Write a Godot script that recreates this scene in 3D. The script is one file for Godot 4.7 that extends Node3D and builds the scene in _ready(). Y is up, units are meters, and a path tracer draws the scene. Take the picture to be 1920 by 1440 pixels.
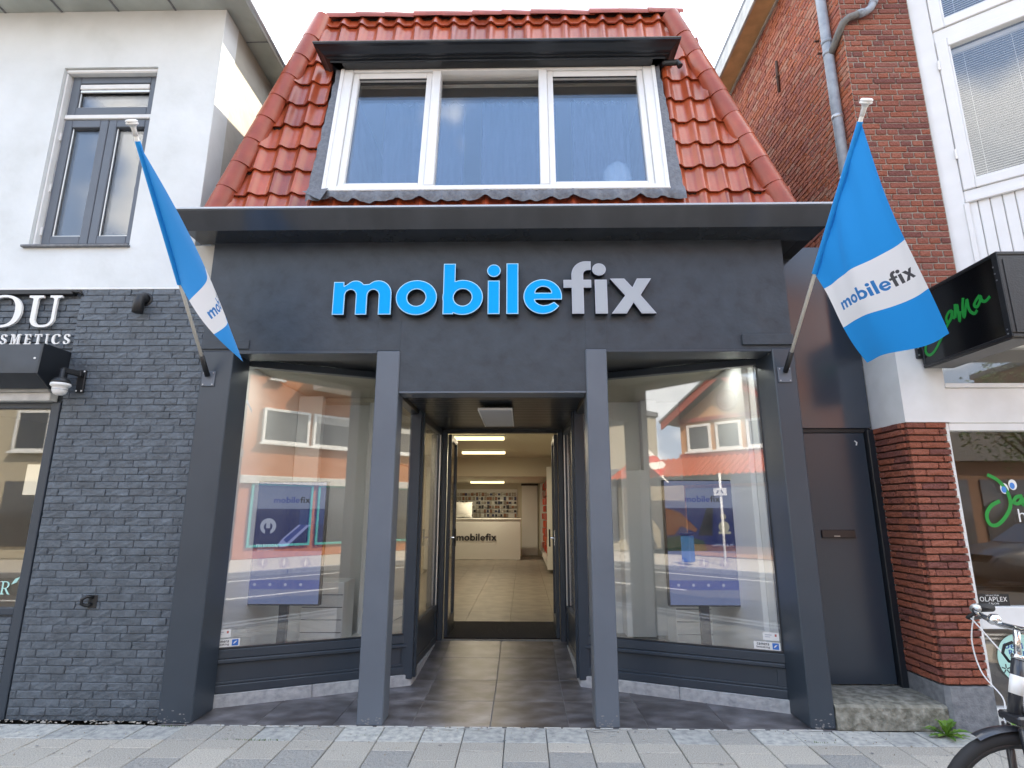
extends Node3D
# A dark grey phone repair shop between a white house and a brick house, seen from across the pavement.

const CAM := Vector3(0, 1.55, 4.624)
const TILT := 0.17                     # how far the mansard leans back per metre of height

var rng := RandomNumberGenerator.new()
var wp := {}                           # world place of every node that carries children
var used := {}                         # names taken, per parent
var M := {}                            # materials


# ---------------------------------------------------------------- nodes
func numbered(parent: Node, called: String) -> String:
	var key := str(parent.get_instance_id()) + called
	var n: int = used.get(key, 0)
	used[key] = n + 1
	return called if n == 0 else "%s_%03d" % [called, n]


func thing(called: String, label: String, category: String, at := Vector3.ZERO, group := "") -> Node3D:
	var o := Node3D.new()
	o.name = numbered(self, called)
	add_child(o)
	o.position = at
	wp[o] = at
	o.set_meta("label", label)
	o.set_meta("category", category)
	if group:
		o.set_meta("group", group)
	return o


func structure(called: String, label: String) -> Node3D:
	var o := Node3D.new()
	o.name = numbered(self, called)
	add_child(o)
	wp[o] = Vector3.ZERO
	o.set_meta("label", label)
	o.set_meta("kind", "structure")
	return o


func put(parent: Node, called: String, mesh: Mesh, m: Material, xf := Transform3D()) -> MeshInstance3D:
	var o := MeshInstance3D.new()
	o.name = numbered(parent, called)
	o.mesh = mesh
	o.material_override = m
	var from: Vector3 = wp.get(parent, Vector3.ZERO)
	o.transform = Transform3D(xf.basis, xf.origin - from)
	parent.add_child(o)
	wp[o] = Vector3.ZERO
	return o


func obj(parent: Node, called: String, st: SurfaceTool, m: Material) -> MeshInstance3D:
	st.generate_normals()
	return put(parent, called, st.commit(), m)


func tag(o: Node, label: String, category: String, group := "") -> void:
	o.set_meta("label", label)
	o.set_meta("category", category)
	if group:
		o.set_meta("group", group)


func stuff(o: Node) -> void:
	o.set_meta("kind", "stuff")


# ---------------------------------------------------------------- shapes
func mb(smooth := false) -> SurfaceTool:
	var st := SurfaceTool.new()
	st.begin(Mesh.PRIMITIVE_TRIANGLES)
	st.set_smooth_group(1 if smooth else -1)
	return st


func tri(st: SurfaceTool, a: Vector3, b: Vector3, c: Vector3, n: Vector3) -> void:
	if (c - a).cross(b - a).dot(n) >= 0.0:
		st.add_vertex(a); st.add_vertex(b); st.add_vertex(c)
	else:
		st.add_vertex(a); st.add_vertex(c); st.add_vertex(b)


func quad(st: SurfaceTool, a: Vector3, b: Vector3, c: Vector3, d: Vector3, n: Vector3) -> void:
	tri(st, a, b, c, n)
	tri(st, a, c, d, n)


func quv(st: SurfaceTool, p: Array, uv: Array, n: Vector3) -> void:
	var order := [0, 1, 2, 0, 2, 3]
	if (p[2] - p[0]).cross(p[1] - p[0]).dot(n) < 0.0:
		order = [0, 2, 1, 0, 3, 2]
	for k in order:
		st.set_uv(uv[k])
		st.add_vertex(p[k])


# a box with chamfered edges
func cbox(st: SurfaceTool, xf: Transform3D, size: Vector3, b := 0.004) -> void:
	var h := size * 0.5
	b = minf(b, minf(h.x, minf(h.y, h.z)) * 0.6)
	if b <= 0.0005:
		for ax in 3:
			var u := (ax + 1) % 3
			var v := (ax + 2) % 3
			for s in [-1.0, 1.0]:
				var c: Array[Vector3] = []
				for q in [[-1, -1], [1, -1], [1, 1], [-1, 1]]:
					var p := Vector3.ZERO
					p[ax] = s * h[ax]; p[u] = q[0] * h[u]; p[v] = q[1] * h[v]
					c.append(xf * p)
				var n := Vector3.ZERO
				n[ax] = s
				quad(st, c[0], c[1], c[2], c[3], xf.basis * n)
		return
	for ax in 3:
		var u := (ax + 1) % 3
		var v := (ax + 2) % 3
		for s in [-1.0, 1.0]:
			var c: Array[Vector3] = []
			for q in [[-1, -1], [1, -1], [1, 1], [-1, 1]]:
				var p := Vector3.ZERO
				p[ax] = s * h[ax]; p[u] = q[0] * (h[u] - b); p[v] = q[1] * (h[v] - b)
				c.append(xf * p)
			var n := Vector3.ZERO
			n[ax] = s
			quad(st, c[0], c[1], c[2], c[3], xf.basis * n)
	for ax in 3:                       # twelve edges, running along ax
		var u := (ax + 1) % 3
		var v := (ax + 2) % 3
		for su in [-1.0, 1.0]:
			for sv in [-1.0, 1.0]:
				var c: Array[Vector3] = []
				for q in [[-1, 0], [1, 0], [1, 1], [-1, 1]]:
					var p := Vector3.ZERO
					p[ax] = q[0] * (h[ax] - b)
					p[u] = su * (h[u] - (b if q[1] == 1 else 0.0))
					p[v] = sv * (h[v] - (0.0 if q[1] == 1 else b))
					c.append(xf * p)
				var n := Vector3.ZERO
				n[u] = su; n[v] = sv
				quad(st, c[0], c[1], c[2], c[3], xf.basis * n)
	for sx in [-1.0, 1.0]:
		for sy in [-1.0, 1.0]:
			for sz in [-1.0, 1.0]:
				var p := Vector3(sx * h.x, sy * h.y, sz * h.z)
				tri(st, xf * (p - Vector3(0, sy * b, sz * b)), xf * (p - Vector3(sx * b, 0, sz * b)), xf * (p - Vector3(sx * b, sy * b, 0)), xf.basis * Vector3(sx, sy, sz))


func ab(st: SurfaceTool, lo: Vector3, hi: Vector3, b := 0.004, xf := Transform3D()) -> void:
	cbox(st, xf * Transform3D(Basis(), (lo + hi) * 0.5), (hi - lo).abs(), b)


# one box as one part: x0,x1,y0,y1,z0,z1, in the frame xf
func box(parent: Node, called: String, m: Material, r: Array, b := 0.004, xf := Transform3D()) -> MeshInstance3D:
	var st := mb()
	ab(st, Vector3(r[0], r[2], r[4]), Vector3(r[1], r[3], r[5]), b, xf)
	return obj(parent, called, st, m)


func tube(st: SurfaceTool, pts: Array, r: float, seg := 10, r2 := -1.0) -> void:
	var n := pts.size()
	var up := Vector3.UP
	var rings: Array = []
	var prev := Vector3.ZERO
	for i in n:
		var a: Vector3 = pts[maxi(i - 1, 0)]
		var b: Vector3 = pts[mini(i + 1, n - 1)]
		var t := (b - a).normalized()
		var x := prev
		if i == 0:
			x = t.cross(up if absf(t.dot(up)) < 0.9 else Vector3.RIGHT).normalized()
		x = (x - t * x.dot(t)).normalized()
		prev = x
		var y := t.cross(x)
		var rad := r if r2 < 0.0 else lerpf(r, r2, float(i) / (n - 1))
		var ring: Array[Vector3] = []
		for k in seg:
			var an := TAU * k / seg
			ring.append(pts[i] + (x * cos(an) + y * sin(an)) * rad)
		rings.append(ring)
	for i in n - 1:
		for k in seg:
			var l := (k + 1) % seg
			quad(st, rings[i][k], rings[i][l], rings[i + 1][l], rings[i + 1][k], (rings[i][k] + rings[i][l]) * 0.5 - pts[i])
	for e in [0, n - 1]:
		var out: Vector3 = (pts[0] - pts[1]) if e == 0 else (pts[n - 1] - pts[n - 2])
		for k in range(1, seg - 1):
			tri(st, rings[e][0], rings[e][k], rings[e][k + 1], out)


# a shape turned round the y axis of xf; profile is [radius, height] from one end to the other
func lathe(st: SurfaceTool, xf: Transform3D, profile: Array, seg := 20) -> void:
	for i in profile.size() - 1:
		for k in seg:
			var a := TAU * k / seg
			var b := TAU * (k + 1) / seg
			var p0: Array = profile[i]
			var p1: Array = profile[i + 1]
			var q := [Vector3(cos(a) * p0[0], p0[1], sin(a) * p0[0]), Vector3(cos(b) * p0[0], p0[1], sin(b) * p0[0]), Vector3(cos(b) * p1[0], p1[1], sin(b) * p1[0]), Vector3(cos(a) * p1[0], p1[1], sin(a) * p1[0])]
			var dr: float = p1[0] - p0[0]
			var dh: float = p1[1] - p0[1]
			var m := (a + b) * 0.5
			var n := Vector3(cos(m) * dh, -dr, sin(m) * dh)
			if dh < 0.0:
				n = -n if false else n
			quad(st, xf * q[0], xf * q[1], xf * q[2], xf * q[3], xf.basis * n)


func extrude(st: SurfaceTool, poly: PackedVector2Array, xf: Transform3D, depth: float, sides := true) -> void:
	var idx := Geometry2D.triangulate_polygon(poly)
	var f := xf.basis * Vector3(0, 0, 1)
	for i in range(0, idx.size(), 3):
		var p: Array[Vector3] = []
		for k in 3:
			p.append(Vector3(poly[idx[i + k]].x, poly[idx[i + k]].y, 0))
		tri(st, xf * (p[0] + Vector3(0, 0, depth)), xf * (p[1] + Vector3(0, 0, depth)), xf * (p[2] + Vector3(0, 0, depth)), f)
		tri(st, xf * p[0], xf * p[1], xf * p[2], -f)
	if not sides:
		return
	var sgn := -1.0 if Geometry2D.is_polygon_clockwise(poly) else 1.0
	for i in poly.size():
		var a := poly[i]
		var b := poly[(i + 1) % poly.size()]
		var n := Vector3((b - a).y, -(b - a).x, 0) * sgn
		quad(st, xf * Vector3(a.x, a.y, 0), xf * Vector3(b.x, b.y, 0), xf * Vector3(b.x, b.y, depth), xf * Vector3(a.x, a.y, depth), xf.basis * n)


func poly2(a: Array) -> PackedVector2Array:
	var out := PackedVector2Array()
	for i in range(0, a.size(), 2):
		out.append(Vector2(a[i], a[i + 1]))
	return out


func oval(c: Vector2, rx: float, ry: float, from := 0.0, to := TAU, n := 40) -> PackedVector2Array:
	var out := PackedVector2Array()
	for i in (n if to - from >= TAU - 0.001 else n + 1):
		var a := lerpf(from, to, float(i) / n)
		out.append(c + Vector2(cos(a) * rx, sin(a) * ry))
	return out


# a frame whose x runs from a to b on the plan, y up, z to the street side
func plane_frame(a: Vector3, b: Vector3, toward := Vector3(0, 0, 1)) -> Transform3D:
	var x := (b - a)
	x.y = 0.0
	x = x.normalized()
	var z := x.cross(Vector3.UP)
	if z.dot(toward) < 0.0:
		z = -z
	return Transform3D(Basis(x, Vector3.UP, z), a)


# panes are real sheets with two faces each; a double pane reflects from four
func pane(parent: Node, called: String, r: Array, xf := Transform3D(), double := true, m: Material = null) -> MeshInstance3D:
	var st := mb()
	var z: float = r[4]
	ab(st, Vector3(r[0], r[2], z), Vector3(r[1], r[3], z + 0.005), 0.0, xf)
	if double:
		ab(st, Vector3(r[0], r[2], z - 0.018), Vector3(r[1], r[3], z - 0.013), 0.0, xf)
	return obj(parent, called, st, m if m else M.glass)


# ---------------------------------------------------------------- materials
func lin(r: float, g: float, b: float) -> Color:
	return Color(r, g, b).linear_to_srgb()


func noise_tex(freq: float, lo: Color, hi: Color, seed_: int, size := 256, octaves := 4, normal := 0.0, mid := 0.5, warp := 0.0, cell := false) -> NoiseTexture2D:
	var n := FastNoiseLite.new()
	n.seed = seed_
	n.frequency = freq
	n.noise_type = FastNoiseLite.TYPE_CELLULAR if cell else FastNoiseLite.TYPE_SIMPLEX_SMOOTH
	n.fractal_octaves = octaves
	if warp > 0.0:
		n.domain_warp_enabled = true
		n.domain_warp_amplitude = warp
		n.domain_warp_frequency = freq
	var t := NoiseTexture2D.new()
	t.width = size
	t.height = size
	t.seamless = true
	t.noise = n
	if normal > 0.0:
		t.as_normal_map = true
		t.bump_strength = normal
	else:
		var g := Gradient.new()
		g.offsets = PackedFloat32Array([0.0, mid, 1.0])
		g.colors = PackedColorArray([lo, lo.lerp(hi, 0.5), hi])
		t.color_ramp = g
	return t


func mat(c: Color, rough := 0.7, metal := 0.0, spec := 0.5) -> StandardMaterial3D:
	var m := StandardMaterial3D.new()
	m.albedo_color = c
	m.roughness = rough
	m.metallic = metal
	m.metallic_specular = spec
	return m


# colour times a grey noise, with a fine normal map; scale is repeats per metre
func nmat(c: Color, rough: float, tex: Texture2D, scale: float, ntex: Texture2D = null, nscale := 0.5, world := true) -> StandardMaterial3D:
	var m := mat(c, rough)
	m.uv1_triplanar = true
	m.uv1_world_triplanar = world
	m.uv1_scale = Vector3.ONE * scale
	m.albedo_texture = tex
	if ntex:
		m.normal_enabled = true
		m.normal_texture = ntex
		m.normal_scale = nscale
	return m


func emit(c: Color, e: Color, energy: float) -> StandardMaterial3D:
	var m := mat(c, 0.5)
	m.emission_enabled = true
	m.emission = e
	m.emission_energy_multiplier = energy
	return m


func make_materials() -> void:
	var g0 := Color(0.72, 0.72, 0.72)
	var g1 := Color(1, 1, 1)
	var soft := noise_tex(0.012, Color(0.80, 0.80, 0.80), g1, 3, 256, 5)
	var faint := noise_tex(0.010, Color(0.91, 0.915, 0.92), g1, 4, 256, 5)
	var blotch := noise_tex(0.015, Color(0.70, 0.71, 0.74), Color(1, 1, 1), 9, 512, 6, 0.0, 0.42, 14.0)
	var trowel := noise_tex(0.010, Color(0.74, 0.745, 0.76), Color(1, 1, 1), 15, 512, 6, 0.0, 0.36, 40.0)
	var plasterdirt := noise_tex(0.008, Color(0.92, 0.92, 0.91), Color(1, 1, 1), 12, 512, 6, 0.0, 0.35, 20.0)
	var speck := noise_tex(0.25, Color(0.66, 0.66, 0.66), g1, 5, 512, 2)
	var grain := noise_tex(0.09, g0, g1, 6, 512, 5)
	var nfine := noise_tex(0.12, g0, g1, 7, 256, 4, 3.0)
	var nrough := noise_tex(0.05, g0, g1, 8, 256, 5, 6.0)
	var nwave := noise_tex(0.012, g0, g1, 10, 256, 3, 4.0)
	var tilecloud := noise_tex(0.012, Color(0.50, 0.48, 0.47), Color(1.0, 1.0, 1.0), 21, 512, 6, 0.0, 0.5, 24.0)
	M.soft = soft
	M.nfine = nfine
	M.nrough = nrough
	M.grain = grain
	# painted timber and steel, anthracite
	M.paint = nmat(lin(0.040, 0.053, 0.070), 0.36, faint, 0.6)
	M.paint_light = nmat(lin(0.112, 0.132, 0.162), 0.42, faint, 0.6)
	M.paint_dark = nmat(lin(0.018, 0.022, 0.028), 0.3, soft, 0.6)
	M.stucco = nmat(lin(0.035, 0.047, 0.061), 0.48, trowel, 0.9, nrough, 0.09)
	M.gloss_panel = mat(lin(0.035, 0.045, 0.062), 0.16, 0.0, 0.65)
	M.door_panel = mat(lin(0.030, 0.042, 0.058), 0.24, 0.0, 0.55)
	M.gutter = nmat(lin(0.045, 0.052, 0.062), 0.2, soft, 0.7, nwave, 0.08)
	M.zinc = mat(lin(0.42, 0.44, 0.46), 0.4, 0.6)
	M.black = mat(lin(0.012, 0.013, 0.015), 0.45)
	M.rubber = mat(lin(0.015, 0.015, 0.016), 0.75)
	M.darkboard = mat(lin(0.012, 0.014, 0.018), 0.3)
	M.white_paint = nmat(lin(0.76, 0.77, 0.77), 0.45, noise_tex(0.02, Color(0.955, 0.955, 0.95), g1, 31, 256, 4), 0.8)
	M.white_dirty = nmat(lin(0.66, 0.66, 0.63), 0.55, soft, 1.3)
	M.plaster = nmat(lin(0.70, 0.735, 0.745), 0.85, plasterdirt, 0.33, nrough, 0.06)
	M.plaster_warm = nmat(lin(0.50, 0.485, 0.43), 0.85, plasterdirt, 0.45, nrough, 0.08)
	M.soffit = nmat(lin(0.50, 0.54, 0.51), 0.55, soft, 0.5, nwave, 0.2)
	M.stone = nmat(lin(0.56, 0.57, 0.56), 0.7, blotch, 1.6, nrough, 0.3)
	M.bluestone = nmat(lin(0.24, 0.25, 0.26), 0.75, blotch, 1.8, nfine, 0.4)
	M.concrete = nmat(lin(0.36, 0.35, 0.30), 0.9, noise_tex(0.02, Color(0.55, 0.55, 0.52), g1, 41, 512, 6, 0.0, 0.45, 16.0), 1.1, nrough, 0.6)
	M.lead = nmat(lin(0.17, 0.18, 0.20), 0.5, blotch, 2.5, nrough, 0.5)
	# bricks
	M.dark_brick = []
	for k in 3:
		M.dark_brick.append(nmat(lin(0.104, 0.127, 0.152) * (0.95 + 0.05 * k), 0.5, soft, 1.7, nrough, 0.32))
	M.dark_mortar = nmat(lin(0.104, 0.127, 0.152), 0.6, soft, 1.7, nrough, 0.6)
	M.red_brick = []
	var tones := [[0.33, 0.105, 0.066], [0.28, 0.090, 0.060], [0.38, 0.125, 0.075], [0.22, 0.073, 0.056], [0.35, 0.105, 0.058], [0.31, 0.115, 0.082]]
	for t in tones:
		M.red_brick.append(nmat(lin(t[0], t[1], t[2]), 0.85, grain, 2.2, nrough, 0.7))
	M.lit_side_brick = []  # side wall bricks brightened: bounced light and flare haze put into the colour
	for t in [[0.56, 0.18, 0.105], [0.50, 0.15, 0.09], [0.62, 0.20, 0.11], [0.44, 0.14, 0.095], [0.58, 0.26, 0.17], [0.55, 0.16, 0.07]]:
		M.lit_side_brick.append(nmat(lin(t[0], t[1], t[2]), 0.85, grain, 2.2, nrough, 0.6))
	M.mortar = nmat(lin(0.50, 0.47, 0.40), 0.95, grain, 3.0, nrough, 0.6)
	M.lit_side_joint = nmat(lin(0.30, 0.22, 0.19), 0.95, grain, 3.0)  # joints of the side wall, lightened with its bricks for the same glow
	M.dark_joint = nmat(lin(0.16, 0.10, 0.08), 0.95, grain, 3.0)
	# roof tiles
	M.tile = []
	for t in [[0.46, 0.090, 0.029], [0.41, 0.080, 0.028], [0.48, 0.097, 0.032], [0.43, 0.084, 0.033], [0.33, 0.064, 0.029]]:
		var m := nmat(lin(t[0], t[1], t[2]), 0.34, soft, 1.1, nfine, 0.10)
		m.clearcoat_enabled = true
		m.clearcoat = 0.35
		m.clearcoat_roughness = 0.25
		M.tile.append(m)
	M.hip = nmat(lin(0.37, 0.076, 0.036), 0.4, soft, 1.1, nfine, 0.12)
	M.under_roof = mat(lin(0.03, 0.02, 0.018), 0.9)
	# pavement
	M.paver = []
	for t in [[0.58, 0.545, 0.475], [0.62, 0.58, 0.505], [0.53, 0.50, 0.44]]:
		M.paver.append(nmat(lin(t[0], t[1], t[2]), 0.9, grain, 1.9, nfine, 0.5))
	M.paver_speck = nmat(lin(0.47, 0.46, 0.43), 0.9, speck, 1.0, nfine, 0.9)
	M.paver_blue = [nmat(lin(0.50, 0.50, 0.46), 0.9, blotch, 1.5, nfine, 0.4), nmat(lin(0.59, 0.585, 0.53), 0.9, blotch, 1.9, nfine, 0.4), nmat(lin(0.54, 0.52, 0.47), 0.9, speck, 1.0, nfine, 0.7)]
	M.lime = nmat(lin(0.60, 0.60, 0.57), 0.95, grain, 4.0)
	M.bed = nmat(lin(0.19, 0.185, 0.165), 1.0, grain, 3.0, nrough, 0.6)
	M.asphalt = nmat(lin(0.085, 0.085, 0.087), 0.9, speck, 0.8, nfine, 0.7)
	M.road_line = nmat(lin(0.7, 0.7, 0.68), 0.8, grain, 2.0)
	M.ground = nmat(lin(0.13, 0.13, 0.12), 1.0, grain, 0.5)
	M.porch_tile = []
	for k in 4:
		var m := nmat(lin(0.205, 0.200, 0.212) * (0.92 + 0.07 * k), 0.36, tilecloud, 1.0)
		m.uv1_scale = Vector3(0.5, 1.0, 0.8)
		m.uv1_offset = Vector3(0.23 * k, 0.41 * k, 0.67 * k)
		M.porch_tile.append(m)
	M.grout = mat(lin(0.22, 0.22, 0.22), 0.9)
	M.inner_tile = nmat(lin(0.34, 0.31, 0.265), 0.42, soft, 0.8, null)
	# metals, cloth, glass
	M.alu = mat(lin(0.62, 0.62, 0.60), 0.32, 0.85)
	M.chrome = mat(lin(0.75, 0.76, 0.77), 0.15, 1.0)
	M.steel = mat(lin(0.45, 0.45, 0.46), 0.35, 0.9)
	M.plastic_white = mat(lin(0.78, 0.78, 0.76), 0.35)
	M.pvc = nmat(lin(0.36, 0.40, 0.44), 0.5, blotch, 1.0)
	M.pvc_dirty = nmat(lin(0.20, 0.19, 0.17), 0.6, blotch, 3.0)
	M.iron = nmat(lin(0.10, 0.055, 0.04), 0.8, soft, 5.0)
	M.glass = mat(Color(1, 1, 1, 0.0), 0.0)
	M.glass.transparency = BaseMaterial3D.TRANSPARENCY_ALPHA
	M.white_in = mat(lin(0.80, 0.81, 0.78), 0.6)
	M.cream_in = mat(lin(0.62, 0.58, 0.46), 0.7)
	M.grey_in = mat(lin(0.40, 0.40, 0.38), 0.7)
	M.dark_in = mat(lin(0.05, 0.05, 0.05), 0.8)
	M.blue_face = mat(lin(0.002, 0.36, 0.82), 0.55, 0.0, 0.25)
	M.blue_edge = mat(lin(0.35, 0.66, 0.90), 0.35)
	M.grey_face = mat(lin(0.37, 0.40, 0.43), 0.5)
	M.letter_side = mat(lin(0.012, 0.016, 0.024), 0.5)
	M.ink = mat(lin(0.02, 0.022, 0.03), 0.5)
	M.green_ink = mat(lin(0.01, 0.26, 0.035), 0.4)
	M.mint = mat(lin(0.42, 0.70, 0.62), 0.6)


# ---------------------------------------------------------------- camera, sky, sun
func make_camera_and_light() -> void:
	var cam := Camera3D.new()
	cam.name = "camera"
	cam.fov = 68.45
	cam.near = 0.05
	cam.far = 400.0
	cam.transform = Transform3D(Basis(Vector3.UP, deg_to_rad(1.08)) * Basis(Vector3.RIGHT, deg_to_rad(12.71)) * Basis(Vector3.BACK, deg_to_rad(0.105)), CAM)
	add_child(cam)
	cam.current = true
	var env := Environment.new()
	env.background_mode = Environment.BG_SKY
	var sky := Sky.new()
	var pm := PanoramaSkyMaterial.new()
	pm.panorama = sky_picture()
	sky.sky_material = pm
	env.sky = sky
	env.background_energy_multiplier = 1.0
	env.tonemap_mode = Environment.TONE_MAPPER_LINEAR
	env.tonemap_exposure = 4.1
	env.sdfgi_enabled = true
	env.ssao_enabled = true
	env.ssil_enabled = true
	var we := WorldEnvironment.new()
	we.name = "world"
	we.environment = env
	add_child(we)
	var sun := DirectionalLight3D.new()
	sun.name = "sun"
	sun.light_energy = 1.1
	sun.light_color = Color(1.0, 0.93, 0.82)
	sun.light_angular_distance = 0.5
	sun.shadow_enabled = true
	add_child(sun)
	sun.look_at_from_position(SUN_FROM, Vector3.ZERO)


const SUN_FROM := Vector3(4.6, 6.6, -4.2)


# broken white cloud under a blue sky, computed for every direction
func sky_picture() -> ImageTexture:
	var w := 768
	var h := 384
	var im := Image.create(w, h, false, Image.FORMAT_RGBF)
	var n := FastNoiseLite.new()
	n.seed = 1981
	n.noise_type = FastNoiseLite.TYPE_SIMPLEX_SMOOTH
	n.fractal_octaves = 5
	n.frequency = 0.9
	var sun := SUN_FROM.normalized()
	for y in h:
		var up := (0.5 - (y + 0.5) / h) * PI
		for x in w:
			var a := ((x + 0.5) / w - 0.25) * TAU
			var d := Vector3(cos(a) * cos(up), sin(up), sin(a) * cos(up))
			var e := maxf(d.y, 0.0)
			var c := Vector3(0.50, 0.55, 0.60).lerp(Vector3(0.135, 0.255, 0.50), pow(e, 0.6))
			var glow := maxf(d.dot(sun), 0.0)
			c += Vector3(1.0, 0.96, 0.9) * (0.30 * pow(glow, 4.0) + 0.9 * pow(glow, 24.0))
			if d.y > -0.02:
				var p := d * (2.2 / (e + 0.45))
				var v := n.get_noise_3d(p.x, p.y * 0.6, p.z) + 0.35 * n.get_noise_3d(p.x * 3.1 + 7.0, p.y * 2.0, p.z * 3.1)
				var cover := smoothstep(-0.10, 0.24, v + 0.10 - 0.2 * e)
				var thick := smoothstep(0.15, 0.75, v)
				var lit := Vector3(0.95, 0.94, 0.91).lerp(Vector3(0.66, 0.68, 0.69), thick) * (1.0 + 0.9 * pow(glow, 5.0))
				c = c.lerp(lit, cover * 0.9)
			else:
				c = Vector3(0.30, 0.30, 0.29)
			im.set_pixel(x, y, Color(c.x, c.y, c.z))
	return ImageTexture.create_from_image(im)


# ---------------------------------------------------------------- the shop's word mark, as outlines
# in units of the sign: x-height about 200, stroke about 65, origin at the foot of the first letter
func logo_letters() -> Array:
	var out := []
	# m
	var m := PackedVector2Array()
	m.append_array(poly2([0, 0, 0, 192, 57, 192, 59, 168]))
	m.append_array(oval(Vector2(122, 128), 62, 72, 2.3, 0.75, 12))
	m.append_array(oval(Vector2(249, 122), 75, 78, 2.32, 0.0, 16))
	m.append_array(poly2([324, 0, 254, 0, 254, 112]))
	m.append_array(oval(Vector2(222, 112), 32, 34, 0.15, PI - 0.15, 10))
	m.append_array(poly2([190, 112, 190, 0, 127, 0, 127, 112]))
	m.append_array(oval(Vector2(96, 112), 31, 34, 0.15, PI - 0.15, 10))
	m.append_array(poly2([65, 112, 65, 0]))
	out.append([[m], []])
	out.append([[oval(Vector2(463, 98), 114, 102)], [oval(Vector2(463, 98), 51, 49)]])
	var b: Array = Geometry2D.merge_polygons(oval(Vector2(719, 98), 112, 102), poly2([610, 0, 668, 0, 668, 40, 677, 60, 677, 297, 610, 297]))
	out.append([[b[0]], [oval(Vector2(719, 98), 50, 49)]])
	out.append([[poly2([857, 0, 923, 0, 923, 195, 857, 195]), oval(Vector2(890, 254), 38, 37, 0, TAU, 28)], []])
	out.append([[poly2([960, 0, 1026, 0, 1026, 297, 960, 297])], []])
	# e
	var e: PackedVector2Array = oval(Vector2(1160, 100), 106, 101, 0, TAU, 56)
	var gap := poly2([1116, 82, 1290, 82, 1290, 62, 1257, 38, 1222, 68, 1192, 53, 1162, 48, 1138, 56, 1122, 68])
	var cut: Array = Geometry2D.clip_polygons(e, gap)
	var big: PackedVector2Array = cut[0]
	for c in cut:
		if c.size() > big.size():
			big = c
	var eye := oval(Vector2(1163, 122), 44, 36, 0.0, PI, 16)
	out.append([[big], [eye]])
	# f
	var f := PackedVector2Array()
	f.append_array(poly2([1320, 0, 1320, 151, 1275, 151, 1275, 197, 1320, 197, 1320, 225]))
	f.append_array(oval(Vector2(1400, 227), 80, 80, PI - 0.1, PI * 0.5, 12))
	f.append_array(poly2([1428, 306, 1428, 256]))
	f.append_array(oval(Vector2(1412, 230), 27, 25, PI * 0.5, PI - 0.1, 8))
	f.append_array(poly2([1385, 197, 1428, 197, 1428, 151, 1385, 151, 1385, 0]))
	out.append([[f], []])
	out.append([[poly2([1447, 0, 1514, 0, 1514, 197, 1447, 197]), oval(Vector2(1473, 258), 38, 36, 0, TAU, 28)], []])
	out.append([[poly2([1535, 0, 1616, 0, 1656, 64, 1698, 0, 1778, 0, 1696, 106, 1758, 203, 1680, 203, 1653, 151, 1610, 203, 1532, 203, 1612, 104])], []])
	return out


# a letter with its holes, as simple polygons: letters with a hole are cut in two down the middle
func solid_parts(letter: Array, grow := 0.0) -> Array:
	var out := []
	for outer in letter[0]:
		var o: Array = [outer]
		if grow != 0.0:
			o = Geometry2D.offset_polygon(outer, grow)
		if letter[1].is_empty():
			out.append_array(o)
			continue
		var hole: PackedVector2Array = letter[1][0]
		if grow != 0.0:
			hole = Geometry2D.offset_polygon(hole, -grow)[0]
		var mid := 0.0
		for p in hole:
			mid += p.x / hole.size()
		for half in [poly2([mid - 900, -500, mid, -500, mid, 900, mid - 900, 900]), poly2([mid, -500, mid + 900, -500, mid + 900, 900, mid, 900])]:
			for piece in Geometry2D.intersect_polygons(o[0], half):
				for q in Geometry2D.clip_polygons(piece, hole):
					out.append(q)
	return out


func logo_mesh(first: int, last: int, xf: Transform3D, depth: float, st: SurfaceTool, grow := 0.0) -> void:
	var letters := logo_letters()
	for k in range(first, last + 1):
		for p in solid_parts(letters[k], grow):
			extrude(st, p, xf, depth)


# the word mark drawn into a picture by scan lines; x0,y0 is its foot in pixels, s pixels per unit
func logo_print(im: Image, x0: float, y0: float, s: float, blue: Color, grey: Color) -> void:
	var letters := logo_letters()
	for k in letters.size():
		for poly in letters[k][0]:
			fill(im, poly, letters[k][1], x0, y0, s, blue if k < 6 else grey)


func fill(im: Image, poly: PackedVector2Array, holes: Array, x0: float, y0: float, s: float, c: Color) -> void:
	var lo := Vector2(1e9, 1e9)
	var hi := -lo
	for p in poly:
		lo = lo.min(p)
		hi = hi.max(p)
	for y in range(int(y0 - hi.y * s) - 1, int(y0 - lo.y * s) + 2):
		for x in range(int(x0 + lo.x * s) - 1, int(x0 + hi.x * s) + 2):
			if x < 0 or y < 0 or x >= im.get_width() or y >= im.get_height():
				continue
			var hit := 0
			for q in [[0.25, 0.25], [0.75, 0.25], [0.25, 0.75], [0.75, 0.75]]:
				var p := Vector2((x + q[0] - x0) / s, (y0 - y - q[1]) / s)
				if Geometry2D.is_point_in_polygon(p, poly) and not (holes.size() and Geometry2D.is_point_in_polygon(p, holes[0])):
					hit += 1
			if hit:
				im.set_pixel(x, y, im.get_pixel(x, y).lerp(c, hit / 4.0))


func disc(im: Image, cx: float, cy: float, r: float, c: Color) -> void:
	for y in range(int(cy - r) - 1, int(cy + r) + 2):
		for x in range(int(cx - r) - 1, int(cx + r) + 2):
			if x >= 0 and y >= 0 and x < im.get_width() and y < im.get_height():
				var k := clampf(r - Vector2(x + 0.5 - cx, y + 0.5 - cy).length() + 0.5, 0.0, 1.0)
				if k > 0.0:
					im.set_pixel(x, y, im.get_pixel(x, y).lerp(c, k))


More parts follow.
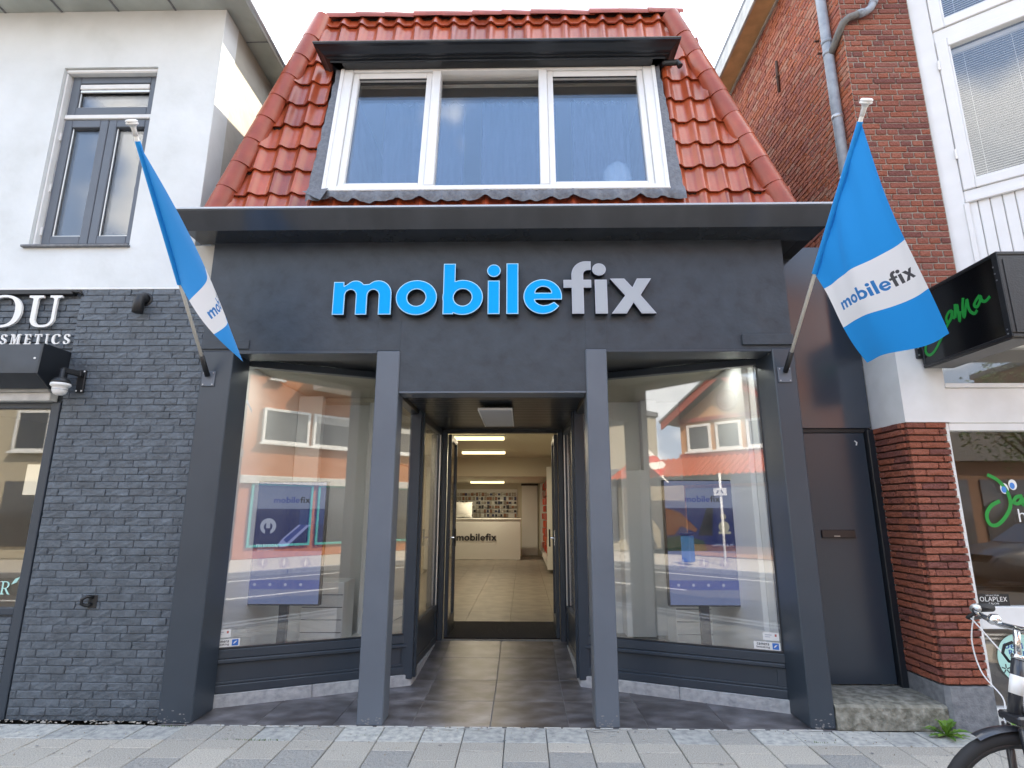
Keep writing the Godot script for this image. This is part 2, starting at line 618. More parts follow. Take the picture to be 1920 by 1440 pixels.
func text(parent: Node, called: String, words: String, m: Material, at: Vector3, height: float, width: float, xf := Basis(), font := "Droid Sans", weight := 700, depth := 0.002, centre := false) -> MeshInstance3D:
	var t := TextMesh.new()
	var f := SystemFont.new()
	f.font_names = PackedStringArray([font])
	f.font_weight = weight
	t.font = f
	t.font_size = 64
	t.pixel_size = 0.01
	t.depth = 0.05
	t.text = words
	t.horizontal_alignment = HORIZONTAL_ALIGNMENT_LEFT
	var box_ := t.get_aabb()
	var s := Vector3(width / maxf(box_.size.x, 0.001), height / maxf(box_.size.y, 0.001), depth / 0.05)
	var off := -box_.position
	if centre:
		off.x -= box_.size.x * 0.5
	return put(parent, called, t, m, Transform3D(xf * Basis.from_scale(s), at + xf * (off * s)))


# ---------------------------------------------------------------- ground, pavement, road
func make_street() -> void:
	var g := structure("ground", "flat grey ground running out under the street to the horizon")
	box(g, "ground_sheet", M.ground, [-150, 150, -0.6, -0.18, -150, 150], 0.0)
	var road := structure("road", "dark asphalt road with white lines in front of the shops")
	box(road, "asphalt", M.asphalt, [-45, 45, -0.179, -0.12, 2.86, 10.0], 0.0)
	for z in [3.55, 3.80, 9.15]:
		box(road, "road_line", M.road_line, [-45, 45, -0.1199, -0.116, z, z + 0.11], 0.0)
	for k in 16:
		box(road, "road_line", M.road_line, [-40 + k * 5.0, -37.6 + k * 5.0, -0.1199, -0.116, 6.3, 6.42], 0.0)
	var far_walk := structure("far_pavement", "grey pavement on the far side of the street")
	box(far_walk, "far_paving", M.paver[0], [-45, 45, -0.179, 0.0, 10.15, 14.0], 0.0)
	for k in 45:
		box(far_walk, "kerb_stone", M.bluestone, [-45 + k * 2.0, -43.02 + k * 2.0, -0.179, 0.004, 10.0, 10.15], 0.012)
	var walk := structure("pavement", "worn grey and beige concrete slab pavement along the shop fronts")
	box(walk, "sand_bed", M.bed, [-45, 45, -0.179, -0.011, 0.03, 2.72], 0.0)
	for k in 45:
		box(walk, "kerb_stone", M.bluestone, [-45 + k * 2.0, -43.02 + k * 2.0, -0.179, 0.004, 2.72, 2.86], 0.012)
	# slabs: a first row of blue-grey ones along the fronts, then half-bonded columns
	var blanks := {}
	var slab := func(x: float, z0: float, z1: float, w: float, m: Material, one: bool, rest: SurfaceTool) -> void:
		var wy := rng.randf_range(-0.002, 0.003)
		var tilt := Basis.from_euler(Vector3(rng.randf_range(-0.006, 0.006), 0, rng.randf_range(-0.006, 0.006)))
		var xf := Transform3D(tilt, Vector3(x + w * 0.5, -0.03 + wy, (z0 + z1) * 0.5))
		var size := Vector3(w - 0.007, 0.06, z1 - z0 - 0.007)
		if one:
			var key := "%.3f %.3f" % [size.x, size.z]
			if not blanks.has(key):
				var st := mb()
				cbox(st, Transform3D(), size, 0.004)
				st.generate_normals()
				blanks[key] = st.commit()
			put(walk, "paving_slab", blanks[key], m, xf)
		else:
			cbox(rest, xf, size, 0.004)
	rng.seed = 5
	var rest := mb()
	var more := 0
	for k in range(-34, 34):
		var x := k * 0.295 - 0.13
		var near: bool = x > -4.6 and x < 4.3
		slab.call(x, 0.035, 0.30, 0.295, M.paver_blue[[0, 2, 1, 0, 2, 2, 1, 0, 0, 1][(k * 7 + 70) % 10]], near, rest)
		var z := 0.30
		var step := 0.148 if (k % 2) != 0 else 0.297
		while z < 2.7:
			var z1 := minf(z + step, 2.715)
			if z1 - z > 0.05:
				var m: Material = M.paver_speck if rng.randf() < 0.3 and z > 0.4 else M.paver[rng.randi() % 3]
				slab.call(x, z, z1, 0.295, m, near and z < 2.2, rest)
			z = z1
			step = 0.297
	stuff(obj(walk, "paving_slabs", rest, M.paver[0]))
	# lime stains on the first row below the tiled porch, and moss in a few joints
	var lime := mb()
	for k in 46:
		var x := rng.randf_range(-2.4, 2.2)
		var z := 0.045 + absf(rng.randfn(0.0, 0.03))
		flake(lime, Vector3(x, 0.0042, z), rng.randf_range(0.012, 0.06), rng.randf_range(0.004, 0.012))
	for k in 40:
		flake(lime, Vector3(rng.randf_range(-2.6, 1.6), 0.0042, rng.randf_range(0.06, 0.75)), rng.randf_range(0.004, 0.018), rng.randf_range(0.003, 0.009))
	stuff(obj(walk, "lime_stains", lime, M.lime))
	var gum := mb()
	for k in 34:
		flake(gum, Vector3(rng.randf_range(-3.6, 3.0), 0.0052, rng.randf_range(0.08, 1.2)), rng.randf_range(0.006, 0.016), rng.randf_range(0.005, 0.013))
	stuff(obj(walk, "gum_spots", gum, M.bluestone))
	var mortar := mb()
	for k in 34:
		var x := -2.45 + k * 0.137
		ab(mortar, Vector3(x, -0.02, 0.024), Vector3(x + rng.randf_range(0.09, 0.134), rng.randf_range(0.001, 0.007), 0.037), 0.003)
	stuff(obj(walk, "mortar_edge", mortar, M.lime))
	var moss := mb()
	for c in [[-2.0, 0.296], [-1.75, 0.296], [-1.88, 0.298], [-1.1, 0.2], [2.05, 0.25], [-2.62, 0.06]]:
		for k in 26:
			var p := Vector3(c[0] + rng.randfn(0, 0.05), -0.002, c[1] + rng.randfn(0, 0.004))
			blade(moss, p, rng.randf_range(0, TAU), rng.randf_range(0.006, 0.016), 0.0025)
	stuff(obj(walk, "joint_moss", moss, mat(lin(0.10, 0.16, 0.025), 0.9)))
	var grit := mb()
	for k in 150:
		var p := Vector3(rng.randf_range(-3.9, 3.2), 0.004, absf(rng.randfn(0.0, 0.05)) + 0.03 if rng.randf() < 0.5 else rng.randf_range(0.05, 0.75))
		cbox(grit, Transform3D(Basis.from_euler(Vector3(rng.randf() * 3, rng.randf() * 3, rng.randf() * 3)), p), Vector3(rng.randf_range(0.003, 0.012), 0.003, rng.randf_range(0.003, 0.007)), 0.0)
	stuff(obj(walk, "grit", grit, mat(lin(0.30, 0.26, 0.20), 0.9)))


func flake(st: SurfaceTool, c: Vector3, rx: float, rz: float) -> void:
	var n := 7
	var p: Array[Vector3] = []
	for k in n:
		var a := TAU * k / n
		p.append(c + Vector3(cos(a) * rx * rng.randf_range(0.6, 1.2), 0, sin(a) * rz * rng.randf_range(0.6, 1.2)))
	for k in range(1, n - 1):
		tri(st, p[0], p[k], p[k + 1], Vector3.UP)


func blade(st: SurfaceTool, p: Vector3, a: float, h: float, w: float) -> void:
	var d := Vector3(cos(a), 0, sin(a))
	var s := Vector3(-d.z, 0, d.x) * w
	tri(st, p - s, p + s, p + d * h * 0.6 + Vector3.UP * h, Vector3.UP)
	

# a rosette of toothed leaves
func weed(at: Vector3, leaves: int, size: float, label: String, seed_: int, back: float) -> void:
	rng.seed = seed_
	var t := thing("weed_plant", label, "weed", at, "dandelions along the wall foot")
	for k in leaves:
		var a := TAU * k / leaves + rng.randf_range(-0.3, 0.3)
		var d := Vector3(cos(a), 0, sin(a))
		if d.z < -0.3:
			d.z *= back
			d = d.normalized()
		var s := Vector3(-d.z, 0, d.x)
		var length := size * rng.randf_range(0.7, 1.15)
		var lift := rng.randf_range(0.25, 1.25) if k % 3 != 0 else rng.randf_range(1.2, 2.0)
		var st := mb()
		var n := 8
		var pl := Vector3.ZERO
		var pr := Vector3.ZERO
		var pc := Vector3.ZERO
		for i in n + 1:
			var u := float(i) / n
			var mid := at + d * length * u * (1.0 if lift < 1.2 else 0.45) + Vector3.UP * (length * lift * u * (1.0 - 0.55 * u) * 0.8 + 0.004)
			var w := size * 0.15 * sin(PI * minf(u * 0.85 + 0.08, 1.0)) * (1.0 if i % 2 == 0 else 0.55)
			var l := mid + s * w + Vector3.UP * w * 0.4
			var r := mid - s * w + Vector3.UP * w * 0.4
			if i > 0:
				quad(st, pc, pl, l, mid, Vector3.UP)
				quad(st, pc, pr, r, mid, Vector3.UP)
			pl = l; pr = r; pc = mid
		obj(t, "leaf", st, M.leaf[k % 3])


# ---------------------------------------------------------------- the phone shop: shell and front
const LA := Vector3(-2.60, 0, -0.31)
const LB := Vector3(-1.03, 0, -1.0)
const LC := Vector3(-0.985, 0, -2.28)
const RA := Vector3(2.14, 0, -0.33)
const RB := Vector3(0.53, 0, -1.0)
const RC := Vector3(0.494, 0, -2.28)


func floor_at(z: float) -> float:
	return 0.0 if z > -1.1 else lerpf(0.0, 0.115, minf((-1.1 - z) / 1.2, 1.0))


func make_shop() -> Node3D:
	var s := thing("phone_shop", "dark grey phone repair shop with red tiled mansard, white dormer and recessed glass entrance", "shop", Vector3(-0.2, 0, 0))
	# sign wall: a wide board with a lower piece over the entrance
	var st := mb()
	var t := PackedVector2Array([Vector2(-2.76, 2.885), Vector2(-1.045, 2.885), Vector2(-1.045, 2.53), Vector2(0.537, 2.53), Vector2(0.537, 2.885), Vector2(2.284, 2.885), Vector2(2.284, 3.93), Vector2(-2.76, 3.93)])
	extrude(st, t, Transform3D(Basis(), Vector3(0, 0, -0.25)), 0.25)
	var wall := obj(s, "sign_wall", st, M.stucco)
	box(wall, "plaster_strip", M.stucco, [-1.245, -1.045, 2.887, 3.16, -0.05, 0.003], 0.002)
	box(wall, "plaster_strip", M.stucco, [0.537, 0.715, 2.897, 3.16, -0.05, 0.003], 0.002)
	box(wall, "ledge", M.stucco, [1.86, 2.288, 2.925, 3.018, -0.05, 0.022], 0.003)
	box(wall, "ledge", M.stucco, [-2.762, -2.35, 2.905, 2.985, -0.05, 0.012], 0.003)
	box(wall, "drip_edge", M.paint, [-2.45, -1.24, 2.862, 2.886, -0.24, 0.006], 0.003)
	box(wall, "drip_edge", M.paint, [0.712, 2.10, 2.868, 2.886, -0.24, 0.006], 0.003)
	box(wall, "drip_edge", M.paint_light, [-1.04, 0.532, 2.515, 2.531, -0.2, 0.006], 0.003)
	# posts and columns
	box(s, "corner_post", M.paint, [-2.735, -2.475, 0.0, 2.886, -0.30, 0.014], 0.008)
	box(s, "corner_post", M.paint, [2.102, 2.286, 0.0, 2.897, -0.40, 0.014], 0.008)
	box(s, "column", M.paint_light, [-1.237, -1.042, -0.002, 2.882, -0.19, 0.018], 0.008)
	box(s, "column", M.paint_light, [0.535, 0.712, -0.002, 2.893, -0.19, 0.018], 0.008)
	rng.seed = 77
	for q in [[0.535, 0.712, 0.0182], [-1.237, -1.042, 0.0182], [2.102, 2.286, 0.0142], [-2.735, -2.475, 0.0142]]:
		var sc := mb()
		for k in 22:
			var c := Vector3(rng.randf_range(q[0] + 0.015, q[1] - 0.015), absf(rng.randfn(0.0, 0.035)) + 0.008, q[2])
			var n := 6
			var p: Array[Vector3] = []
			var r := rng.randf_range(0.002, 0.009)
			for i in n:
				p.append(c + Vector3(cos(TAU * i / n) * r * rng.randf_range(0.7, 1.8), sin(TAU * i / n) * r * rng.randf_range(0.4, 0.9), 0))
			for i in range(1, n - 1):
				tri(sc, p[0], p[i], p[i + 1], Vector3(0, 0, 1))
		stuff(obj(s, "splash_marks", sc, M.grout))
	# ceilings of the recess, of the porch, and their edges
	for q in [[-2.72, -0.32, LB.x, LB.z], [2.27, -0.34, RB.x, RB.z]]:
		var rc := mb()
		extrude(rc, poly2([q[0], -0.251, q[0], q[1], q[2], q[3], q[2], -0.251]), Transform3D(Basis(Vector3(1, 0, 0), Vector3(0, 0, 1), Vector3(0, 1, 0)), Vector3(0, 2.906, 0)), 0.04)
		obj(s, "recess_ceiling", rc, M.darkboard)
	box(s, "header_beam", M.darkboard, [-1.12, -1.04, 2.5, 2.904, -1.0, -0.19], 0.003)
	box(s, "header_beam", M.darkboard, [0.536, 0.61, 2.5, 2.904, -1.0, -0.19], 0.003)
	var pc := box(s, "porch_ceiling", M.black, [-1.04, 0.536, 2.545, 2.60, -2.36, -0.24], 0.0)
	for k in 21:
		var z := -0.30 - k * 0.099
		box(pc, "slat", M.darkboard, [-1.035, 0.531, 2.533, 2.5445, z - 0.092, z], 0.003)
	window("shop_window", s, LA, LB, 0.02, 0.09)
	window("shop_window", s, RA, RB, 0.02, 0.09)
	sidelight(s, LB, LC)
	sidelight(s, RB, RC)
	for b in [LB, RB]:
		var sgn := -1.0 if b == LB else 1.0
		box(s, "mullion_post", M.paint, [b.x - 0.05 + sgn * 0.03, b.x + 0.05 + sgn * 0.03, 0.06, 2.904, b.z - 0.06, b.z + 0.05], 0.006)
		box(s, "mullion_post", M.paint, [b.x - 0.02 - sgn * 0.02, b.x + 0.02 - sgn * 0.02, 0.06, 2.545, b.z - 0.09, b.z - 0.02], 0.004)
	# the doorway
	var zf := -2.29
	box(s, "door_frame", M.paint, [-0.985, -0.925, 0.11, 2.50, zf - 0.07, zf + 0.02], 0.005)
	box(s, "door_frame", M.paint, [0.432, 0.494, 0.11, 2.50, zf - 0.07, zf + 0.02], 0.005)
	box(s, "door_frame", M.paint_dark, [-0.985, 0.494, 2.49, 2.544, zf - 0.07, zf + 0.02], 0.005)
	box(s, "threshold", M.bluestone, [-0.95, 0.46, 0.02, 0.119, zf - 0.05, zf + 0.01], 0.005)
	door_leaf(s, -0.922, 1.0)
	door_leaf(s, 0.430, -1.0)
	# hardstone plinths under the glass fronts
	for ends in [[LA, LB], [RA, RB]]:
		var xf := plane_frame(ends[0], ends[1])
		var w: float = (ends[1] - ends[0]).length()
		var sb := mb()
		for k in 2:
			ab(sb, Vector3(w * 0.5 * k + 0.001, -0.03, -0.08), Vector3(w * 0.5 * (k + 1) - 0.001, 0.098, 0.03), 0.005, xf)
		obj(s, "plinth", sb, M.stone)
	for ends in [[LB, LC], [RB, RC]]:
		var xf := plane_frame(ends[0], ends[1], Vector3(1, 0, 0) if ends[0] == LB else Vector3(-1, 0, 0))
		box(s, "plinth", M.stone, [0.0, 1.28, 0.0, 0.10, -0.05, 0.012], 0.003, xf)
	# fascia gutter
	st = mb()
	var za := 0.235
	var zb := 0.315
	var prof := [[-0.02, 3.895], [za, 3.895], [zb, 4.045], [zb, 4.062], [zb - 0.02, 4.066], [0.02, 4.066]]
	var x0 := -2.90
	var x1 := 2.56
	for i in prof.size():
		var p: Array = prof[i]
		var q: Array = prof[(i + 1) % prof.size()]
		var e0: float = (p[1] - 3.895) * 0.4
		var e1: float = (q[1] - 3.895) * 0.4
		var n := Vector3(0, p[0] - q[0], q[1] - p[1])
		quad(st, Vector3(x0 - e0, p[1], p[0]), Vector3(x1 + e0, p[1], p[0]), Vector3(x1 + e1, q[1], q[0]), Vector3(x0 - e1, q[1], q[0]), n)
	for e in [[x0, -1.0], [x1, 1.0]]:
		for i in range(1, prof.size() - 1):
			var v: Array[Vector3] = []
			for k in [0, i, i + 1]:
				v.append(Vector3(e[0] + e[1] * (prof[k][1] - 3.895) * 0.4, prof[k][1], prof[k][0]))
			tri(st, v[0], v[1], v[2], Vector3(e[1], 0, 0))
	var gut := obj(s, "fascia_gutter", st, M.gutter)
	box(gut, "zinc_edge", M.zinc, [-2.965, 2.628, 4.052, 4.072, 0.300, 0.3235], 0.003)
	box(gut, "fascia_end", M.black, [2.45, 2.56, 3.896, 4.05, -0.60, -0.021], 0.003)
	box(gut, "soffit_board", M.darkboard, [2.285, 2.56, 3.898, 3.93, -0.42, -0.021], 0.0)
	# the body behind
	var wd: Material = M.white_in
	box(s, "floor_slab", M.grey_in, [-2.76, 2.29, -0.15, -0.02, -17.0, -2.37], 0.0)
	box(s, "ceiling_slab", M.cream_in, [-2.9, 2.29, 2.96, 3.2, -17.0, -0.26], 0.0)
	box(s, "side_wall", wd, [-2.95, -2.76, -0.1, 3.95, -17.0, -0.30], 0.0)
	box(s, "side_wall", wd, [2.10, 2.285, -0.1, 3.95, -17.0, -0.41], 0.0)
	box(s, "side_wall", M.cream_in, [0.86, 1.0, 0.0, 2.95, -17.0, -3.4], 0.0)
	box(s, "rear_wall", M.cream_in, [-2.9, 2.2, -0.1, 3.0, -15.05, -14.85], 0.0)
	box(s, "ceiling_board", M.cream_in, [-2.75, 0.85, 2.90, 2.955, -9.97, -2.40], 0.0)
	box(s, "bulkhead", M.cream_in, [-2.75, 0.85, 2.42, 2.95, -10.15, -9.97], 0.0)
	box(s, "low_ceiling", M.cream_in, [-2.75, 0.85, 2.47, 2.52, -14.85, -10.15], 0.0)
	box(s, "inner_wall", wd, [-2.75, -1.95, 0.0, 2.955, -2.75, -2.60], 0.0)
	var jamb := box(s, "inner_pillar", wd, [-1.95, -1.72, 0.0, 2.955, -2.85, -2.42], 0.01)
	wp[jamb] = Vector3.ZERO
	var idw := plane_frame(Vector3(-1.74, 0, -2.86), Vector3(-1.62, 0, -3.9), Vector3(1, 0, 0))
	box(s, "inner_wall", wd, [0.0, 3.2, 2.2, 2.955, -0.1, -0.02], 0.0, idw)
	box(s, "inner_wall", wd, [1.0, 3.2, 0.1, 2.2, -0.1, -0.02], 0.0, idw)
	var idoor := box(s, "inner_door", M.white_in, [0.04, 0.96, 0.13, 2.17, -0.08, -0.03], 0.006, idw)
	var hs := mb()
	tube(hs, [Vector3(0.12, 1.08, -0.02), Vector3(0.12, 1.08, 0.03), Vector3(0.24, 1.08, 0.03)], 0.009, 8)
	ab(hs, Vector3(0.10, 0.96, -0.029), Vector3(0.14, 1.16, -0.023), 0.002)
	var hm := hs
	hm.generate_normals()
	put(idoor, "door_handle", hm.commit(), M.steel, idw)
	box(s, "inner_wall", wd, [0.95, 2.10, 0.0, 2.955, -2.85, -2.72], 0.0)
	box(s, "inner_panel", M.white_in, [1.21, 1.55, 0.13, 2.05, -2.70, -2.42], 0.006)
	box(s, "inner_pillar", M.white_in, [1.52, 1.72, 0.12, 2.95, -2.71, -2.55], 0.006)
	for w in [[-2.45, -1.98], [1.66, 2.06]]:
		var c := box(s, "slat_cabinet", M.white_in, [w[0], w[1], 0.12, 0.78, -2.35, -1.95], 0.005)
		for k in 4:
			box(c, "groove", M.dark_in, [w[0] + 0.01, w[1] - 0.01, 0.25 + k * 0.13, 0.258 + k * 0.13, -1.951, -1.9485], 0.0)
	box(s, "window_board", M.white_in, [-2.74, -1.6, 0.115, 0.145, -2.6, -1.3], 0.003)
	box(s, "reveal_panel", M.white_in, [-2.755, -2.70, 0.12, 2.95, -2.6, -0.5], 0.004)
	box(s, "reveal_panel", M.white_in, [2.05, 2.098, 0.12, 2.95, -2.7, -0.55], 0.004)
	# side door of the upstairs flat, and the glossy panel over it
	var zd := -0.43
	var sd := box(s, "side_door", M.door_panel, [2.49, 3.035, 0.185, 2.235, zd - 0.05, zd], 0.004)
	var lb := mb()
	ab(lb, Vector3(2.56, 1.335, zd - 0.01), Vector3(2.845, 1.40, zd + 0.014), 0.005)
	var lbx := obj(sd, "letter_slot", lb, mat(lin(0.03, 0.022, 0.022), 0.3))
	box(lbx, "slot_rim", M.alu, [2.66, 2.71, 1.345, 1.352, zd + 0.013, zd + 0.019], 0.001)
	box(lbx, "slot_lip", M.black, [2.56, 2.845, 1.332, 1.338, zd + 0.006, zd + 0.018], 0.001)
	var kh := mb()
	tube(kh, [Vector3(2.945, 2.165, zd + 0.001), Vector3(2.962, 2.15, zd + 0.003), Vector3(2.955, 2.125, zd + 0.002)], 0.006, 6)
	obj(sd, "paint_chip", kh, M.plastic_white)
	box(s, "side_door_frame", M.paint_dark, [3.04, 3.098, 0.16, 2.26, zd - 0.06, zd + 0.05], 0.005)
	box(s, "side_door_frame", M.black, [2.30, 3.098, 2.237, 2.272, zd - 0.06, zd + 0.006], 0.003)
	box(s, "side_door_frame", M.paint_dark, [2.287, 2.488, 0.16, 2.236, zd - 0.06, zd + 0.02], 0.004)
	box(s, "over_door_panel", M.gloss_panel, [2.288, 3.098, 2.274, 4.02, zd - 0.03, zd + 0.022], 0.004)
	box(s, "passage_wall", M.dark_in, [2.288, 3.1, 0.17, 4.0, -0.9, -0.8], 0.0)
	return s


func window(called: String, s: Node3D, a: Vector3, b: Vector3, lo: float, stile: float) -> void:
	var xf := plane_frame(a, b)
	var w := (b - a).length()
	var flip := xf.basis.x.x < 0.0
	var st := mb()
	ab(st, Vector3(0.0, 0.36, -0.06), Vector3(w, 0.432, 0.02), 0.006, xf)
	ab(st, Vector3(0.0, 2.838, -0.06), Vector3(w, 2.903, 0.02), 0.006, xf)
	ab(st, Vector3(-0.10, 0.098, -0.07), Vector3(0.03, 2.904, 0.035), 0.006, xf)
	ab(st, Vector3(-0.055, 0.2, 0.0351), Vector3(-0.02, 2.9, 0.046), 0.004, xf)
	ab(st, Vector3(w - stile, 0.433, -0.06), Vector3(w, 2.837, 0.018), 0.006, xf)
	var f := obj(s, called, st, M.paint)
	box(f, "glazing_bead", M.paint_dark, [0.03, w - stile, 0.432, 0.447, -0.012, 0.014], 0.003, xf)
	box(f, "glazing_bead", M.paint_dark, [0.0301, 0.044, 0.4475, 2.836, -0.012, 0.014], 0.003, xf)
	pane(f, "pane", [0.044, w - stile, 0.447, 2.837, 0.0], xf)
	pane(f, "pane", [0.044, w - stile, 0.447, 2.837, -0.035], xf, false)
	var p := box(f, "base_panel", M.paint, [0.03, w, 0.099, 0.36, -0.06, -0.002], 0.0, xf)
	wp[p] = Vector3.ZERO
	box(f, "panel_moulding", M.paint, [0.03, w, 0.099, 0.165, -0.0015, 0.022], 0.008, xf)
	box(f, "panel_moulding", M.paint, [0.0305, w - 0.0005, 0.166, 0.185, -0.0015, 0.012], 0.005, xf)
	box(f, "panel_moulding", M.paint, [0.03, w, 0.325, 0.359, -0.0015, 0.032], 0.008, xf)
	box(f, "panel_moulding", M.paint, [0.03, 0.10, 0.1855, 0.3245, -0.0015, 0.010], 0.004, xf)
	box(f, "panel_moulding", M.paint, [w - 0.10, w, 0.1855, 0.3245, -0.0015, 0.010], 0.004, xf)


func sidelight(s: Node3D, b: Vector3, c: Vector3) -> void:
	var out := Vector3(1, 0, 0) if b == LB else Vector3(-1, 0, 0)
	var xf := plane_frame(b, c, out)
	var w := (c - b).length()
	var st := mb()
	ab(st, Vector3(0.0, 0.10, -0.06), Vector3(0.10, 2.544, 0.0), 0.005, xf)
	ab(st, Vector3(w - 0.09, 0.10, -0.06), Vector3(w, 2.544, 0.0), 0.005, xf)
	ab(st, Vector3(0.101, 0.44, -0.06), Vector3(w - 0.091, 0.50, 0.0), 0.005, xf)
	ab(st, Vector3(0.101, 2.46, -0.06), Vector3(w - 0.091, 2.544, 0.0), 0.005, xf)
	var f := obj(s, "sidelight", st, M.paint)
	pane(f, "pane", [0.10, w - 0.09, 0.50, 2.46, -0.03], xf)
	box(f, "base_panel", M.paint, [0.101, w - 0.091, 0.10, 0.439, -0.06, -0.015], 0.0, xf)
	box(f, "panel_moulding", M.paint, [0.101, w - 0.091, 0.10, 0.17, -0.0145, -0.001], 0.004, xf)
	box(f, "glazing_bead", M.alu, [w - 0.098, w - 0.0905, 0.505, 2.455, -0.012, 0.0015], 0.001, xf)


func door_leaf(s: Node3D, x: float, sgn: float) -> void:
	var st := mb()
	var z0 := -2.37
	var z1 := -3.03
	var a := minf(x, x + sgn * 0.042)
	var b := maxf(x, x + sgn * 0.042)
	ab(st, Vector3(a, 0.125, z0 - 0.07), Vector3(b, 2.485, z0), 0.004)
	ab(st, Vector3(a, 0.125, z1), Vector3(b, 2.485, z1 + 0.07), 0.004)
	ab(st, Vector3(a, 0.125, z1 + 0.071), Vector3(b, 0.30, z0 - 0.071), 0.004)
	ab(st, Vector3(a, 2.41, z1 + 0.071), Vector3(b, 2.485, z0 - 0.071), 0.004)
	var d := obj(s, "entrance_door", st, M.paint)
	var p := mb()
	ab(p, Vector3((a + b) * 0.5 - 0.003, 0.30, z1 + 0.07), Vector3((a + b) * 0.5 + 0.003, 2.41, z0 - 0.07), 0.0)
	obj(d, "pane", p, M.glass)
	var zh := -2.40
	var h := mb()
	ab(h, Vector3(x + sgn * 0.0425, 1.15, zh - 0.02), Vector3(x + sgn * 0.052, 1.33, zh + 0.025), 0.003)
	tube(h, [Vector3(x + sgn * 0.05, 1.24, zh), Vector3(x + sgn * 0.088, 1.24, zh), Vector3(x + sgn * 0.088, 1.24, zh - 0.11)], 0.009, 8)
	obj(d, "door_handle", h, M.chrome)
	var k := mb()
	ab(k, Vector3(x + sgn * 0.098, 1.14, zh - 0.02), Vector3(x + sgn * 0.116, 1.34, zh + 0.016), 0.004)
	obj(d, "pull_grip", k, M.rubber)


func make_floors() -> void:
	var f := structure("porch_floor", "dark marbled stoneware floor of the recessed porch")
	rng.seed = 21
	var xs := [-2.70, -2.00, -1.415, -0.83, -0.245, 0.34, 0.925, 1.51, 2.29]
	var zs := [0.022, -0.563, -1.148, -1.733, -2.28]
	var under := mb()
	for r in 4:
		for c in 8:
			if r >= 2 and (c < 3 or c > 4):
				continue
			var z0: float = zs[r]
			var z1: float = zs[r + 1]
			var y0 := floor_at(z0)
			var y1 := floor_at(z1)
			var a: float = maxf(xs[c], -1.04) if r >= 2 else xs[c]
			var b: float = minf(xs[c + 1], 0.54) if r >= 2 else xs[c + 1]
			if r >= 2 and c == 3:
				a = -1.03
			if r >= 2 and c == 4:
				b = 0.53
			var parts := [[a, b]]
			if r >= 2 and c == 3:
				parts = [[-1.03, -0.83], [-0.83, -0.245]]
			if r >= 2 and c == 4:
				parts = [[-0.245, 0.34], [0.34, 0.53]]
			for p in parts:
				var st := mb()
				var ang := atan2(y1 - y0, z0 - z1)
				var mid := Vector3((p[0] + p[1]) * 0.5, (y0 + y1) * 0.5 - 0.006 + rng.randf_range(-0.0006, 0.0006), (z0 + z1) * 0.5)
				cbox(st, Transform3D(Basis(Vector3.RIGHT, ang), mid), Vector3(p[1] - p[0] - 0.005, 0.012, (z0 - z1) / cos(ang) - 0.005), 0.0015)
				obj(f, "floor_tile", st, M.porch_tile[rng.randi() % 4])
	for r in 4:
		var y0 := floor_at(zs[r]) - 0.0045
		var y1 := floor_at(zs[r + 1]) - 0.0045
		var x0 := -2.72 if r < 2 else -1.03
		var x1 := 2.29 if r < 2 else 0.53
		quad(under, Vector3(x0, y0, zs[r]), Vector3(x1, y0, zs[r]), Vector3(x1, y1, zs[r + 1]), Vector3(x0, y1, zs[r + 1]), Vector3.UP)
	obj(f, "grout_bed", under, M.grout)
	box(f, "floor_edge", M.lime, [-2.47, 2.1, -0.05, -0.0055, 0.0205, 0.0235], 0.001)
	var i := structure("shop_floor", "warm grey tiled floor inside the phone shop")
	box(i, "floor_bed", M.grey_in, [-2.75, 2.1, -0.015, 0.098, -14.85, -2.36], 0.0)
	for r in 22:
		for c in 9:
			var x := -3.17 + c * 0.6
			var z := -2.37 - r * 0.6
			if x < -2.76 or x > 1.6 or (x > 0.5 and r > 1) or z - 0.6 < -14.9:
				continue
			box(i, "floor_tile", M.inner_tile, [x + 0.002, minf(x + 0.598, 2.09), 0.099, 0.115, z - 0.598, z - 0.002], 0.001)


# ---------------------------------------------------------------- the mansard
# x along the street, v up the slope from the height 4.2, n out of the slope
func slope_frame() -> Transform3D:
	var th := atan(TILT)
	return Transform3D(Basis(Vector3.RIGHT, Vector3(0, cos(th), -sin(th)), Vector3(0, sin(th), cos(th))), Vector3(0, 4.2, 0.10))


func hip_x(v: float, left: bool) -> float:
	return lerpf(-2.69, -2.05, v / 2.49) if left else lerpf(2.26, 1.50, v / 2.49)


const TW := 0.192
const TG := 0.274


func tile_mesh(bend: float) -> ArrayMesh:
	var st := mb(true)
	var n := 14
	var lower: Array[Vector3] = []
	var upper: Array[Vector3] = []
	var under: Array[Vector3] = []
	for i in n + 1:
		var u := float(i) / n
		var x := u * (TW + 0.022)
		var h := 0.0
		var t := fposmod(u * (TW + 0.022) / TW, 1.0)
		h = roll(t) + (0.003 if u > 0.9 else 0.0)
		lower.append(Vector3(x, bend * 0.004 * u, h + 0.042))
		upper.append(Vector3(x, TG + 0.05, h + 0.008))
		under.append(Vector3(x, bend * 0.004 * u + 0.002, h + 0.024))
	for i in n:
		quad(st, lower[i], lower[i + 1], upper[i + 1], upper[i], Vector3(0, 0, 1))
	st.set_smooth_group(2)
	for i in n:
		quad(st, lower[i], lower[i + 1], under[i + 1], under[i], Vector3(0, -1, 0))
	st.set_smooth_group(3)
	for i in n:
		quad(st, under[i], under[i + 1], upper[i + 1] + Vector3(0, 0, -0.016), upper[i] + Vector3(0, 0, -0.016), Vector3(0, 0, -1))
	st.generate_normals()
	return st.commit()


# the S of a pantile across its width
func roll(t: float) -> float:
	return 0.020 * cos(TAU * (t - 0.19)) + 0.0075 * cos(2.0 * TAU * (t - 0.19)) + 0.002


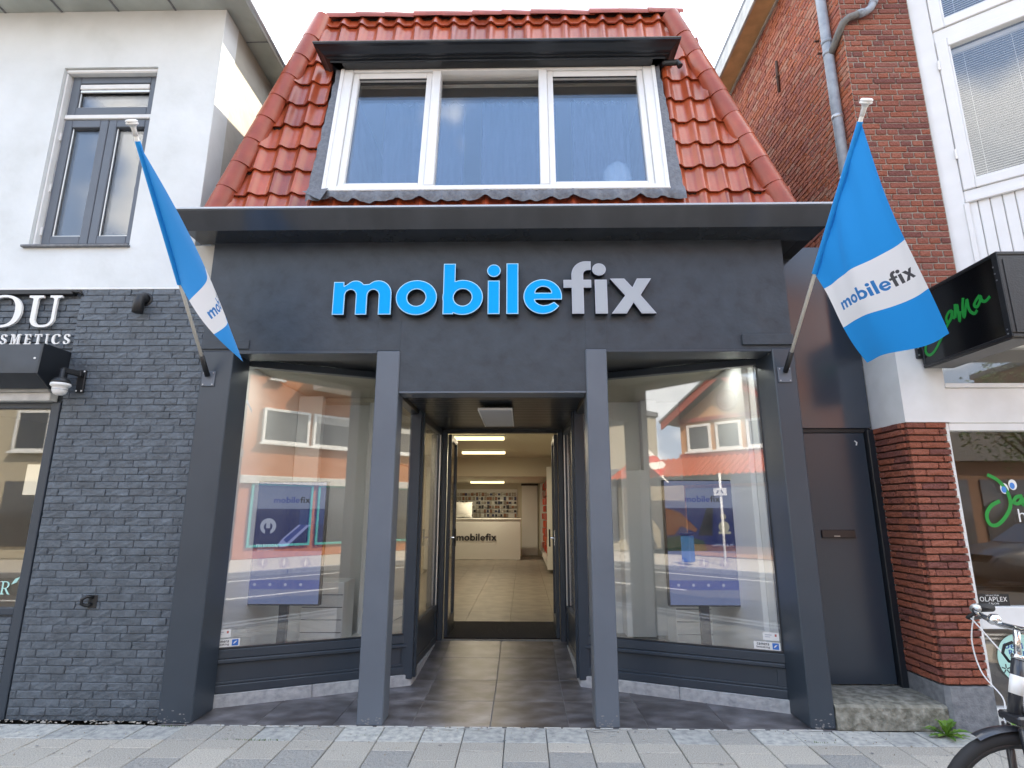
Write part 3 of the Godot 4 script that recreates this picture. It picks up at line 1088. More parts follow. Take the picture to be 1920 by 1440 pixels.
func half_round(length: float, r0: float, r1: float) -> ArrayMesh:
	var st := mb(true)
	var n := 12
	for i in n:
		var a := lerpf(-0.35, PI + 0.35, float(i) / n)
		var b := lerpf(-0.35, PI + 0.35, float(i + 1) / n)
		var pa := Vector3(cos(a), 0, sin(a))
		var pb := Vector3(cos(b), 0, sin(b))
		var up := Vector3(0, length, 0)
		quad(st, pa * r0, pb * r0, pb * r1 + up, pa * r1 + up, pa + pb)
	st.set_smooth_group(2)
	for i in n:
		var a := lerpf(-0.35, PI + 0.35, float(i) / n)
		var b := lerpf(-0.35, PI + 0.35, float(i + 1) / n)
		var pa := Vector3(cos(a), 0, sin(a))
		var pb := Vector3(cos(b), 0, sin(b))
		quad(st, pa * r0, pb * r0, pb * (r0 - 0.016), pa * (r0 - 0.016), Vector3(0, -1, 0))
		quad(st, pa * (r0 - 0.016) + Vector3(0, 0.001, 0), pb * (r0 - 0.016) + Vector3(0, 0.001, 0), pb * (r0 - 0.016) + Vector3(0, length * 0.5, 0), pa * (r0 - 0.016) + Vector3(0, length * 0.5, 0), -pa - pb)
	st.generate_normals()
	return st.commit()


func make_roof(s: Node3D) -> void:
	var F := slope_frame()
	rng.seed = 8
	var top := 2.45
	# decking under the tiles, with a hole where the dormer stands
	var st := mb()
	for r in [[-0.2, 0.20], [1.74, top]]:
		quad(st, F * Vector3(hip_x(r[0], true), r[0], 0), F * Vector3(hip_x(r[0], false), r[0], 0), F * Vector3(hip_x(r[1], false), r[1], 0), F * Vector3(hip_x(r[1], true), r[1], 0), F.basis.z)
	quad(st, F * Vector3(hip_x(0.2, true), 0.2, 0), F * Vector3(-1.78, 0.2, 0), F * Vector3(-1.78, 1.74, 0), F * Vector3(hip_x(1.74, true), 1.74, 0), F.basis.z)
	quad(st, F * Vector3(1.30, 0.2, 0), F * Vector3(hip_x(0.2, false), 0.2, 0), F * Vector3(hip_x(1.74, false), 1.74, 0), F * Vector3(1.30, 1.74, 0), F.basis.z)
	for left in [true, false]:
		var back := Vector3(-0.0 if left else 0.0, 0, -9)
		var a := F * Vector3(hip_x(-0.2, left), -0.2, 0)
		var b := F * Vector3(hip_x(top, left), top, 0)
		quad(st, a, b, b + back, a + back, Vector3(-1 if left else 1, 0.3, 0))
	var l := F * Vector3(hip_x(top, true), top, 0)
	var r_ := F * Vector3(hip_x(top, false), top, 0)
	quad(st, l, r_, r_ + Vector3(0, 1.2, -9), l + Vector3(0, 1.2, -9), Vector3.UP)
	var roof := obj(s, "roof", st, M.under_roof)
	var meshes := [tile_mesh(0.0), tile_mesh(0.8), tile_mesh(-0.8)]
	for row in 10:
		var v := 0.105 + (row - 1) * TG
		for c in range(-16, 14):
			var x := c * TW + 0.03
			if v > top - 0.08:
				continue
			var m0 := hip_x(v + TG * 0.3, true) + 0.0
			var m1 := hip_x(v + TG * 0.3, false) - 0.0
			if x + TW < m0 + 0.05 or x > m1 - 0.05 or x < hip_x(v + TG, true) - 0.14 or x + TW > hip_x(v + TG, false) + 0.14:
				continue
			var y0 := v
			var inside: bool = x + TW * 0.6 > -1.80 and x + TW * 0.4 < 1.31
			if inside and v + TG > 0.21 and v < 1.62:
				if v > 0.18 or v + TG < 0.2:
					continue
				if v > -0.1 and v < 0.15:
					pass
			if inside and v > 0.12 and v < 1.62:
				continue
			var j := Basis.from_euler(Vector3(rng.randf_range(-0.012, 0.012), 0, rng.randf_range(-0.008, 0.008)))
			var cut := 1.0
			if inside and v < 0.2:
				cut = clampf((0.13 - v) / (TG + 0.05), 0.2, 1.0)
			if v + TG + 0.05 > top - 0.02:
				cut = (top - 0.02 - v) / (TG + 0.05)
			put(roof, "roof_tile", meshes[rng.randi() % 3], M.tile[[0, 1, 2, 3, 0, 1, 2, 4][rng.randi() % 8]], Transform3D(F.basis * j * Basis.from_scale(Vector3(1, cut, 1)), F * Vector3(x, y0, rng.randf_range(-0.002, 0.002))))
	# hip tiles up both edges and ridge tiles along the top
	var hip := half_round(0.345, 0.106, 0.090)
	for left in [true, false]:
		var a := Vector3(hip_x(-0.12, left), -0.12, 0.0)
		var b := Vector3(hip_x(top + 0.06, left), top + 0.06, 0.0)
		var d := (b - a).normalized()
		var n := int((b - a).length() / 0.285)
		for k in n:
			var out := (Vector3(-0.55 if left else 0.55, 0, 1)).normalized()
			out = (out - d * out.dot(d)).normalized()
			var x := d.cross(out)
			var p := a + d * (0.285 * k) + out * 0.008
			put(roof, "hip_tile", hip, M.hip if rng.randf() < 0.7 else M.tile[0], Transform3D(F.basis * Basis(x, d, out) * Basis.from_euler(Vector3(0.035, 0, rng.randf_range(-0.01, 0.01))), F * p))
	var ridge := half_round(0.36, 0.10, 0.088)
	for k in 12:
		var x := hip_x(top, true) + 0.02 + k * 0.305
		if x > hip_x(top, false) - 0.15:
			break
		put(roof, "ridge_tile", ridge, M.hip, Transform3D(F.basis * Basis(Vector3(0, 0, 1), Vector3(1, 0, 0), Vector3(0, 1, 0)) * Basis.from_euler(Vector3(0, 0, rng.randf_range(-0.03, 0.03))), F * Vector3(x, top - 0.02 + rng.randf_range(0, 0.015), -0.03)))


func make_dormer(s: Node3D) -> void:
	var F := slope_frame()
	var d := box(s, "dormer", M.lead, [-1.79, -1.74, 0.10, 1.75, -0.9, 0.05], 0.0, F)
	box(d, "cheek", M.lead, [1.27, 1.32, 0.10, 1.75, -0.9, 0.05], 0.0, F)
	# white frame: outer members, mullions, sashes
	var z0 := -0.05
	var z1 := 0.075
	var fr := [[-1.763, -1.655, 0.105, 1.70], [1.180, 1.282, 0.105, 1.70], [-1.6545, 1.1795, 1.58, 1.70], [-1.6545, 1.1795, 0.105, 0.160], [-0.872, -0.790, 0.1605, 1.5795], [0.165, 0.245, 0.1605, 1.5795]]
	for r in fr:
		box(d, "frame_member", M.white_paint, [r[0], r[1], r[2], r[3], z0, z1], 0.006, F)
	for x in [-1.776, 1.262]:
		box(d, "cover_strip", M.white_paint, [x, x + 0.034, 0.101, 1.69, 0.0755, 0.087], 0.003, F)
		for k in 6:
			var sc := mb()
			lathe(sc, Transform3D(F.basis * Basis(Vector3.RIGHT, PI / 2), F * Vector3(x + 0.017, 0.28 + k * 0.26, 0.087)), [[0.0035, -0.001], [0.0035, 0.0015], [0.0, 0.002]], 8)
			obj(d, "screw", sc, M.steel)
	box(d, "sill", M.white_paint, [-1.775, 1.295, 0.080, 0.1045, -0.03, 0.105], 0.006, F)
	var names := [[-1.654, -0.8725, 0.0], [0.2455, 1.1795, 0.0]]
	for r in names:
		var a: float = r[0]
		var b: float = r[1]
		var st := mb()
		ab(st, Vector3(a + 0.001, 0.162, 0.0), Vector3(a + 0.058, 1.578, 0.055), 0.006, F)
		ab(st, Vector3(b - 0.058, 0.162, 0.0), Vector3(b - 0.001, 1.578, 0.055), 0.006, F)
		ab(st, Vector3(a + 0.0585, 1.51, 0.0), Vector3(b - 0.0585, 1.578, 0.055), 0.006, F)
		ab(st, Vector3(a + 0.0585, 0.162, 0.0), Vector3(b - 0.0585, 0.207, 0.055), 0.006, F)
		var sash := obj(d, "sash", st, M.white_paint)
		pane(sash, "pane", [a + 0.055, b - 0.055, 0.205, 1.512, 0.028], F)
		pane(sash, "pane", [a + 0.055, b - 0.055, 0.205, 1.512, -0.008], F, false)
		box(sash, "gasket", M.black, [a + 0.0585, b - 0.0585, 1.504, 1.5095, 0.034, 0.046], 0.0, F)
	pane(d, "pane", [-0.791, 0.166, 0.159, 1.581, 0.02], F)
	pane(d, "pane", [-0.791, 0.166, 0.159, 1.581, -0.015], F, false)
	# cornice: a soffit, a plain band and a flaring crown
	var c := mb()
	var prof := [[-0.20, 1.615], [0.16, 1.615], [0.16, 1.635], [0.195, 1.637], [0.195, 1.650], [0.225, 1.655], [0.25, 1.668], [0.29, 1.684], [0.32, 1.690], [0.32, 1.706], [-0.55, 1.74]]
	for i in prof.size() - 1:
		var p: Array = prof[i]
		var q: Array = prof[i + 1]
		var n := Vector3(0, p[0] - q[0], q[1] - p[1])
		var ep: float = p[0] * 0.72
		var eq: float = q[0] * 0.72
		quad(c, dz(F, -1.745 - ep, p[1], p[0]), dz(F, 1.262 + ep, p[1], p[0]), dz(F, 1.262 + eq, q[1], q[0]), dz(F, -1.745 - eq, q[1], q[0]), n)
		if p[0] >= 0.0 and q[0] >= 0.0:
			for sx in [-1.0, 1.0]:
				var bx: float = -1.745 if sx < 0 else 1.262
				quad(c, dz(F, bx + sx * ep, p[1], p[0]), dz(F, bx + sx * eq, q[1], q[0]), dz(F, bx + sx * eq, q[1], -0.75), dz(F, bx + sx * ep, p[1], -0.75), Vector3(sx, 0, 0))
	for sx in [-1.0, 1.0]:
		var bx: float = -1.745 if sx < 0 else 1.262
		quad(c, dz(F, bx, 1.615, 0.16), dz(F, bx + sx * 0.115, 1.615, 0.16), dz(F, bx + sx * 0.115, 1.615, -0.75), dz(F, bx, 1.615, -0.75), Vector3(0, -1, 0))
	var co := obj(d, "cornice", c, M.paint_dark)
	var lip := mb()
	tube(lip, [dz(F, -1.98, 1.708, 0.317), dz(F, -0.6, 1.705, 0.319), dz(F, 0.5, 1.708, 0.317), dz(F, 1.495, 1.708, 0.317)], 0.010, 8)
	obj(co, "zinc_roll", lip, nmat(lin(0.10, 0.10, 0.095), 0.5, M.soft, 3.0))
	box(co, "cornice_band", M.gutter, [-1.86, 1.38, 5.794, 5.812, -0.02, 0.004], 0.003)
	var spout := mb()
	tube(spout, [dz(F, 1.37, 1.62, 0.10), dz(F, 1.50, 1.59, 0.14), dz(F, 1.52, 1.54, 0.15)], 0.028, 10)
	obj(co, "spout", spout, M.black)
	# lead flashing: two side strips and a wavy apron dressed over the tiles
	rng.seed = 33
	var ap := mb(true)
	var n := 150
	var rows := [[0.112, 0.085, 0.0], [0.062, 0.098, 0.25], [0.020, 0.08, 0.8], [-0.012, 0.07, 1.0]]
	var pts: Array = []
	for i in n + 1:
		var x := lerpf(-1.90, 1.42, float(i) / n)
		var t := fposmod((x - 0.03) / TW, 1.0)
		var h := roll(t)
		var line: Array[Vector3] = []
		for r in rows:
			var w: float = r[2]
			line.append(F * Vector3(x, r[0] - w * 0.018 * sin(x * 9.0 + 1.0) - w * 0.012 * sin(x * 23.0) + rng.randf_range(-0.003, 0.003), r[1] + w * (h * 0.9 - 0.02 + 0.035) + rng.randf_range(-0.004, 0.004)))
		pts.append(line)
	for i in n:
		for k in 3:
			quad(ap, pts[i][k], pts[i + 1][k], pts[i + 1][k + 1], pts[i][k + 1], F.basis.z)
	obj(d, "lead_apron", ap, M.lead)
	for sx in [-1.0, 1.0]:
		var fl := mb(true)
		var bx: float = -1.775 if sx < 0 else 1.29
		for i in 24:
			var v0 := lerpf(0.02, 1.66, i / 24.0)
			var v1 := lerpf(0.02, 1.66, (i + 1) / 24.0)
			var wd0 := lerpf(0.135, 0.045, i / 24.0) + 0.006 * sin(i * 2.3)
			var wd1 := lerpf(0.135, 0.045, (i + 1) / 24.0) + 0.006 * sin((i + 1) * 2.3)
			quad(fl, F * Vector3(bx, v0, 0.075), F * Vector3(bx + sx * wd0, v0, 0.072 + 0.008 * sin(i * 1.7)), F * Vector3(bx + sx * wd1, v1, 0.072 + 0.008 * sin((i + 1) * 1.7)), F * Vector3(bx, v1, 0.075), F.basis.z)
		obj(d, "lead_flashing", fl, M.lead)
	var fold := mb(true)
	tri(fold, F * Vector3(-1.93, 0.07, 0.11), F * Vector3(-1.70, 0.10, 0.115), F * Vector3(-1.75, -0.04, 0.13), F.basis.z)
	tri(fold, F * Vector3(-1.93, 0.07, 0.11), F * Vector3(-1.80, -0.015, 0.125), F * Vector3(-1.75, -0.04, 0.13), F.basis.z)
	obj(d, "lead_fold", fold, M.lead)
	# the room behind: plain walls, ceiling, and curtains
	var room := nmat(lin(0.10, 0.13, 0.20), 0.9, M.soft, 1.0)
	box(d, "room_wall", room, [-1.9, 1.4, 4.0, 6.0, -3.0, -2.9], 0.0)
	box(d, "room_floor", mat(lin(0.1, 0.1, 0.1), 0.9), [-1.74, 1.27, 4.02, 4.1, -2.9, -0.1], 0.0)
	box(d, "room_ceiling", mat(lin(0.34, 0.38, 0.46), 0.9), [-1.74, 1.27, 5.80, 5.86, -2.9, -0.27], 0.0)
	box(d, "room_beam", mat(lin(0.22, 0.22, 0.2), 0.9), [-1.70, 1.24, 5.66, 5.70, -0.36, -0.2], 0.0)
	box(d, "room_wall", room, [-1.9, -1.72, 4.0, 6.0, -2.9, -0.30], 0.0)
	box(d, "room_wall", room, [1.24, 1.4, 4.0, 6.0, -2.9, -0.30], 0.0)
	box(d, "room_ceiling", room, [-1.9, 1.4, 5.87, 6.1, -3.0, -0.22], 0.0)
	for c_ in [[-1.45, -0.60], [-0.42, 0.36], [0.52, 1.12]]:
		var cu := mb(true)
		for i in 28:
			var xa := lerpf(c_[0], c_[1], i / 28.0)
			var xb := lerpf(c_[0], c_[1], (i + 1) / 28.0)
			var za := -0.75 + 0.03 * sin(i * 1.35) + 0.012 * sin(i * 0.6)
			var zb := -0.75 + 0.03 * sin((i + 1) * 1.35) + 0.012 * sin((i + 1) * 0.6)
			quad(cu, Vector3(xa, 4.25, za + 0.25), Vector3(xb, 4.25, zb + 0.25), Vector3(xb, 5.799, zb + 0.16), Vector3(xa, 5.799, za + 0.16), Vector3(0, 0, 1))
		obj(d, "curtain", cu, mat(lin(0.018, 0.035, 0.085), 0.9))


func dz(_F: Transform3D, x: float, v: float, z: float) -> Vector3:
	# cornice profile stands upright: height from v, distance out measured from the frame head
	return Vector3(x, 4.2 + v * 0.986, -0.185 + z + 0.02)


func make_plastic_bag() -> void:
	var F := slope_frame()
	rng.seed = 4
	var st := mb(true)
	var n := FastNoiseLite.new()
	n.seed = 2
	n.frequency = 2.6
	n.noise_type = FastNoiseLite.TYPE_CELLULAR
	var c := Vector3(0.90, 0.42, -0.16)
	var W := 18
	var H := 12
	var at := func(i: int, j: int) -> Vector3:
		var a := TAU * i / W
		var b := PI * j / H
		var d := Vector3(sin(b) * cos(a), cos(b), sin(b) * sin(a))
		var r := 1.0 + 0.42 * n.get_noise_3d(d.x, d.y, d.z)
		return F * (c + Vector3(d.x * 0.17, maxf(d.y * 0.24, -0.19), d.z * 0.10) * r)
	for i in W:
		for j in H:
			var p: Vector3 = at.call(i, j)
			quad(st, p, at.call(i + 1, j), at.call(i + 1, j + 1), at.call(i, j + 1), p - F * c)
	var m := mat(Color(0.62, 0.74, 0.86, 0.30), 0.28)
	m.transparency = BaseMaterial3D.TRANSPARENCY_ALPHA
	tag(obj(self, "plastic_bag", st, m), "crumpled clear plastic bag inside the right pane of the dormer window", "bag")


# ---------------------------------------------------------------- things on and in the phone shop
func make_sign() -> void:
	var t := thing("sign_lettering", "raised sign reading mobilefix, blue and grey letters on the dark sign wall", "sign", Vector3(-0.25, 3.19, 0))
	var s := 0.001557
	var place := Transform3D(Basis.from_scale(Vector3(s, s, 1.0)), Vector3(-1.63, 3.188, 0.012))
	var letters := logo_letters()
	for k in letters.size():
		var st := mb()
		for p in solid_parts(letters[k]):
			extrude(st, p, place, 0.055)
		var l := obj(t, "letter", st, M.letter_side)
		var e := mb()
		for p in solid_parts(letters[k]):
			extrude(e, p, place.translated(Vector3(0, 0, 0.0552)), 0.006)
		obj(l, "letter_rim", e, M.blue_edge if k < 6 else mat(lin(0.42, 0.45, 0.51), 0.35))
		var f := mb()
		for p in solid_parts(letters[k], -5.0):
			extrude(f, p, place.translated(Vector3(0, 0, 0.0614)), 0.002)
		obj(l, "letter_face", f, M.blue_face if k < 6 else M.grey_face)
		var pins := mb()
		for poly in letters[k][0]:
			var c := Vector2.ZERO
			var hi: Vector2 = poly[0]
			for p in poly:
				hi = hi if hi.y > p.y else p
			c = hi - Vector2(0, 22)
			tube(pins, [place * Vector3(c.x, c.y, -0.013), place * Vector3(c.x, c.y, 0.001)], 0.006, 6)
		obj(l, "spacer", pins, M.black)


func flag(label: String, base: Vector3, tip: Vector3, cloth: SurfaceTool, m: Material, lean: float) -> void:
	var t := thing("flag", label, "flag", base, "blue and white flags on the shop posts")
	var d := (tip - base).normalized()
	var st := mb(true)
	tube(st, [base + d * 0.10, tip], 0.0135, 14)
	obj(t, "pole", st, mat(lin(0.62, 0.60, 0.54), 0.4))
	var sk := mb(true)
	tube(sk, [base + d * 0.015, base + d * 0.20], 0.021, 14)
	var holder := obj(t, "socket", sk, M.black)
	box(holder, "mount_plate", M.paint_light, [base.x - 0.055, base.x + 0.055, base.y - 0.075, base.y + 0.055, 0.0142, 0.026], 0.004)
	for q in [[-0.04, -0.06], [0.04, -0.06], [-0.04, 0.04], [0.04, 0.04]]:
		var sc := mb()
		lathe(sc, Transform3D(Basis(Vector3.RIGHT, PI / 2), Vector3(base.x + q[0], base.y + q[1], 0.026)), [[0.006, -0.001], [0.006, 0.003], [0.0, 0.004]], 8)
		obj(holder, "screw", sc, M.steel)
	var k := mb(true)
	var x := d.cross(Vector3.RIGHT).normalized()
	lathe(k, Transform3D(Basis(x, d, x.cross(d)), tip), [[0.0, -0.02], [0.0155, -0.02], [0.0155, 0.025], [0.022, 0.045], [0.038, 0.053], [0.040, 0.061], [0.033, 0.064], [0.037, 0.067], [0.039, 0.075], [0.030, 0.083], [0.0, 0.085]], 24)
	obj(t, "finial", k, M.plastic_white)
	cloth.generate_normals()
	put(t, "cloth", cloth.commit(), m)


func flag_picture() -> ImageTexture:
	var im := Image.create(700, 1500, false, Image.FORMAT_RGB8)       # a thousand pixels to the metre
	im.fill(Color(0.05, 0.56, 0.87))
	im.fill_rect(Rect2i(0, 860, 700, 340), Color(0.90, 0.90, 0.91))
	logo_print(im, 72, 1090, 0.325, Color(0.16, 0.46, 0.74), Color(0.27, 0.27, 0.29))
	return ImageTexture.create_from_image(im)


func make_flags() -> void:
	var m := mat(Color.WHITE, 0.75)
	m.albedo_texture = flag_picture()
	m.cull_mode = BaseMaterial3D.CULL_DISABLED
	m.backlight_enabled = true
	m.backlight = Color(0.35, 0.35, 0.35)
	m.rim_enabled = true
	m.rim = 0.2
	# right flag, spread out by the wind; the hem is level, the hoist runs along the slanting pole
	var base := Vector3(2.181, 2.672, 0.03)
	var tip := Vector3(2.232, 4.10, 1.37)
	var P := func(t: float) -> Vector3: return base.lerp(tip, t)
	var a := Vector3(2.475, 2.602, 0.62)
	var b := Vector3(2.615, 2.608, 1.28)
	var st := mb(true)
	var U := 40
	var V := 44
	var g: Array = []
	for i in U + 1:
		var u := float(i) / U
		var top: Vector3 = P.call(lerpf(0.44, 0.970, u))
		var bot := a.lerp(b, u)
		var length := lerpf(0.78, 1.5, u)
		var col: Array = []
		for j in V + 1:
			var v := float(j) / V
			var p := top.lerp(bot, v)
			var sag := Vector3(-0.030, -0.0, 0.0) * sin(PI * v)
			var fold := 0.026 * sin(u * 8.5 + v * 1.2 + 0.4) * (1.0 - u * 0.25) * smoothstep(0.0, 0.25, v) + 0.010 * sin(u * 21.0 + v * 3.0) * (1.0 - v) + 0.012 * sin(v * 6.0 + u * 3.0)
			fold *= 0.75 + 0.25 * v
			col.append([p + sag + Vector3(0.75, 0.0, 0.45) * fold + Vector3(0, 0.012 * sin(u * 7.0) * v, 0), Vector2(u, 1.0 - (1.0 - v) * length / 1.5)])
		g.append(col)
	cloth_faces(st, g, U, V)
	sleeve(st, P, 0.44, 0.972)
	flag("blue flag with white mobilefix band, spread open on the right-hand post", base, tip, st, m, 0.0)
	# left flag, blown edge-on and folded along its length
	base = Vector3(-2.657, 2.650, 0.03)
	tip = Vector3(-2.660, 4.085, 1.265)
	var P2 := func(t: float) -> Vector3: return base.lerp(tip, t)
	st = mb(true)
	g = []
	for i in U + 1:
		var u := float(i) / U                     # 0 at the wall end of the sleeve, 1 at the tip
		var top: Vector3 = P2.call(lerpf(0.43, 0.970, u))
		var hem := Vector3(-2.075, 2.63, 0.60).lerp(Vector3(-1.99, 2.60, 0.80), u)
		var length := lerpf(0.80, 1.5, u)
		var col: Array = []
		for j in V + 1:
			var v := float(j) / V
			var p := top.lerp(hem, v)
			# the middle is pushed out to the front so that the cloth turns a fold towards the street
			var push := sin(PI * u) * sin(PI * pow(v, 0.8))
			p += Vector3(0.10, 0.03, 0.0) * push * 0.85
			p += Vector3(0.05, 0.0, 0.02) * sin(u * 6.0 + 0.5) * v * (1.0 - v) * 2.0
			p += Vector3(0.05, 0.0, 0.0) * u * sin(PI * v) - Vector3(0.05, 0.02, 0.0) * (1.0 - u) * sin(PI * v)
			col.append([p, Vector2(u, 1.0 - (1.0 - v) * length / 1.5)])
		g.append(col)
	cloth_faces(st, g, U, V)
	sleeve(st, P2, 0.43, 0.972)
	flag("blue flag with white mobilefix band, folded edge-on on the left-hand post", base, tip, st, m, 0.0)


func cloth_faces(st: SurfaceTool, g: Array, U: int, V: int) -> void:
	for i in U:
		for j in V:
			var q := [g[i][j], g[i + 1][j], g[i + 1][j + 1], g[i][j + 1]]
			quv(st, [q[0][0], q[1][0], q[2][0], q[3][0]], [q[0][1], q[1][1], q[2][1], q[3][1]], Vector3(-0.9, 0, 0.5))


func sleeve(st: SurfaceTool, P: Callable, t0: float, t1: float) -> void:
	st.set_smooth_group(2)
	var n := 12
	var a: Vector3 = P.call(t0)
	var b: Vector3 = P.call(t1)
	var d := (b - a).normalized()
	var x := d.cross(Vector3.RIGHT).normalized()
	var y := d.cross(x)
	for k in n:
		var p := x * cos(TAU * k / n) + y * sin(TAU * k / n)
		var q := x * cos(TAU * (k + 1) / n) + y * sin(TAU * (k + 1) / n)
		quv(st, [a + p * 0.022, a + q * 0.022, b + q * 0.018, b + p * 0.018], [Vector2(0.1, 0.05), Vector2(0.2, 0.05), Vector2(0.2, 0.1), Vector2(0.1, 0.1)], p + q)


func screen_picture(left: bool) -> ImageTexture:
	var im := Image.create(288, 480, false, Image.FORMAT_RGB8)
	im.fill(Color(0.48, 0.54, 0.72))
	im.fill_rect(Rect2i(0, 0, 288, 108), Color(0.50, 0.55, 0.70))
	var navy := Color(0.03, 0.12, 0.40)
	im.fill_rect(Rect2i(0, 108, 288, 168), navy)
	if left:
		# a tilted phone on the picture, and a ring with a spanner gap
		fill(im, poly2([112, 0, 130, 24, 245, 130, 262, 118, 258, 100, 150, -8, 122, -12]), [], 0, 250, 1.0, Color(0.62, 0.66, 0.90))
		fill(im, poly2([133, 18, 240, 116, 250, 106, 148, 6]), [], 0, 250, 1.0, Color(0.20, 0.28, 0.62))
		im.fill_rect(Rect2i(190, 112, 98, 60), Color(0.10, 0.22, 0.50))
		disc(im, 68, 178, 32, Color(0.72, 0.76, 0.86))
		disc(im, 68, 180, 17, navy)
		im.fill_rect(Rect2i(58, 180, 20, 34), navy)
		im.fill_rect(Rect2i(60, 160, 16, 26), Color(0.72, 0.76, 0.86))
	else:
		fill(im, poly2([0, 60, 0, 168, 60, 150, 128, 84, 118, 72, 60, 96, 30, 60]), [], 0, 276, 1.0, Color(0.50, 0.30, 0.20))
		fill(im, poly2([0, 0, 0, 52, 70, 60, 150, 40, 160, 0]), [], 0, 276, 1.0, Color(0.16, 0.28, 0.22))
		fill(im, poly2([128, 60, 170, 168, 196, 168, 186, 60]), [], 0, 276, 1.0, Color(0.03, 0.03, 0.05))
		disc(im, 236, 182, 22, Color(0.72, 0.70, 0.62))
		disc(im, 236, 142, 12, Color(0.66, 0.63, 0.56))
		im.fill_rect(Rect2i(212, 200, 50, 10), Color(0.72, 0.70, 0.62))
	logo_print(im, 82, 84, 0.082, Color(0.16, 0.26, 0.62), Color(0.05, 0.07, 0.14))
	for k in 3:
		disc(im, 60 + k * 84, 322, 21, Color(0.30, 0.38, 0.68))
		im.fill_rect(Rect2i(52 + k * 84, 318, 16, 3), Color(0.72, 0.75, 0.86))
		im.fill_rect(Rect2i(57 + k * 84, 308, 6, 24), Color(0.72, 0.75, 0.86))
		im.fill_rect(Rect2i(40 + k * 84, 352, 42, 4), Color(0.50, 0.55, 0.76))
	im.fill_rect(Rect2i(0, 388, 288, 36), Color(0.22, 0.34, 0.70))
	for k in 4:
		disc(im, 36 + k * 60, 406, 6, Color(0.70, 0.74, 0.88))
	return ImageTexture.create_from_image(im)


func make_screens() -> void:
	for left in [true, false]:
		var r := [-2.74, -2.005, 0.660, 1.835] if left else [1.395, 2.075, 0.690, 1.845]
		var z := -1.20 if left else -1.06
		var t := thing("display_screen", "upright display screen on a dark pole behind the left shop window" if left else "upright display screen on a dark pole behind the right shop window", "display", Vector3((r[0] + r[1]) * 0.5, 0.12, z), "upright screens in the shop windows")
		box(t, "housing", M.black, [r[0] - 0.012, r[1] + 0.012, r[2] - 0.014, r[3] + 0.012, z - 0.07, z], 0.004)
		var st := mb()
		quv(st, [Vector3(r[0], r[2], z + 0.002), Vector3(r[1], r[2], z + 0.002), Vector3(r[1], r[3], z + 0.002), Vector3(r[0], r[3], z + 0.002)], [Vector2(0, 1), Vector2(1, 1), Vector2(1, 0), Vector2(0, 0)], Vector3(0, 0, 1))
		var m := mat(Color(0.02, 0.02, 0.02), 0.15)
		m.emission_enabled = true
		m.emission_texture = screen_picture(left)
		m.emission_operator = BaseMaterial3D.EMISSION_OP_MULTIPLY
		m.emission = Color.WHITE
		m.emission_energy_multiplier = 0.14
		st.generate_normals()
		var s := put(t, "screen", st.commit(), m)
		var ink := emit(Color(0.1, 0.1, 0.1), Color(0.75, 0.78, 0.88), 0.19)
		var w: float = r[1] - r[0]
		if left:
			text(s, "screen_words", "TELEFOON", ink, Vector3(r[0] + w * 0.09, r[2] + 0.535, z + 0.003), 0.030, w * 0.30, Basis(), "Droid Sans", 700, 0.001)
			text(s, "screen_words", "REPARATIE", ink, Vector3(r[0] + w * 0.12, r[2] + 0.500, z + 0.003), 0.020, w * 0.23, Basis(), "Droid Sans", 400, 0.001)
		else:
			text(s, "screen_words", "LAPTOP & PC", ink, Vector3(r[0] + w * 0.64, r[2] + 0.535, z + 0.003), 0.022, w * 0.30, Basis(), "Droid Sans", 400, 0.001)
		var al := AreaLight3D.new()
		al.name = "screen_glow"
		al.area_size = Vector2(w, r[3] - r[2])
		al.light_energy = 0.015
		al.light_color = Color(0.72, 0.78, 1.0)
		al.area_range = 16.0
		al.area_attenuation = 2.0
		al.shadow_enabled = true
		t.add_child(al)
		al.position = Vector3(0, (r[2] + r[3]) * 0.5 - 0.12, 0.012)
		al.rotation.y = PI
		var cx: float = (r[0] + r[1]) * 0.5
		box(t, "pole", mat(lin(0.045, 0.042, 0.042), 0.4), [cx - 0.045, cx + 0.045, 0.146, r[2] + 0.1, z - 0.12, z - 0.072], 0.004)
		box(t, "foot", M.black, [cx - 0.25, cx + 0.25, 0.1455, 0.16, z - 0.3, z + 0.1], 0.004)


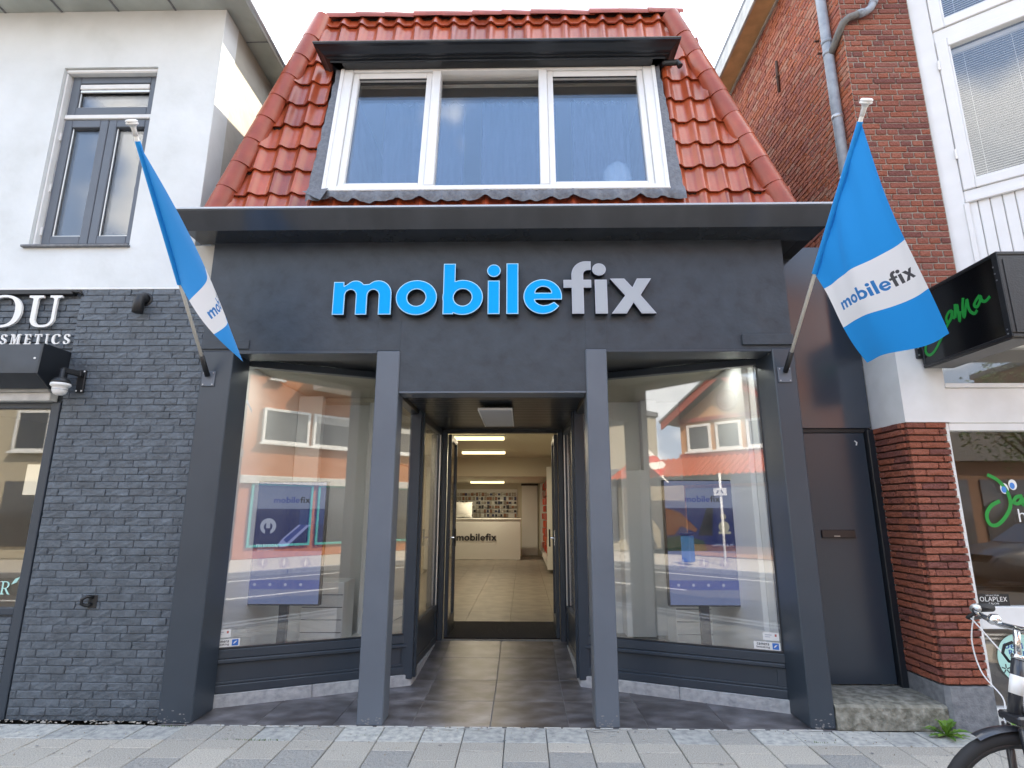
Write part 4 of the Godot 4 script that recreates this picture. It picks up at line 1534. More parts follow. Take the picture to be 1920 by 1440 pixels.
func sticker(at: Vector3, xf: Basis, w: float, h: float, label: String, big: bool) -> void:
	var t := thing("window_sticker", label, "sticker", at, "small stickers low in the shop windows")
	var f := Transform3D(xf, at)
	box(t, "sticker_sheet", M.plastic_white, [0, w, 0, h, 0.0055, 0.0065], 0.0, f)
	if big:
		box(t, "emblem", mat(lin(0.03, 0.16, 0.55), 0.5), [w * 0.70, w * 0.94, h * 0.10, h * 0.90, 0.0066, 0.0071], 0.0, f)
		var st := mb()
		extrude(st, poly2([w * 0.74, h * 0.3, w * 0.82, h * 0.42, w * 0.90, h * 0.74, w * 0.80, h * 0.62]), f.translated_local(Vector3(0, 0, 0.0072)), 0.0004)
		obj(t, "emblem_mark", st, M.plastic_white)
		text(t, "sticker_words", "camera", M.ink, f * Vector3(w * 0.12, h * 0.54, 0.0068), h * 0.30, w * 0.46, xf, "Droid Sans", 700, 0.0004)
		text(t, "sticker_words", "bewaking", M.ink, f * Vector3(w * 0.10, h * 0.12, 0.0068), h * 0.34, w * 0.50, xf, "Droid Sans", 700, 0.0004)
	else:
		box(t, "print_line", mat(lin(0.4, 0.42, 0.46), 0.6), [w * 0.12, w * 0.55, h * 0.62, h * 0.72, 0.0066, 0.0069], 0.0, f)
		box(t, "print_line", mat(lin(0.4, 0.42, 0.46), 0.6), [w * 0.12, w * 0.45, h * 0.38, h * 0.46, 0.0066, 0.0069], 0.0, f)
		box(t, "emblem", mat(lin(0.45, 0.12, 0.10), 0.6), [w * 0.74, w * 0.86, h * 0.5, h * 0.8, 0.0066, 0.0069], 0.0, f)


func make_stickers() -> void:
	var fl := plane_frame(LA, LB)
	sticker(fl * Vector3(0.055, 0.452, 0), fl.basis, 0.20, 0.060, "wide white camera notice sticker with blue emblem, left shop window", true)
	sticker(fl * Vector3(0.06, 0.525, 0), fl.basis, 0.12, 0.062, "small white sticker above the camera notice, left shop window", false)
	var fr := plane_frame(RA, RB)
	var mirror := Basis(-fr.basis.x, fr.basis.y, fr.basis.z)
	sticker(fr * Vector3(0.255, 0.452, 0), mirror, 0.20, 0.060, "wide white camera notice sticker with blue emblem, right shop window", true)
	sticker(fr * Vector3(0.18, 0.525, 0), mirror, 0.12, 0.062, "small white sticker above the camera notice, right shop window", false)


func make_inside() -> void:
	# the counter with the word mark
	var zc := -13.15
	var c := thing("counter", "long white shop counter with dark mobilefix lettering at the back of the shop", "counter", Vector3(-1.15, 0.115, zc))
	box(c, "front_panel", M.white_in, [-2.35, -0.066, 0.125, 1.30, zc - 0.05, zc], 0.006)
	box(c, "counter_top", M.white_in, [-2.35, -0.05, 1.301, 1.335, zc - 0.7, zc + 0.02], 0.006)
	box(c, "side_panel", M.grey_in, [-0.115, -0.066, 0.125, 1.30, zc - 0.7, zc - 0.051], 0.004)
	var st := mb()
	logo_mesh(0, 8, Transform3D(Basis.from_scale(Vector3(0.00069, 0.00069, 1)), Vector3(-2.02, 0.68, zc + 0.001)), 0.012, st)
	obj(c, "lettering", st, M.ink)
	var cu := mb(true)
	rng.seed = 3
	for i in 12:
		for j in 12:
			var q: Array[Vector3] = []
			for o in [[0, 0], [1, 0], [1, 1], [0, 1]]:
				var u: float = (i + o[0]) / 6.0 - 1.0
				var v: float = (j + o[1]) / 6.0 - 1.0
				var pin: float = 1.0 - 0.10 * (1.0 - absf(u)) * absf(v) - 0.0
				q.append(Vector3(-1.85 + u * 0.27, 1.60 + v * 0.24 * pin, zc - 0.25 + 0.12 * sqrt(maxf((1.0 - u * u) * (1.0 - v * v), 0.0)) - v * 0.05))
			quad(cu, q[0], q[1], q[2], q[3], Vector3(0, 0, 1))
			quad(cu, q[0] - Vector3(0, 0, 0.02), q[1] - Vector3(0, 0, 0.02), q[2] - Vector3(0, 0, 0.02), q[3] - Vector3(0, 0, 0.02), Vector3(0, 0, -1))
	tag(obj(self, "cushion", cu, M.white_in), "white cushion standing on the left end of the counter", "cushion")
	# wall of hooks with accessories behind the counter
	var zb := -14.84
	var r := thing("display_rack", "slatted wall rack hung with small packs behind the counter", "rack", Vector3(-1.3, 1.0, zb))
	box(r, "back_board", M.white_in, [-2.45, -0.18, 0.9, 2.28, zb, zb + 0.04], 0.004)
	for k in 6:
		box(r, "rail", M.alu, [-2.44, -0.19, 1.10 + k * 0.2, 1.125 + k * 0.2, zb + 0.041, zb + 0.06], 0.003)
	rng.seed = 17
	var cols := [lin(0.03, 0.03, 0.035), lin(0.35, 0.32, 0.26), lin(0.25, 0.12, 0.06), lin(0.5, 0.48, 0.42), lin(0.04, 0.05, 0.12), lin(0.3, 0.28, 0.22)]
	for k in cols.size():
		cols[k] = mat(cols[k], 0.5)
	for row in 8:
		for q in 24:
			if rng.randf() < 0.10:
				continue
			var x := -2.40 + q * 0.092 + rng.randf_range(-0.015, 0.015)
			var h := rng.randf_range(0.06, 0.125)
			var y := 1.12 + row * 0.138
			box(r, "hanging_pack", cols[rng.randi() % 6], [x, x + rng.randf_range(0.06, 0.095), y + 0.02 - h * 0.5, y + 0.02 + h * 0.5, zb + 0.07, zb + 0.10], 0.003)
	# white stand of red packs along the right wall
	var u := thing("accessory_stand", "tall white wall stand filled with red and orange packs, right side of the shop", "stand", Vector3(0.75, 0.12, -12.0))
	box(u, "end_panel", M.white_in, [0.585, 0.855, 0.20, 2.62, -9.40, -9.34], 0.004)
	box(u, "end_panel", M.white_in, [0.585, 0.855, 0.20, 2.62, -14.70, -14.64], 0.004)
	box(u, "back_board", M.cream_in, [0.815, 0.855, 0.20, 2.60, -14.6, -9.41], 0.0)
	box(u, "base_shelf", M.white_in, [0.60, 0.81, 0.20, 0.32, -14.6, -9.41], 0.003)
	box(u, "top_shelf", M.white_in, [0.60, 0.81, 2.54, 2.60, -14.6, -9.41], 0.003)
	var reds := [mat(lin(0.62, 0.06, 0.02), 0.4), mat(lin(0.70, 0.12, 0.03), 0.4), mat(lin(0.5, 0.03, 0.02), 0.4), mat(lin(0.3, 0.2, 0.16), 0.5), mat(lin(0.66, 0.09, 0.05), 0.4)]
	for row in 9:
		for q in 15:
			if rng.randf() < 0.08:
				continue
			var z := -9.55 - q * 0.33
			var y := 0.50 + row * 0.225
			box(u, "pack", reds[rng.randi() % 5], [0.66 + rng.randf_range(-0.03, 0.02), 0.80, y - 0.09, y + 0.085, z - 0.24, z], 0.004)
	# second stand by the left wall, seen in the doors' glass
	var v := thing("accessory_stand", "white wall stand of orange packs along the left wall, behind the sidelight", "stand", Vector3(-2.6, 0.12, -7.0))
	box(v, "end_panel", M.white_in, [-2.745, -2.42, 0.15, 2.35, -4.66, -4.60], 0.004)
	box(v, "back_board", M.cream_in, [-2.745, -2.70, 0.15, 2.35, -9.6, -4.67], 0.0)
	for row in 8:
		for q in 14:
			if rng.randf() < 0.1:
				continue
			var z := -4.8 - q * 0.34
			var y := 0.50 + row * 0.225
			box(v, "pack", reds[rng.randi() % 5], [-2.69, -2.55 + rng.randf_range(-0.02, 0.03), y - 0.09, y + 0.085, z - 0.24, z], 0.004)
	var bd := thing("back_door", "plain white door standing in the rear wall right of the rack", "door", Vector3(0.2, 0.12, -14.83))
	box(bd, "door_leaf", M.white_in, [-0.03, 0.50, 0.13, 2.40, -14.845, -14.79], 0.005)
	box(bd, "door_head", M.dark_in, [-0.05, 0.52, 2.401, 2.47, -14.845, -14.78], 0.003)
	# lamps: three warm battens under the ceiling
	for q in [[-1.31, -0.32, 2.885, -5.59, "frontmost"], [-1.38, -0.38, 2.885, -8.16, "second"], [-1.60, -0.55, 2.455, -12.8, "rearmost"]]:
		var t := thing("ceiling_lamp", "%s of the three warm batten lamps under the shop ceiling" % q[4], "lamp", Vector3((q[0] + q[1]) * 0.5, q[2], q[3]), "batten lamps in the shop")
		box(t, "lamp_body", M.plastic_white, [q[0], q[1], q[2] - 0.018, q[2] + 0.013, q[3] - 0.05, q[3] + 0.05], 0.004)
		box(t, "diffuser", emit(Color(0.9, 0.88, 0.75), Color(1.0, 0.93, 0.70), 0.6), [q[0] + 0.01, q[1] - 0.01, q[2] - 0.075, q[2] - 0.0185, q[3] - 0.045, q[3] + 0.045], 0.012)
		var al := AreaLight3D.new()
		al.name = "lamp_light"
		al.area_size = Vector2(q[1] - q[0], 0.09)
		al.light_energy = 0.68
		al.light_color = Color(1.0, 0.93, 0.80)
		al.area_range = 16.0
		al.area_attenuation = 2.0
		al.shadow_enabled = true
		t.add_child(al)
		al.position = Vector3(0, -0.08, 0)
		al.rotation.x = -PI / 2
	# an added, hidden strip lamp in place of spots, brightening each shop window
	for q in [[-2.42, -1.78, -0.74, "left"], [1.27, 1.92, -0.75, "right"]]:
		var t := thing("added_window_lamp", "added hidden strip lamp brightening the %s shop window from above its glass" % q[3], "lamp", Vector3((q[0] + q[1]) * 0.5, 2.95, q[2]), "added strip lamps of the shop windows")
		box(t, "lamp_body", M.plastic_white, [q[0], q[1], 2.945, 2.9595, q[2] - 0.04, q[2] + 0.04], 0.003)
		box(t, "diffuser", emit(Color(0.9, 0.9, 0.88), Color(1.0, 0.99, 0.95), 0.5), [q[0] + 0.01, q[1] - 0.01, 2.935, 2.9445, q[2] - 0.035, q[2] + 0.035], 0.003)
		var wl := AreaLight3D.new()
		wl.name = "lamp_light"
		wl.area_size = Vector2(q[1] - q[0], 0.07)
		wl.light_energy = 0.17
		wl.light_color = Color(0.98, 1.0, 0.97)
		wl.area_range = 16.0
		wl.area_attenuation = 2.0
		wl.shadow_enabled = true
		t.add_child(wl)
		wl.position = Vector3(0, -0.018, 0)
		wl.rotation.x = -PI / 2
	# unlit square panel under the porch ceiling
	var pl := thing("porch_lamp", "unlit flat white ceiling lamp hung under the dark porch ceiling", "lamp", Vector3(-0.25, 2.52, -1.1))
	box(pl, "lamp_panel", mat(lin(0.50, 0.52, 0.55), 0.4), [-0.405, -0.105, 2.465, 2.495, -1.58, -0.56], 0.004)
	box(pl, "panel_rim", M.plastic_white, [-0.41, -0.10, 2.4705, 2.4900, -0.56, -0.549], 0.002)
	box(pl, "panel_rim", M.plastic_white, [-0.416, -0.4055, 2.462, 2.492, -1.58, -0.549], 0.002)
	box(pl, "panel_rim", M.plastic_white, [-0.1045, -0.094, 2.462, 2.492, -1.58, -0.549], 0.002)
	box(pl, "lamp_mount", M.black, [-0.36, -0.15, 2.496, 2.5325, -1.45, -0.70], 0.003)
	# door mat
	var mt := thing("door_mat", "dark ribbed door mat just inside the entrance", "mat", Vector3(-0.25, 0.116, -2.85))
	box(mt, "mat_pile", nmat(lin(0.022, 0.022, 0.026), 1.0, M.grain, 3.0, M.nrough, 1.0), [-0.92, 0.43, 0.116, 0.128, -3.36, -2.36], 0.004)
	# two small white cards hung behind the left window
	for k in 2:
		var x := -2.68 + k * 0.19
		var t := thing("wall_socket", "%s white socket plate on the wall behind the left shop window" % ["left-hand", "right-hand"][k], "socket", Vector3(x, 1.60, -2.0), "sockets behind the left window")
		box(t, "plate", M.plastic_white, [x - 0.035, x + 0.035, 1.555, 1.645, -2.005, -1.994], 0.003)
		box(t, "plate_holes", M.grey_in, [x - 0.018, x + 0.018, 1.575, 1.592, -1.9939, -1.992], 0.001)
	box(self.get_node("phone_shop"), "inner_panel", M.white_in, [-2.69, -2.40, 0.15, 2.9, -2.10, -2.006], 0.004)


# ---------------------------------------------------------------- bricks
# unit-length blanks that are scaled to size; each is a chamfered, slightly uneven block
func brick_blanks(size: Vector3, n: int, rough: float) -> Array:
	var out := []
	for k in n:
		var st := mb()
		var hx := size.x * 0.5
		var hy := size.y * 0.5
		var nx := 4
		var ny := 2
		var c := 0.004
		var g: Array = []
		for i in nx + 1:
			var col: Array[Vector3] = []
			for j in ny + 1:
				col.append(Vector3(lerpf(-hx + c, hx - c, float(i) / nx), lerpf(-hy + c, hy - c, float(j) / ny), size.z * 0.5 + rng.randf_range(-rough, rough)) + Vector3(rng.randf_range(-1, 1), rng.randf_range(-1, 1), 0) * 0.0012)
			g.append(col)
		for i in nx:
			for j in ny:
				quad(st, g[i][j], g[i + 1][j], g[i + 1][j + 1], g[i][j + 1], Vector3(0, 0, 1))
		var b := -size.z * 0.5
		for i in nx:
			for e in [[0, -1.0], [ny, 1.0]]:
				var p: Vector3 = g[i][e[0]]
				var q: Vector3 = g[i + 1][e[0]]
				var d := Vector3(0, e[1] * c, -c)
				quad(st, p, q, q + d, p + d, Vector3(0, e[1], 1))
				quad(st, p + d, q + d, Vector3(q.x, q.y + d.y, b), Vector3(p.x, p.y + d.y, b), Vector3(0, e[1], 0))
		for e in [[0, -1.0], [nx, 1.0]]:
			var p: Vector3 = g[e[0]][0]
			var q: Vector3 = g[e[0]][ny]
			var d := Vector3(e[1] * c, 0, -c)
			quad(st, p, q, q + d, p + d, Vector3(e[1], 0, 1))
			quad(st, p + d, q + d, Vector3(q.x + d.x, q.y, b), Vector3(p.x + d.x, p.y, b), Vector3(e[1], 0, 0))
		st.generate_normals()
		out.append(st.commit())
	return out


# lays bricks on the plane of xf (x along, y up, z out). f(x0,x1,y) may refuse or shorten a brick: returns [x0,x1] or []
func lay(bricks: Array, xf: Transform3D, x0: float, x1: float, y0: float, y1: float, course: float, length: float, joint: float, headers: bool, f = null) -> void:
	var row := 0
	var y := y0
	while y + course * 0.5 < y1:
		var x := x0
		var first := true
		while x < x1 - 0.02:
			var l := length
			if headers and row % 2 == 1:
				l = length * 0.5
			if first and not headers:
				l = length * [0.5, 1.0, 0.25, 0.75][row % 4]
			elif first and row % 2 == 1:
				l = length * 0.25
			elif headers and rng.randf() < 0.12:
				l = length * (0.5 if row % 2 == 0 else 1.0)
			first = false
			var e := minf(x + l, x1)
			if x1 - e < 0.045:
				e = x1
			var r := [x, e]
			if f != null:
				r = f.call(x, e, y)
			if r.size() == 2 and r[1] - r[0] > 0.025:
				bricks.append({"xf": xf * Transform3D(Basis(), Vector3((r[0] + r[1]) * 0.5, y + course * 0.5, rng.randf_range(-0.002, 0.002))), "l": r[1] - r[0] - joint})
			x = e
		y += course
		row += 1


func set_bricks(parent: Node, bricks: Array, h: float, depth: float, mats: Array, most: int, rough: float, tiltmax := 0.006) -> void:
	bricks.sort_custom(func(a, b): return CAM.distance_squared_to(a.xf.origin) / maxf(a.l, 0.06) < CAM.distance_squared_to(b.xf.origin) / maxf(b.l, 0.06))
	var full := brick_blanks(Vector3(0.2, h, depth), 6, rough)
	var half := brick_blanks(Vector3(0.1, h, depth), 4, rough)
	var rest := []
	for m in mats:
		rest.append(mb())
	for k in bricks.size():
		var b: Dictionary = bricks[k]
		var long: bool = b.l > 0.13
		var mesh: Mesh = full[rng.randi() % 6] if long else half[rng.randi() % 4]
		var turn := Basis.from_euler(Vector3(rng.randf_range(-tiltmax, tiltmax) * 2.0, rng.randf_range(-tiltmax, tiltmax), rng.randf_range(-tiltmax, tiltmax)))
		var xf: Transform3D = b.xf * Transform3D(turn * Basis.from_scale(Vector3(b.l / (0.2 if long else 0.1), 1, 1)), Vector3.ZERO)
		var mi := rng.randi() % mats.size()
		if k < most:
			put(parent, "brick", mesh, mats[mi], xf)
		else:
			rest[mi].append_from(mesh, 0, xf)
	if bricks.size() > most:
		var am := ArrayMesh.new()
		for k in mats.size():
			if rest[k].get_primitive_type() == Mesh.PRIMITIVE_TRIANGLES:
				am = rest[k].commit(am)
				am.surface_set_material(am.get_surface_count() - 1, mats[k])
		var o := MeshInstance3D.new()
		o.name = numbered(parent, "brickwork")
		o.mesh = am
		parent.add_child(o)
		o.position = -wp.get(parent, Vector3.ZERO)
		o.set_meta("kind", "stuff")


# ---------------------------------------------------------------- the house on the left
func make_left_house() -> void:
	rng.seed = 100
	var h := thing("white_house", "white plastered house over a dark painted brick cosmetics shop front", "house", Vector3(-4.5, 0, -0.2))
	var z := -0.045
	# upper wall with two window openings
	var parts := [[-9.0, -6.15, 3.49, 6.48], [-6.15, -5.17, 3.49, 3.91], [-6.15, -5.17, 5.82, 6.48], [-5.17, -4.51, 3.49, 6.48], [-4.51, -3.575, 3.49, 3.908], [-4.51, -3.575, 5.815, 6.48], [-3.575, -2.975, 3.49, 6.48]]
	var st := mb()
	for p in parts:
		ab(st, Vector3(p[0], p[2], z - 0.25), Vector3(p[1], p[3], z), 0.0)
	obj(h, "plaster_wall", st, M.plaster)
	st = mb()
	ab(st, Vector3(-2.974, 3.49, z - 0.2), Vector3(-2.765, 3.90, z - 0.006), 0.0)
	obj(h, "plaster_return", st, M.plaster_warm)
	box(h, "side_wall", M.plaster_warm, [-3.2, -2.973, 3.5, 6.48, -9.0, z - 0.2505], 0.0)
	box(h, "corner_bead", M.plaster, [-2.982, -2.969, 3.905, 6.478, z - 0.251, z + 0.002], 0.004)
	box(h, "drip_bead", M.white_paint, [-9.0, -2.77, 3.474, 3.492, z - 0.05, z + 0.012], 0.003)
	for x in [-4.51, -6.15]:
		left_window(h, x, x + (0.935 if x > -5 else 0.98), z)
	# overhanging eaves
	var so := box(h, "eaves", M.soffit, [-9.0, -2.735, 6.482, 6.54, -9.0, 0.62], 0.0)
	for x in [-8.2, -7.05, -5.82, -5.235, -4.655, -4.075, -3.49]:
		box(so, "seam", M.bluestone, [x - 0.010, x + 0.010, 6.470, 6.4815, z + 0.002, 0.60], 0.003)
	for zz in [-0.45, -1.35, -2.3]:
		box(so, "seam", M.bluestone, [-2.966, -2.735, 6.473, 6.4815, zz - 0.006, zz + 0.006], 0.002)
	var ed := mb(true)
	tube(ed, [Vector3(-2.715, 6.50, 0.65), Vector3(-2.715, 6.50, -9.0)], 0.03, 12)
	obj(so, "gutter_bead", ed, M.zinc)
	box(so, "gutter_side", M.zinc, [-2.734, -2.714, 6.49, 6.64, -9.0, 0.62], 0.004)
	box(h, "roof_body", M.bluestone, [-9.0, -3.0, 6.541, 6.9, -9.0, 0.4], 0.0)
	# dark brick pier, and the wall over the shop window set a little back
	var bricks := []
	var zp := -0.05
	var F := Transform3D(Basis(), Vector3(0, 0, zp))
	lay(bricks, F, -3.925, -2.738, 0.03, 3.475, 0.0584, 0.198, 0.004, false)
	lay(bricks, Transform3D(Basis(), Vector3(0, 0, zp - 0.022)), -5.5, -3.93, 2.93, 3.40, 0.0584, 0.198, 0.006, false)
	lay(bricks, Transform3D(Basis(), Vector3(0, 0, zp - 0.022)), -5.5, -4.03, 0.03, 0.75, 0.0584, 0.198, 0.006, false)
	box(h, "pier_core", M.dark_mortar, [-3.927, -2.737, 0.0, 3.474, -0.4, zp + 0.009], 0.0)
	box(h, "lintel_core", M.dark_mortar, [-9.0, -3.9275, 2.45, 3.45, -0.4, zp - 0.020], 0.0)
	box(h, "sill_wall", M.dark_mortar, [-9.0, -4.0, 0.0, 0.745, -0.4, zp - 0.020], 0.0)
	box(h, "edge_post", M.paint, [-2.757, -2.735, 0.0, 3.48, -0.2, zp + 0.006], 0.003)
	for b in bricks:
		b.l = b.l
	set_bricks(h, bricks, 0.0540, 0.03, M.dark_brick, 300, 0.0024, 0.010)
	var dirt := mb()
	for k in 60:
		var x := rng.randf_range(-3.95, -2.75)
		var zz := zp + rng.randf_range(0.012, 0.07)
		cbox(dirt, Transform3D(Basis.from_euler(Vector3(rng.randf(), rng.randf() * 6.0, 0)), Vector3(x, 0.003, zz)), Vector3(rng.randf_range(0.006, 0.03), 0.006, rng.randf_range(0.004, 0.014)), 0.001)
	stuff(obj(h, "wall_foot_dirt", dirt, M.paver[2]))
	box(h, "trim_rail", M.black, [-5.6, -3.99, 3.425, 3.468, zp - 0.03, zp + 0.035], 0.004)
	var pipe := mb(true)
	tube(pipe, [Vector3(-4.0, 3.452, zp + 0.03), Vector3(-3.93, 3.445, zp + 0.03), Vector3(-3.915, 3.42, zp + 0.02)], 0.012, 8)
	obj(h, "cable", pipe, M.black)
	# shop window on the far left
	var wf := mb()
	ab(wf, Vector3(-4.01, 0.0, -0.10), Vector3(-3.935, 2.45, -0.028), 0.005)
	ab(wf, Vector3(-6.5, 0.746, -0.10), Vector3(-4.011, 0.80, -0.035), 0.005)
	ab(wf, Vector3(-6.5, 2.40, -0.10), Vector3(-4.011, 2.449, -0.045), 0.005)
	var sw := obj(h, "shop_window", wf, M.paint)
	pane(sw, "pane", [-6.45, -4.011, 0.80, 2.40, -0.08])
	box(h, "shutter_slat", M.white_dirty, [-6.5, -3.985, 2.452, 2.525, -0.06, 0.03], 0.006)
	box(h, "shutter_slat", M.white_dirty, [-6.5, -3.985, 2.5265, 2.55, -0.06, 0.055], 0.005)
	box(h, "shop_wall", M.cream_in, [-6.5, -3.0, 0.0, 3.4, -3.6, -3.5], 0.0)
	box(h, "shop_wall", M.cream_in, [-3.10, -3.0, 0.0, 3.4, -3.5, -0.41], 0.0)
	box(h, "shop_wall", M.cream_in, [-6.6, -6.5, 0.0, 3.4, -3.6, -0.1], 0.0)
	box(h, "shop_ceiling", M.cream_in, [-6.5, -3.11, 2.7, 2.8, -3.5, -0.41], 0.0)
	box(h, "shop_floor", M.inner_tile, [-6.5, -3.11, 0.0, 0.12, -3.5, -0.41], 0.0)
	box(h, "glowing_poster_panel", emit(lin(0.75, 0.74, 0.66), Color(1, 0.95, 0.8), 0.10), [-4.95, -4.10, 1.70, 2.0, -1.0, -0.97], 0.003)  # panel made to glow, though no lamp, to brighten the shop inside
	# shelves of cosmetics
	var sh := thing("cosmetics_shelf", "white shelf of small cosmetics jars behind the far left window", "shelf", Vector3(-4.5, 0.12, -1.4))
	box(sh, "back_panel", M.cream_in, [-5.1, -4.0, 0.12, 1.68, -1.6, -1.56], 0.003)
	rng.seed = 12
	var jc := [mat(lin(0.25, 0.12, 0.06), 0.4), mat(lin(0.05, 0.04, 0.04), 0.4), mat(lin(0.5, 0.45, 0.35), 0.4), mat(lin(0.30, 0.16, 0.12), 0.4)]
	for k in 8:
		var y := 0.55 + k * 0.145
		box(sh, "shelf_board", M.white_in, [-5.1, -4.0, y, y + 0.018, -1.559, -1.32], 0.003)
		for q in 11:
			var x := -5.06 + q * 0.098
			var j := mb()
			var hh := rng.randf_range(0.05, 0.10)
			lathe(j, Transform3D(Basis(), Vector3(x, y + 0.0185, -1.38)), [[0.0, 0.0], [0.03, 0.0], [0.03, hh * 0.7], [0.02, hh * 0.78], [0.02, hh], [0.0, hh]], 8)
			obj(sh, "jar", j, jc[rng.randi() % 4])
	# lettering
	var t := thing("shop_lettering", "white raised serif letters OU COSMETICS on the dark brick wall", "sign", Vector3(-4.4, 2.96, zp))
	text(t, "letter", "O", M.plastic_white, Vector3(-4.762, 3.118, zp + 0.012), 0.302, 0.338, Basis(), "Droid Serif", 400, 0.02)
	text(t, "letter", "U", M.plastic_white, Vector3(-4.375, 3.118, zp + 0.012), 0.296, 0.295, Basis(), "Droid Serif", 400, 0.02)
	var xs := -4.787
	for ch in "COSMETICS":
		var w: float = {"I": 0.026, "M": 0.09, "C": 0.072, "O": 0.08, "S": 0.055, "E": 0.058, "T": 0.062}[ch]
		text(t, "letter", ch, M.plastic_white, Vector3(xs, 2.965, zp + 0.012), 0.092, w, Basis(), "Droid Serif", 700, 0.012)
		xs += w + 0.033
	# awning cassette
	var aw := thing("awning_box", "dark metal awning cassette with slanted front over the far left window", "awning", Vector3(-4.8, 2.7, 0.0))
	var am := mb()
	var prof := poly2([-0.06, 2.885, 0.235, 2.885, 0.245, 2.64, 0.10, 2.54, -0.06, 2.56])
	extrude(am, prof, Transform3D(Basis(Vector3(0, 0, 1), Vector3(0, 1, 0), Vector3(1, 0, 0)), Vector3(-6.6, 0, 0)), 2.655)
	var case := obj(aw, "casing", am, M.gutter)
	extrude_part(aw, "end_cap", poly2([-0.07, 2.893, 0.243, 2.893, 0.253, 2.635, 0.105, 2.532, -0.07, 2.552]), Transform3D(Basis(Vector3(0, 0, 1), Vector3(0, 1, 0), Vector3(1, 0, 0)), Vector3(-3.944, 0, 0)), 0.016, M.paint_dark)
	var bolt := mb()
	lathe(bolt, Transform3D(Basis(Vector3.RIGHT, PI / 2), Vector3(-3.985, 2.765, 0.240)), [[0.009, -0.002], [0.009, 0.004], [0.0, 0.006]], 10)
	obj(aw, "bolt", bolt, M.plastic_white)
	make_camera_dome(zp)
	# black pipe bend sticking out of the wall
	var vp := thing("vent_pipe", "black pipe elbow turned down on the dark brick wall", "pipe", Vector3(-3.35, 3.38, zp))
	var vt := mb(true)
	tube(vt, [Vector3(-3.335, 3.375, zp + 0.012), Vector3(-3.343, 3.378, zp + 0.045), Vector3(-3.35, 3.365, zp + 0.068), Vector3(-3.352, 3.335, zp + 0.076), Vector3(-3.352, 3.235, zp + 0.076)], 0.044, 16)
	obj(vp, "pipe_bend", vt, M.black)
	var vr := mb(true)
	lathe(vr, Transform3D(Basis(Vector3.RIGHT, PI / 2), Vector3(-3.335, 3.375, zp + 0.012)), [[0.0, 0.0], [0.062, 0.0], [0.060, 0.012], [0.048, 0.016]], 20)
	obj(vp, "wall_flange", vr, M.black)
	# iron hook low on the wall
	var hk := thing("wall_bracket", "small black iron bracket low on the dark brick wall", "bracket", Vector3(-3.42, 0.86, zp))
	box(hk, "back_plate", M.black, [-3.425, -3.355, 0.80, 0.90, zp + 0.012, zp + 0.022], 0.003)
	var ht := mb(true)
	tube(ht, [Vector3(-3.39, 0.885, zp + 0.02), Vector3(-3.41, 0.893, zp + 0.06), Vector3(-3.435, 0.875, zp + 0.078), Vector3(-3.44, 0.84, zp + 0.07), Vector3(-3.42, 0.825, zp + 0.05), Vector3(-3.395, 0.83, zp + 0.022)], 0.013, 10)
	obj(hk, "loop", ht, M.black)
	# letter on the far left window
	var ws := thing("window_lettering", "pale mint letter R and leaf stuck on the far left window", "sticker", Vector3(-4.15, 0.9, -0.07))
	text(ws, "letter", "R", M.mint, Vector3(-4.185, 0.895, -0.068), 0.10, 0.085, Basis(), "Droid Serif", 400, 0.001)
	var lf := mb()
	extrude(lf, poly2([-4.10, 0.97, -4.06, 0.985, -4.035, 1.03, -4.075, 1.015]), Transform3D(Basis(), Vector3(0, 0, -0.068)), 0.001)
	obj(ws, "leaf_mark", lf, M.mint)


func extrude_part(parent: Node, called: String, p: PackedVector2Array, xf: Transform3D, d: float, m: Material) -> MeshInstance3D:
	var st := mb()
	extrude(st, p, xf, d)
	return obj(parent, called, st, m)


